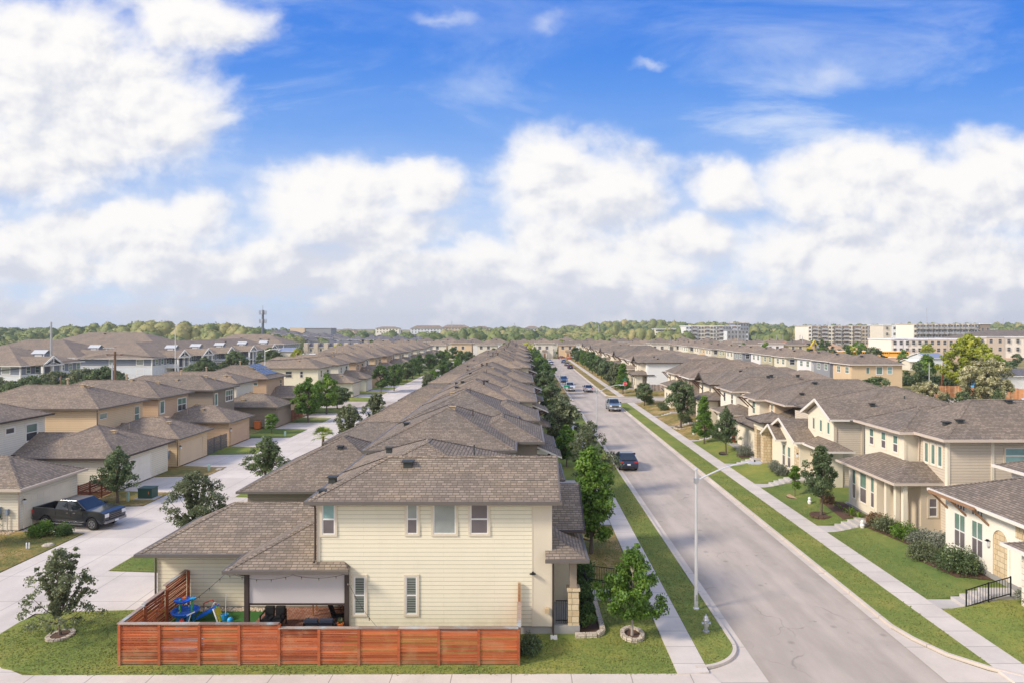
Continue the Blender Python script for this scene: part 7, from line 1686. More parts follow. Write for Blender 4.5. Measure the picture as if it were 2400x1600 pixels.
# railing of the corner house walk and of the right-hand steps
def railing(lab, pts, h_=.9, step=.13):
    r = thing('iron_railing', pts[0], lab, 'railing', 'iron railings'); b = B(); c = B()
    for p, q in zip(pts, pts[1:]):
        p, q = Vector(p), Vector(q); L = (q - p).length; n_ = int(L / step)
        for z in (.08, h_ - .02): b.bar(p + Vector((0, 0, z)), q + Vector((0, 0, z)), .035, .04, 'black_iron')
        for i in range(1, n_): a = p.lerp(q, i / n_); c.box(a.x - .009, a.x + .009, a.y - .009, a.y + .009, a.z + .1, a.z + h_ - .03, 'black_iron')
    b.build('rail', r); c.build('baluster', r)
    for p in pts: bb = B(); bb.box(p[0] - .025, p[0] + .025, p[1] - .025, p[1] + .025, p[2] - .05, p[2] + h_ + .03, 'black_iron'); bb.build('post', r)
railing('black iron railing of the entry walk behind the ringed sidewalk tree', [(3.1, 38.0, .45), (3.2, 34.9, .35), (4.4, 34.9, .2), (5.0, 34.9, .08)]); railing('black iron railing on the far side of the corner entry walk', [(3.3, 37.0, .3), (5.0, 37.0, .1)])
railing('black sloping handrail of the steps at the lower right house', [(21.9, 33.8, .15), (23.0, 33.8, .5), (24.1, 33.8, .80)], .92)
# low stone edging of the bed
t_ = thing('stone_edging', (3.4, 33, .05), 'tan block edging round the dark shrubs by the porch', 'edging'); rs = random.Random(8); b = B(); P0 = [(2.3, 30.85), (3.3, 30.9), (3.62, 31.3), (3.6, 34.6)]
for p, q in zip(P0, P0[1:]):
    p, q = Vector(p), Vector(q); n_ = max(int((q - p).length / .36), 1)
    for k in range(n_): a, c = p.lerp(q, (k + .03) / n_), p.lerp(q, (k + .97) / n_); b.bar((a.x, a.y, .14), (c.x, c.y, .14), .22, .2 * rs.uniform(.9, 1.1), 'ringstone', rs.random())
b.build('stone', t_); sheet('planting_bed', [(2.3, 30.95), (3.5, 31.0), (3.5, 34.5), (2.56, 34.5)], .075, 'mulch')
b = B(); b.box(1.2, 1.5, 30.6, 30.95, .05, .12, 'white'); tag(b.build('splash_block'), 'white splash block under the downspout of the corner house', 'splash block')
for k, (pts, m_) in enumerate([([(22.7, 48.6), (24.7, 48.6), (24.7, 52.8), (23.1, 52.8)], 'mulch'), ([(24.0, 41.9), (26.2, 41.9), (26.0, 46.4), (23.2, 46.4)], 'mulch'), ([(23.4, 37.0), (25.1, 36.4), (25.1, 40.9), (22.9, 40.6)], 'mulch'), ([(22.7, 71.2), (24.8, 71.2), (24.8, 73.6), (22.8, 73.6)], 'mulch')]):
    bed(pts, m_)
for x, y, lb in ((22.3, 53.3, 'small white garden ornament by the brown shrub'), (23.0, 46.4, 'white stone lantern beside the porch shrubs'), (22.0, 88.5, 'white globe light on the right lawn')):
    t_ = thing('garden_ornament', (x, y, yz(x)), lb, 'ornament'); b = B(); b.lathe([(.12, 0), (.16, .18), (.09, .32), (.13, .40), (.08, .52), (0, .55)], (x, y, yz(x)), 'white', 10); b.build('figure', t_)

# ================================================================== background: poles, tower, apartments
def pole(x, y, h_, lab, m='pole_wood', r0=.15, arms=1, z=0, cat='utility pole', nm='utility_pole'):
    r = thing(nm, (x, y, z), lab, cat, 'poles'); b = B(); b.tube([(x, y, z), (x, y, z + h_)], [r0, r0 * .65], m, 8); b.build('pole', r)
    for k in range(arms): b = B(); b.box(x - 1.1, x + 1.1, y - .06, y + .06, z + h_ - .5 - k * 1.1, z + h_ - .38 - k * 1.1, m); b.build('crossarm', r)
    return r
def lamp_pole(x, y, h_, lab, arm=2.0, z=0):
    r = pole(x, y, h_, lab, 'galv', .12, 0, z, 'street lamp', 'street_lamp')
    if arm: b = B(); b.tube([(x, y, z + h_ - .4), (x + arm * .5, y, z + h_ - .05), (x + arm, y, z + h_)], .06, 'galv', 6); b.build('arm', r); b = B(); b.box(x + arm, x + arm + .7, y - .15, y + .15, z + h_ - .06, z + h_ + .06, 'galv'); b.build('lamp_head', r)
def at(px, y, top): return (px - 1228) * y / 1600, 14 - (top - 769) * y / 1600
x, h_ = at(269.6, 92, 823); pole(x, 92, h_, 'dark wooden utility pole in front of the grey-blue apartments', r0=.22); P1 = (x, 92, h_)
x, h_ = at(263, 90, 850); lamp_pole(x, 90, h_, 'white lamp pole directly beside the dark wooden utility pole', 0)
x, h_ = at(120, 170, 755); pole(x, 170, h_, 'slim grey pole rising above the apartment roofs at far left', 'metal_grey', .32, 0)
x, h_ = at(411, 120, 768); lamp_pole(x, 120, h_, 'very tall pale pole left of the cell tower', 0)
x, h_ = at(621, 128, 818); lamp_pole(x, 128, h_, 'wooden-grey lamp pole above the solar panel house', 1.9)
x, h_ = at(143, 86, 880); pole(x, 86, h_, 'short dark pole among the trees at left', r0=.12, arms=0)
x, h_ = at(782, 260, 820); pole(x, 260, h_, 'utility pole by the white shed left of centre', r0=.2, arms=1)
for k, (px, y_, tp) in enumerate([(945, 300, 806), (949, 300, 796), (975, 320, 797), (980, 310, 788), (1059, 500, 753), (1313 * 0 + 1258, 300, 810), (1264, 300, 822), (1272, 300, 823), (1403, 500, 762), (1571, 330, 790), (1595, 340, 798)]):
    x, h_ = at(px, y_, tp); zz = hgt(x, y_); pole(x, y_, h_ - zz, f'thin pole on the middle skyline, {ORD[k]} of them from the left', 'metal_grey', .3 if y_ > 400 else .14, 0, zz)
for k, (px, y_, tp) in enumerate([(1729, 330, 757), (1770, 380, 784), (1820, 400, 785), (1835, 380, 784), (1854, 380, 795), (1875, 380, 785), (1881, 330, 788), (2040, 420, 800), (2117, 300, 795), (2178, 165, 850), (2221, 290, 795)]):
    x, h_ = at(px, y_, tp); pole(x, y_, h_, f'pole on the right-hand skyline, {ORD[k]} from the left', 'metal_grey' if k != 9 else 'galv', .2 if y_ > 200 else .14, 0, 0)
r = thing('leaning_pole', (96, 160, 0), 'reddish leaning utility pole behind the orange fence', 'utility pole', 'poles'); b = B(); x0_, _ = at(2206, 160, 890); x1_, z1_ = at(2213, 160, 825); b.tube([(x0_, 160, 0), (x1_, 160, z1_)], [.17, .12], 'cedar_dark', 8); b.build('pole', r)
# cell tower
x = (616 - 1228) * 400 / 1600; top = 14 + 46 * .25; r = thing('cell_tower', (x, 400, 0), 'grey monopole cell tower with two antenna rings', 'tower'); b = B(); b.tube([(x, 400, 0), (x, 400, top - 1)], [.9, .6], 'tower_grey', 12); b.build('pole', r)
for z in (top - 8.2, top - 3.2):
    b = B()
    for k in range(3): a0, a1 = 2 * math.pi * k / 3, 2 * math.pi * (k + 1) / 3; b.bar((x + 1.5 * math.cos(a0), 400 + 1.5 * math.sin(a0), z), (x + 1.5 * math.cos(a1), 400 + 1.5 * math.sin(a1), z), .15, .15, 'tower_grey')
    b.build('platform', r)
    for k in range(9): a = 2 * math.pi * k / 9; b = B(); b.box(x + 1.9 * math.cos(a) - .2, x + 1.9 * math.cos(a) + .2, 400 + 1.9 * math.sin(a) - .2, 400 + 1.9 * math.sin(a) + .2, z - .5, z + 1.9, 'metal_grey'); b.build('antenna', r)
b = B(); b.tube([(x, 400, top - 1), (x, 400, top + 1.8)], .08, 'tower_grey', 6); b.build('lightning_rod', r)
x = (546 - 1228) * 460 / 1600; r = thing('billboard', (x, 460, 0), 'blank white billboard on a post above the left woods', 'billboard'); b = B(); b.box(x - 2.2, x + 2.2, 459.6, 460.4, 13.8, 16.2, 'white'); b.build('panel', r); b = B(); b.tube([(x, 460, 2), (x, 460, 13.8)], .3, 'door_brown', 8); b.build('post', r)
for k, (px, y_, tp) in enumerate([(2172, 1300, 722), (2351, 1100, 746), (1940, 1100, 752), (1206, 1100, 757)]):
    x, h_ = at(px, y_, tp); zz = hgt(x, y_); r = thing('radio_mast', (x, y_, zz), f'thin lattice mast on the far horizon, {["tallest, right", "rightmost", "right of centre", "centre"][k]}', 'mast', 'radio masts'); b = B(); w_ = .9
    for dx, dy in ((-w_, -w_), (w_, -w_), (0, w_)): b.tube([(x + dx, y_ + dy, zz), (x + dx * .4, y_ + dy * .4, h_)], .16, 'metal_grey', 4)
    n_ = 14
    for i in range(n_): z0_, z1_ = zz + (h_ - zz) * i / n_, zz + (h_ - zz) * (i + 1) / n_; f0, f1 = 1 - .6 * i / n_, 1 - .6 * (i + 1) / n_; b.bar((x - w_ * f0, y_ - w_ * f0, z0_), (x + w_ * f1, y_ - w_ * f1, z1_), .14, .14, 'metal_grey')
    b.build('lattice', r)
# power lines at the left
P0 = (-52 - 40, 66, 7.5); P2 = (P1[0] + 14, 150, 8.5)
for k in range(3):
    b = B(); a_, m__, c_ = Vector((P0[0] + k, P0[1], P0[2] + k * .3)), Vector((P1[0] - 1 + k, P1[1], P1[2] - .35)), Vector((P2[0] + k, P2[1], P2[2]))
    for p, q in ((a_, m__), (m__, c_)): b.tube([p.lerp(q, i / 12) - Vector((0, 0, 5.2 * (i / 12) * (1 - i / 12))) for i in range(13)], .018, 'black_iron', 4, cap=False)
    tag(b.build('power_line'), f'thin black power line over the left trees, {["upper", "middle", "lower"][k]} of three', 'power line', 'power lines')

# grey-blue apartment complex
def window_set(root, spots, face, plane, w_, h_, trim='white', g='g_dark', off=0.0):
    """one frame+pane prototype, copied to every spot (a, z)"""
    proto = None
    for a, z in spots:
        if proto is None:
            proto = window(root, face, plane, a, a + w_, z, z + h_, trim, g, lod=1, rail=h_ > 1, tw=.13); a0, z0 = a, z
            continue
        o = proto.copy(); COL.objects.link(o); o.location = (proto.location.x + (a - a0 if face in 'SN' else 0), proto.location.y + (a - a0 if face in 'EW' else 0), proto.location.z + z - z0)
        for ch in proto.children: c = ch.copy(); COL.objects.link(c); c.parent = o
def grey_apartment(x0, x1, y0, y1, ze, lab, gables, sd=0):
    r = thing('apartment_building', ((x0 + x1) / 2, y0, 0), lab, 'apartment building', 'grey-blue apartments'); b, rb, gb = B(), B(), B()
    b.box(x0, x1, y0, y1, ze - 2.3, ze, 'bluegrey', skip='TD'); b.box(x0 - .02, x1 + .02, y0 - .02, y1 + .02, -6, ze - 2.3, 'palegrey', skip='TD'); b.box(x0 - .08, x1 + .08, y0 - .08, y1 + .08, ze - 2.42, ze - 2.2, 'white', skip='')
    hip(rb, gb, x0 - .8, x1 + .8, y0 - .8, y1 + .8, ze, .38, m='shingle_tan', gm='white', ridge=False)
    b.build('wall', r); 
    for xx, yy in ((x0, y0), (x1, y0), (x1, y1)): c = B(); c.box(xx - .15, xx + .15, yy - .15, yy + .15, -5, ze - .1, 'white'); c.build('corner_trim', r)
    window_set(r, [(x1 - 4.5 - k * 8, z) for k in range(int((x1 - x0) / 8)) for z in (ze - 1.9, ze - 4.9)][:24], 'S', y0, 2.0, 1.5, g='g_shade')
    window_set(r, [(y0 + 2 + k * 3.1, z) for k in range(int((y1 - y0) / 3.1)) for z in (ze - 1.9, ze - 4.9)][:60], 'E', x1, 1.3, 1.5, g='g_green')
    for k, y in enumerate(gables):                         # projecting gabled balconies on the east side
        c, d_, e = B(), B(), B(); xa = x1; w_ = 6.6; xo = x1 + 3.6
        c.box(xa, xo, y, y + w_, -6, ze - 6, 'palegrey', skip='D')
        for zz in (ze - 6, ze - 3): c.box(xa, xo, y, y + w_, zz - .25, zz, 'white')
        for yy in (y, y + w_ * .52, y + w_):
            for xx in (xo,): c.box(xx - .25, xx + .25, yy - .25, yy + .25, -5, ze, 'white')
        c.box(xa, xo, y, y + .1, ze - 3, ze - 2.0, 'palegrey'); c.box(xa, xo - .3, y + w_ * .6, y + w_, ze - 5.8, ze, 'bluegrey')
        for zz in (ze - 5.1, ze - 2.1): c.box(xo - .05, xo, y, y + w_, zz, zz + .06, 'black_iron')
        c.build('balcony', r)
        zr = ze + .62 * w_ / 2
        d_.poly([(xo + .4, y - .4, ze - .1), (xo + .4, y + w_ / 2, zr), (xa - 4, y + w_ / 2, zr), (xa - 4, y - .4, ze - .1)], 'shingle_tan'); d_.poly([(xo + .4, y + w_ / 2, zr), (xo + .4, y + w_ + .4, ze - .1), (xa - 4, y + w_ + .4, ze - .1), (xa - 4, y + w_ / 2, zr)], 'shingle_tan')
        for ya in (y - .4, y + w_ + .4): d_.bar((xo + .45, ya, ze - .15), (xo + .45, y + w_ / 2, zr - .02), .14, .42, 'white')
        d_.bar((xo + .42, y, ze - .05), (xo + .42, y + w_, ze - .05), .14, .38, 'white'); d_.bar((xo + .42, y + w_ / 2, ze), (xo + .42, y + w_ / 2, zr), .2, .2, 'white'); d_.bar((xo + .42, y + 1, ze), (xo + .42, y + w_ / 2, ze + .6), .16, .16, 'white'); d_.bar((xo + .42, y + w_ - 1, ze), (xo + .42, y + w_ / 2, ze + .6), .16, .16, 'white'); d_.build('gable', r)
        dx, dy, dz = x1 - 3.4, y + w_ / 2 + 3.4, ze + 2.0
        e.box(dx, dx + 2.6, dy, dy + 2.4, dz - .9, dz + .6, 'bluegrey'); e.box(dx + 2.4, dx + 2.65, dy - .06, dy + .1, dz - .9, dz + .6, 'white'); e.box(dx + .3, dx + 2.1, dy - .05, dy - .001, dz - .2, dz + .4, 'white'); e.poly([(dx + 3.0, dy - .3, dz + .55), (dx + 3.0, dy + 1.2, dz + 1.5), (dx - .6, dy + 1.2, dz + 1.5), (dx - .6, dy - .3, dz + .55)], 'dormer_roof'); e.poly([(dx + 3.0, dy + 1.2, dz + 1.5), (dx + 3.0, dy + 2.7, dz + .55), (dx - .6, dy + 2.7, dz + .55), (dx - .6, dy + 1.2, dz + 1.5)], 'white'); e.build('dormer', r)
    rf = rb.build('roof', r); gb.build('fascia', r)
    for k in range(6): x, y = random.uniform(x0 + 3, x1 - 3), random.uniform(y0 + 3, y1 - 3); vent(rf, x, y, roof_z(x, y, (x0 - .8, x1 + .8, y0 - .8, y1 + .8, ze, .38)), s=1.6)
grey_apartment(-131, -109, 200, 302, 5.2, 'long grey-blue three-storey apartment block with white gables, behind the dark pole', (208, 224, 242, 262, 284))
grey_apartment(-172, -135, 206, 232, 5.2, 'grey-blue apartment block at far left behind the nearer gabled one', (211,))
grey_apartment(-175, -121, 164, 186, 5.0, 'grey-blue apartment block cut by the left picture edge', (166.5,))
grey_apartment(-190, -140, 262, 290, 6.6, 'rearmost grey-blue apartment block before the left woods', ())
grey_apartment(-150, -112, 318, 340, 6.6, 'grey-blue block at the far end of the apartment complex', ())
# A-frame porch roof between the trees
t_ = thing('picnic_shelter', (-60.5, 88, 0), 'steep A-shaped shelter gable with white rake boards among the left trees', 'shelter'); b = B()
b.poly([(-62.8, 87, 3.4), (-60.5, 87, 5.6), (-60.5, 92, 5.6), (-62.8, 92, 3.4)], 'shingle'); b.poly([(-60.5, 87, 5.6), (-58.2, 87, 3.4), (-58.2, 92, 3.4), (-60.5, 92, 5.6)], 'shingle'); b.bar((-62.9, 86.95, 3.35), (-60.5, 86.95, 5.6), .08, .22, 'white'); b.bar((-58.1, 86.95, 3.35), (-60.5, 86.95, 5.6), .08, .22, 'white'); b.build('roof', t_)
for x in (-62.4, -58.6):
    for y in (87.3, 91.6): b = B(); b.box(x - .1, x + .1, y - .1, y + .1, 0, 3.6, 'white'); b.build('post', t_)

def flat_block(nm, lab, x0, x1, y0, y1, zb, zt, wall, wins=None, cat='building', grp=None, bands=None, balc=None, par='white', g='g_dark', win=(1.6, 1.9)):
    r = thing(nm, ((x0 + x1) / 2, y0, zb), lab, cat, grp); b = B(); b.box(x0, x1, y0, y1, zb - 3, zt, wall); b.build('wall', r)
    if bands:
        for k, (a, c, m_, pz) in enumerate(bands): bb = B(); bb.box(x0 + (x1 - x0) * a, x0 + (x1 - x0) * c, y0 - pz, y0 - .01, zb - 1, zt + .3, m_); bb.build('bay', r)
    bb = B(); bb.box(x0 - .4, x1 + .4, y0 - .4, y1 + .4, zt, zt + .5, par); bb.build('parapet', r)
    if wins:
        nx, nz, z0 = wins; sx = (x1 - x0) / nx; hz = (zt - z0) / nz
        sp_ = [(x0 + sx * (i + .5) - win[0] / 2, z0 + hz * (j + .32)) for j in range(nz) for i in range(nx)][:98]
        off = (max([q[3] for q in bands]) if bands else 0) + .02
        window_set(r, sp_, 'S', y0 - off, win[0], min(win[1], hz * .55), None, g)
    if balc:
        for (fx, w_) in balc:
            xx = x0 + (x1 - x0) * fx
            for j in range(wins[1]): zz = wins[2] + hz * (j + .1); bb = B(); bb.box(xx, xx + w_, y0 - 2.0, y0 - .3, zz, zz + .22, 'white'); bb.box(xx, xx + w_, y0 - 2.0, y0 - 1.92, zz + .22, zz + 1.1, 'metal_grey'); bb.box(xx + .3, xx + w_ - .3, y0 - .62, y0 - .55, zz + .3, zz + 2.3, 'door_brown'); bb.build('balcony', r)
    return r
y_ = 500
def px2x(px, y): return (px - 1228) * y / 1600
flat_block('apartment_building', 'white five-storey apartment block with dark corner, left of the two far right complexes', px2x(1607, 490), px2x(1735, 490), 490, 508, 4, 15.2, 'whitewall', (18, 4, 4.5), 'apartment building', 'far apartment blocks', [(0, .1, 'palegrey', .8), (.26, .52, 'whitestone', .6), (.7, .8, 'greywall', .7)], [(.12, 3), (.35, 3), (.6, 3), (.85, 3)])
flat_block('apartment_building', 'dark-fronted corner wing with overhanging tan roof slab next to the white block', px2x(1704, 480), px2x(1754, 480), 480, 489, 2, 12.2, 'palegrey', (6, 3, 3), 'apartment building', 'far apartment blocks', [(0, .8, 'greywall', .7)], None, 'greywall')
flat_block('office_building', 'glass tower part topped by a broad tan roof slab', px2x(1722, 520), px2x(1755, 520), 520, 535, 4, 17.5, 'bluegrey', (5, 4, 5), 'office building', None, None, None, 'beige')
flat_block('parking_garage', 'long pale parking deck left of the white apartment block', px2x(1540, 520), px2x(1603, 520), 520, 540, 5, 13, 'whitestone', (8, 2, 8.5), 'parking deck', win=(4.5, 1))
flat_block('apartment_building', 'large cream five-storey apartment block with brown balconies, far right', px2x(1893, 470), px2x(2034, 470), 470, 492, 0, 15.2, 'ivory_s', (18, 5, 2.5), 'apartment building', 'far apartment blocks', [(0, .06, 'ivory_s', .9), (.13, .2, 'beige', .7), (.34, .42, 'ivory', .9), (.5, .56, 'beige', .7), (.68, .74, 'ivory', .9), (.9, 1, 'beige', .7)], [(.07, 3.5), (.22, 4), (.44, 4), (.58, 4), (.76, 4)], 'beige')
flat_block('apartment_building', 'dark grey angled end of the large cream apartment block', px2x(2034, 468) + .3, px2x(2068, 468), 468, 490, 0, 15.2, 'greywall', (6, 5, 2.5), 'apartment building', 'far apartment blocks', [(0, .3, 'greywall', .6)], None, 'metal_grey')
flat_block('apartment_building', 'stepped cream apartment block with balcony stacks behind the school', px2x(2140, 430), px2x(2296, 430), 430, 450, 0, 16.3, 'ivory_s', (22, 4, 4), 'apartment building', 'far apartment blocks', [(.08 * k, .08 * k + .04, ['ivory', 'beige'][k % 2], .9) for k in range(12)], [(.045 + .08 * k, 3) for k in range(11)], 'beige')
flat_block('apartment_building', 'plain taupe end wall right of the stepped cream block', px2x(2296, 429) + .3, px2x(2321, 429), 429, 452, 0, 16.4, 'taupe_s', (2, 2, 4), 'apartment building', 'far apartment blocks')
flat_block('stair_tower', 'grey windowless link between the two cream complexes', px2x(2070, 450), px2x(2138, 450), 450, 470, 0, 15.6, 'whitestone', (4, 3, 4), 'building', None, [(.3, .9, 'palegrey', .5)])
sch = flat_block('school_building', 'long cream and tan school building with flat roof, far right', px2x(2089, 330), px2x(2400, 330) + 14, 330, 352, 0, 8.3, 'ivory_s', (26, 2, 1.5), 'school', None, [(.02, .1, 'whitewall', .4), (.22, .42, 'beige', .5), (.52, .66, 'tan_s', .5), (.82, .95, 'beige', .5)], None, 'white')
flat_block('school_building', 'taller hipped hall of the school behind the huge yellow-green tree', px2x(2290, 322), px2x(2400, 322) + 20, 322, 329.5, 0, 9.5, 'ivory_s', (10, 2, 2), 'school', None, [(.1, .3, 'beige', .4)])
r = thing('hall_roof', (230, 345, 9), 'broad brown hipped roof above the school', 'roof building'); rb, gb = B(), B(); hip(rb, gb, px2x(2240, 372), px2x(2400, 372) + 35, 356, 390, 8.4, .26, m='shingle_grey', gm='white', ridge=False); rb.build('roof', r); gb.build('gutter', r); b = B(); b.box(px2x(2245, 372), px2x(2400, 372) + 30, 358, 388, 0, 8.4, 'ivory_s'); b.build('wall', r)
flat_block('glass_building', 'blue glass building at the right edge of the skyline', px2x(2320, 620), px2x(2400, 620) + 20, 620, 640, 5, 12.6, 'palegrey', (12, 1, 8), 'building', None, None, None, 'white', 'g_teal', (7, 3.4))
flat_block('warehouse', 'long tan and slate warehouse on the left skyline', px2x(680, 700), px2x(776, 700), 700, 720, 3, 13.6, 'greywall', None, 'warehouse', None, [(0, .36, 'tan_s', .5)], None, 'metal_grey')
# sheds on the right
def shed(lab, x0, x1, y0, y1, h_, m, rm='metal_grey', nm='shed'):
    r = thing(nm, ((x0 + x1) / 2, y0, 0), lab, 'shed'); b, rb, gb = B(), B(), B(); frame_walls(b, x0, x1, y0, y1, 0, h_, m); gable_wall(b, 'W', x0, y0, y1, h_, .25, m); gable_wall(b, 'E', x1, y0, y1, h_, .25, m); b.build('wall', r); gable_w(rb, gb, x0 - .4, x1 + .4, y0 - .4, y1 + .4, h_, .25, rm, 'white'); rb.build('roof', r); gb.build('trim', r)
shed('white metal shed with grey roof beyond the far right field', px2x(2175, 235), px2x(2220, 235), 235, 247, 3.8, 'palegrey'); shed('pinkish storage trailer beside the white metal shed', px2x(2133, 228), px2x(2160, 228), 228, 233, 3.0, 'ivory', 'white', 'trailer')
shed('white cottage with grey shingle roof at the right picture edge', px2x(2362, 150), px2x(2362, 150) + 16, 150, 160, 3.6, 'whitewall', 'shingle_slate', 'cottage')
shed('white metal-roofed building left of centre', px2x(802, 290), px2x(838, 290), 290, 300, 4.5, 'palegrey', 'white'); shed('cream gabled building beside the slate-roofed townhouses', px2x(893, 330), px2x(932, 330), 330, 342, 4.6, 'ivory', 'shingle_tan'); shed('long low white warehouse in front of the townhouses', px2x(690, 262), px2x(800, 262), 262, 272, 2.8, 'palegrey', 'white')
shed('small pale hall left of the townhouses', px2x(655, 300), px2x(690, 300), 300, 310, 4, 'ivory', 'metal_grey')
# tarp, construction, buses
r = thing('tarp_pile', (92, 143, 0), 'bright blue tarpaulin heap behind the orange fence', 'tarpaulin'); b = B(); b.lathe([(2.6, 0), (2.3, 1.3), (1.2, 2.6), (0, 3.1)], (98.5, 143, 0), 'toy_sky', 9); b.lathe([(1.0, 0), (.9, 2.6), (0, 3.2)], (94.5, 144, 0), 'toy_sky', 7); b.build('cover', r)
sheet('dirt_field', [(48, 372), (60, 450), (215, 450), (240, 372), (240, 300), (86, 262), (86, 300)][::-1], .03, 'dirt'); 
for k, (x, y, rx, h_) in enumerate([(150, 372, 14, 5.2), (184, 362, 16, 5.6), (205, 345, 12, 4.8), (128, 385, 15, 4.6), (92, 360, 8, 4.2), (166, 385, 18, 6.2)]):
    b = B(); b.lathe([(rx, 0), (rx * .7, h_ * .6), (rx * .4, h_ * .9), (0, h_)], (x, y, 0), 'dirt', 14); o = b.build('dirt_mound'); tag(o, f'orange soil mound on the construction site, {ORD[k]} of six', 'soil mound', 'soil mounds')
def excavator(x, y, a, lab, m='toy_yellow'):
    r = thing('excavator', (0, 0, 0), lab, 'excavator', 'excavators')
    for s_ in (-1, 1): b = B(); b.box(-1.9, 1.9, s_ * .9, s_ * 1.4, 0, .9, 'black_plastic'); b.build('track', r, bevel=.2)
    b = B(); b.box(-1.9, 1.3, -1.2, 1.2, 1.0, 2.2, m); b.build('body', r, bevel=.1); b = B(); b.box(.2, 1.5, .1, 1.2, 2.2, 3.4, 'g_car'); b.build('cab', r); b = B(); b.bar((1.2, -.3, 1.8), (3.6, -.3, 4.8), .4, .5, m); b.build('boom', r); b = B(); b.bar((3.6, -.3, 4.8), (5.6, -.3, 2.2), .35, .4, m); b.build('stick', r); b = B(); b.box(5.2, 6.2, -.8, .2, 1.2, 2.2, 'metal_grey'); b.build('bucket', r)
    r.location = (x, y, 3.4); r.rotation_euler = (0, 0, a); return r
excavator(134, 322, .4, 'yellow excavator on the construction site near the soil mounds'); excavator(111, 345, 2.4, 'smaller orange excavator left on the construction site', 'toy_orange')
b = B(); b.box(px2x(1683, 330), px2x(1703, 330), 330, 333, 2.0, 6.3, 'toy_green'); r = b.build('green_container'); tag(r, 'bright green container at the construction site', 'container')
rb = B(); r = thing('brick_shell', (130, 352, 0), 'round orange brick shell under construction', 'building'); rb.lathe([(9, 0), (9, 6), (10.5, 6), (10.5, 6.8), (0, 7)], (px2x(1834, 345), 345, 0), 'terracotta', 20); rb.build('wall', r)
bp = thing('school_bus', (0, 0, 0), 'yellow school bus with white roof', 'bus', 'parked school buses')
b = B(); b.box(-5, 4, -1.2, 1.2, .6, 2.9, 'bus_yellow'); b.box(4, 5.5, -1.1, 1.1, .6, 1.7, 'bus_yellow'); b.build('body', bp, bevel=.12); b = B(); b.box(-4.95, 3.95, -1.1, 1.1, 2.9, 3.12, 'white'); b.build('roof', bp, bevel=.08)
for s_ in (-1, 1):
    b = B()
    for k in range(10): b.box(-4.7 + k * .86, -4.0 + k * .86, s_ * 1.2, s_ * 1.215, 1.9, 2.55, 'g_car')
    b.build('side_window', bp)
b = B(); b.box(4.0, 4.03, -1.0, 1.0, 1.85, 2.6, 'g_car'); b.build('windshield', bp)
for x in (-3, 4.3):
    for s_ in (-1, 1): b = B(); b.tube([(x, s_ * .95, .5), (x, s_ * 1.22, .5)], .5, 'tyre', 12); b.build('wheel', bp)
bp.location = (px2x(1962, 318), 318, .5); bp.rotation_euler = (0, 0, R(168)); bp['label'] = 'yellow school bus with white roof, leftmost of the parked row'
for k in range(1, 4):
    c = copy_tree(bp); c.location = (px2x(1962 + k * 42, 318), 318 - k * 1.5, .5); c['label'] = f'yellow school bus with white roof, {["", "second", "third", "fourth"][k]} from left in the parked row'
for k in range(4): place('sedan', ['p_blue', 'p_silver', 'p_navy', 'p_grey'][k], px2x(2102 + k * 9, 262), 262, 60, f'{["blue", "silver", "navy", "grey"][k]} car on the lot right of the school buses', 'car')
# right-hand back road, guard rail
sheet('road', [(58, 139), (66, 128.6), (82, 126), (100, 112), (150, 70), (150, 88), (108, 124), (88, 136), (70, 139.3)], .006, 'asphalt'); sheet('road', [(66, 122), (82, 118), (120, 85), (120, 90), (84, 123), (66, 127)], -.004, 'concrete')
r = thing('guard_rail', (72, 118, 0), 'low dark guard rail with white posts beyond the right-hand roofs', 'guard rail'); b = B(); pts = [(73, 119.5), (78, 118.5), (83, 117), (88, 115), (91, 113.5)]
for p, q in zip(pts, pts[1:]): b.bar((*p, .75), (*q, .75), .08, .3, 'bronze')
b.build('rail', r)
for p in pts: b = B(); b.box(p[0] - .1, p[0] + .1, p[1] - .25, p[1] - .1, 0, 1.0, 'white'); b.build('post', r)
# slate townhouses left of centre
r = thing('townhouse_row', (-85, 345, 0), 'row of slate-roofed townhouses with cream chimney walls, left of centre', 'townhouses'); x0_, x1_ = px2x(718, 345), px2x(905, 345); b = B(); frame_walls(b, x0_, x1_, 345, 355, 0, 4.6, 'ivory'); b.build('wall', r); rb, gb = B(), B(); gable_w(rb, gb, x0_ - .3, x1_ + .3, 344.5, 355.5, 4.6, .42, 'shingle_slate', 'white'); rb.build('roof', r); gb.build('gutter', r)
for k in range(9): x = x0_ + (x1_ - x0_) * k / 8; b = B(); b.box(x - 1, x + 1, 344.0, 352, 0, 6.7, 'beige'); b.build('party_wall', r)
window_set(r, [(x0_ + 1.8 + (x1_ - x0_) * k / 8 + j * 1.8, 2.4) for k in range(8) for j in (0, 1)], 'S', 345, 1.0, 1.3)
rs = random.Random(12); k = 0
for row in range(5):
    yy = 410 + row * 62
    for i in range(11):
        xx = -0.37 * yy + i * .022 * yy + rs.uniform(-3, 3)
        if xx > -.13 * yy or k >= 60: continue
        c = rs.choice(['palegrey', 'ivory', 'bluegrey', 'whitewall', 'beige']); simple_house(xx, xx + 11, yy, yy + 9, hgt(xx, yy), 5.8, c, c, f'{WN[c]} slate-roofed house, {ORD[i]} from left in the {["nearest", "second", "middle", "fourth", "topmost"][row]} terrace of the distant left slope', 'houses on the distant left slope', sh='shingle_slate'); k += 1
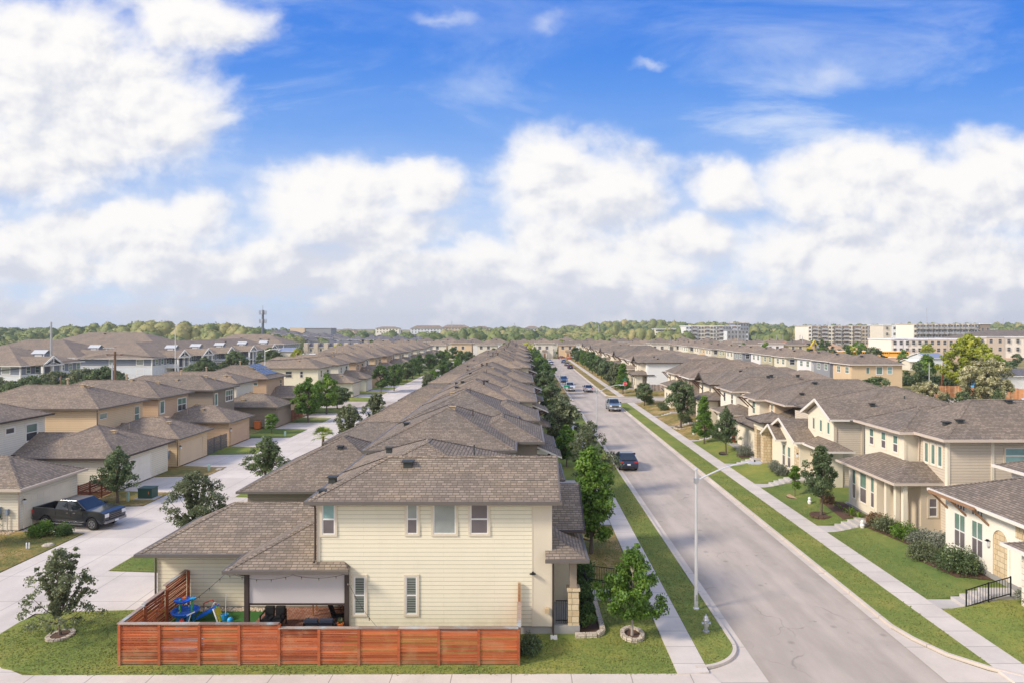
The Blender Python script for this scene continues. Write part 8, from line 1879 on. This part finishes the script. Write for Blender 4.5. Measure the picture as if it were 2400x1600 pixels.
# hilltop apartments
for k, (pa, pb, y_, tp, eav) in enumerate([(795, 830, 860, 771, 774), (880, 935, 860, 766, 769.5), (962, 1040, 860, 763.5, 770), (1035, 1100, 880, 762, 768), (1108, 1148, 880, 765, 770), (1228, 1266, 900, 765, 770), (1320, 1360, 950, 762, 766), (1378, 1420, 950, 761, 765), (1430, 1465, 980, 757, 762), (1520, 1546, 960, 757, 764)]):
    x0_, x1_ = px2x(pa, y_), px2x(pb, y_); ze_ = 14 + (769 - eav) * y_ / 1600; d_ = 14; pt_ = ((eav - tp) * y_ / 1600) / 7
    r = thing('hilltop_building', ((x0_ + x1_) / 2, y_, ze_ - 8), f'tan hilltop apartment building on the skyline, {ORD[k]} counted from the left', 'apartment building', 'hilltop apartments'); b, rb, gb = B(), B(), B()
    b.box(x0_, x1_, y_, y_ + d_, ze_ - 12, ze_, ['tan_s', 'ivory_s', 'palegrey'][k % 3]); b.build('wall', r); hip(rb, gb, x0_ - .6, x1_ + .6, y_ - .6, y_ + d_ + .6, ze_, max(pt_, .15), m='shingle_tan', gm='gutter_tan', ridge=False); rb.build('roof', r); gb.build('gutter', r)
    window_set(r, [(x0_ + 2 + i * 4, ze_ - 2.6 - j * 3) for i in range(int((x1_ - x0_) / 4)) for j in (0, 1)][:40], 'S', y_, 1.4, 1.6, None)

# ================================================================== grass blades over the near lawns
def inpoly(x, y, P_):
    c = np.zeros(len(x), bool); j = len(P_) - 1
    for i in range(len(P_)):
        (xi, yi), (xj, yj) = P_[i], P_[j]
        c ^= ((yi > y) != (yj > y)) & (x < (xj - xi) * (y - yi) / (yj - yi + 1e-12) + xi); j = i
    return c
areas = [([(-23.9, 31.3), (-23, 29.4), (-21.5, 28.2), (-19.3, 27.5), (6.15, 27.55), (6.15, 45), (3.7, 45), (3.7, 31.0), (2.2, 30.7), (.9, 30.9), (-.1, 31.1), (-.1, 28.2), (-16.9, 28.2), (-16.95, 33.8), (-18.8, 33.85), (-23.4, 33.5)], .055, 95),
         ([(7.56, 28.1), (8.5, 28.7), (9.1, 30.3), (9.12, 75), (7.56, 75)], .105, 75), ([(19.24, 28.2), (19.24, 80), (17.36, 80), (17.36, 32.2), (18, 29.7)], .105, 60),
         ([(-30.1, 34.3), (-30.1, 46.5), (-34.9, 46.2), (-42, 46.2), (-42, 34.3)], .055, 50), ([(20.75, 26.8), (20.75, 33.8), (23.9, 33.8), (23.9, 26.8)], None, 60), ([(20.75, 35.2), (20.75, 46.5), (22.8, 46.5), (22.3, 36.8), (23.2, 35.2)], None, 60), ([(20.75, 48.3), (20.75, 59.6), (23, 59.6), (23, 48.3)], None, 40), ([(-23.9, 39.5), (-23.9, 46.5), (-18.9, 46.5), (-18.9, 39.2)], .055, 50), ([(-34.8, 53.6), (-30.1, 54.2), (-30.1, 58.2), (-34.8, 58.6)], .055, 45)]
rg = np.random.default_rng(4); Vs, Ts = [], []
for P_, z, dn in areas:
    xs = [p[0] for p in P_]; ys2 = [p[1] for p in P_]; A_ = (max(xs) - min(xs)) * (max(ys2) - min(ys2)); n = int(A_ * dn * 1.7)
    x = rg.uniform(min(xs), max(xs), n); y = rg.uniform(min(ys2), max(ys2), n); k = inpoly(x, y, P_) & (rg.random(n) < np.clip(46 / y, .3, 1) ** 1.3)
    x, y = x[k], y[k]; n = len(x); x = x + rg.normal(0, .045, n); y = y + rg.normal(0, .045, n)
    zz = np.full(n, z) if z is not None else np.array([yz(v) for v in x])
    patch = np.sin(x * 1.1 + np.sin(y * .9) * 1.5) * np.cos(y * .8 + x * .3)
    tv = np.clip(.5 + .14 * patch + rg.normal(0, .09, n), 0, 1); h = rg.uniform(.02, .045, n) * (1 + .35 * patch); a = rg.uniform(0, 6.28, n); w_ = rg.uniform(.018, .04, n)
    V = np.zeros((n, 4, 3)); dx, dy = np.cos(a) * w_, np.sin(a) * w_; lx, ly = rg.normal(0, .04, n), rg.normal(0, .04, n)
    V[:, 0] = np.stack([x - dx, y - dy, zz - .01], 1); V[:, 1] = np.stack([x + dx, y + dy, zz - .01], 1); V[:, 2] = np.stack([x + dx * .5 + lx, y + dy * .5 + ly, zz + h], 1); V[:, 3] = np.stack([x - dx * .5 + lx, y - dy * .5 + ly, zz + h * .9], 1)
    Vs.append(V); Ts.append(tv)
V = np.concatenate(Vs); n = len(V); me = np_mesh('grass', V.reshape(-1, 3), np.arange(n * 4).reshape(n, 4), MATS['l_grass'], np.concatenate(Ts)); o = bpy.data.objects.new('grass', me); COL.objects.link(o); tag(o, 'short mown grass growing on the near lawns', 'grass', None, 'stuff')
print('grass', n, 'objects', len(bpy.data.objects))

for o in list(bpy.data.objects):
    if o.parent is None and o.get('group') == 'garden toys' and o.name.split('.')[0] in ('toy_slide', 'ride_on_toy', 'toy_goal', 'toy_ball', 'toy_net'): o.location.x -= .85; o.scale = (.85, .85, .85)
# air: a pale closed box of thin haze round everything
b = B(); b.box(-2850, 2850, -90, 2650, -11, 62, 'white'); hz = b.build('haze'); hm = bpy.data.materials.new('haze'); hm.use_nodes = True; t = NT(hm.node_tree)
t.n.remove(t.n['Principled BSDF']); pv = t.add('ShaderNodeVolumePrincipled'); pv.inputs['Color'].default_value = (.80, .86, .95, 1); pv.inputs['Density'].default_value = .00020; pv.inputs['Anisotropy'].default_value = .2
t.l.new(pv.outputs[0], t.n['Material Output'].inputs['Volume']); hz.data.materials.clear(); hz.data.materials.append(hm); tag(hz, 'thin pale haze in the air over the town', 'haze', None, 'stuff')
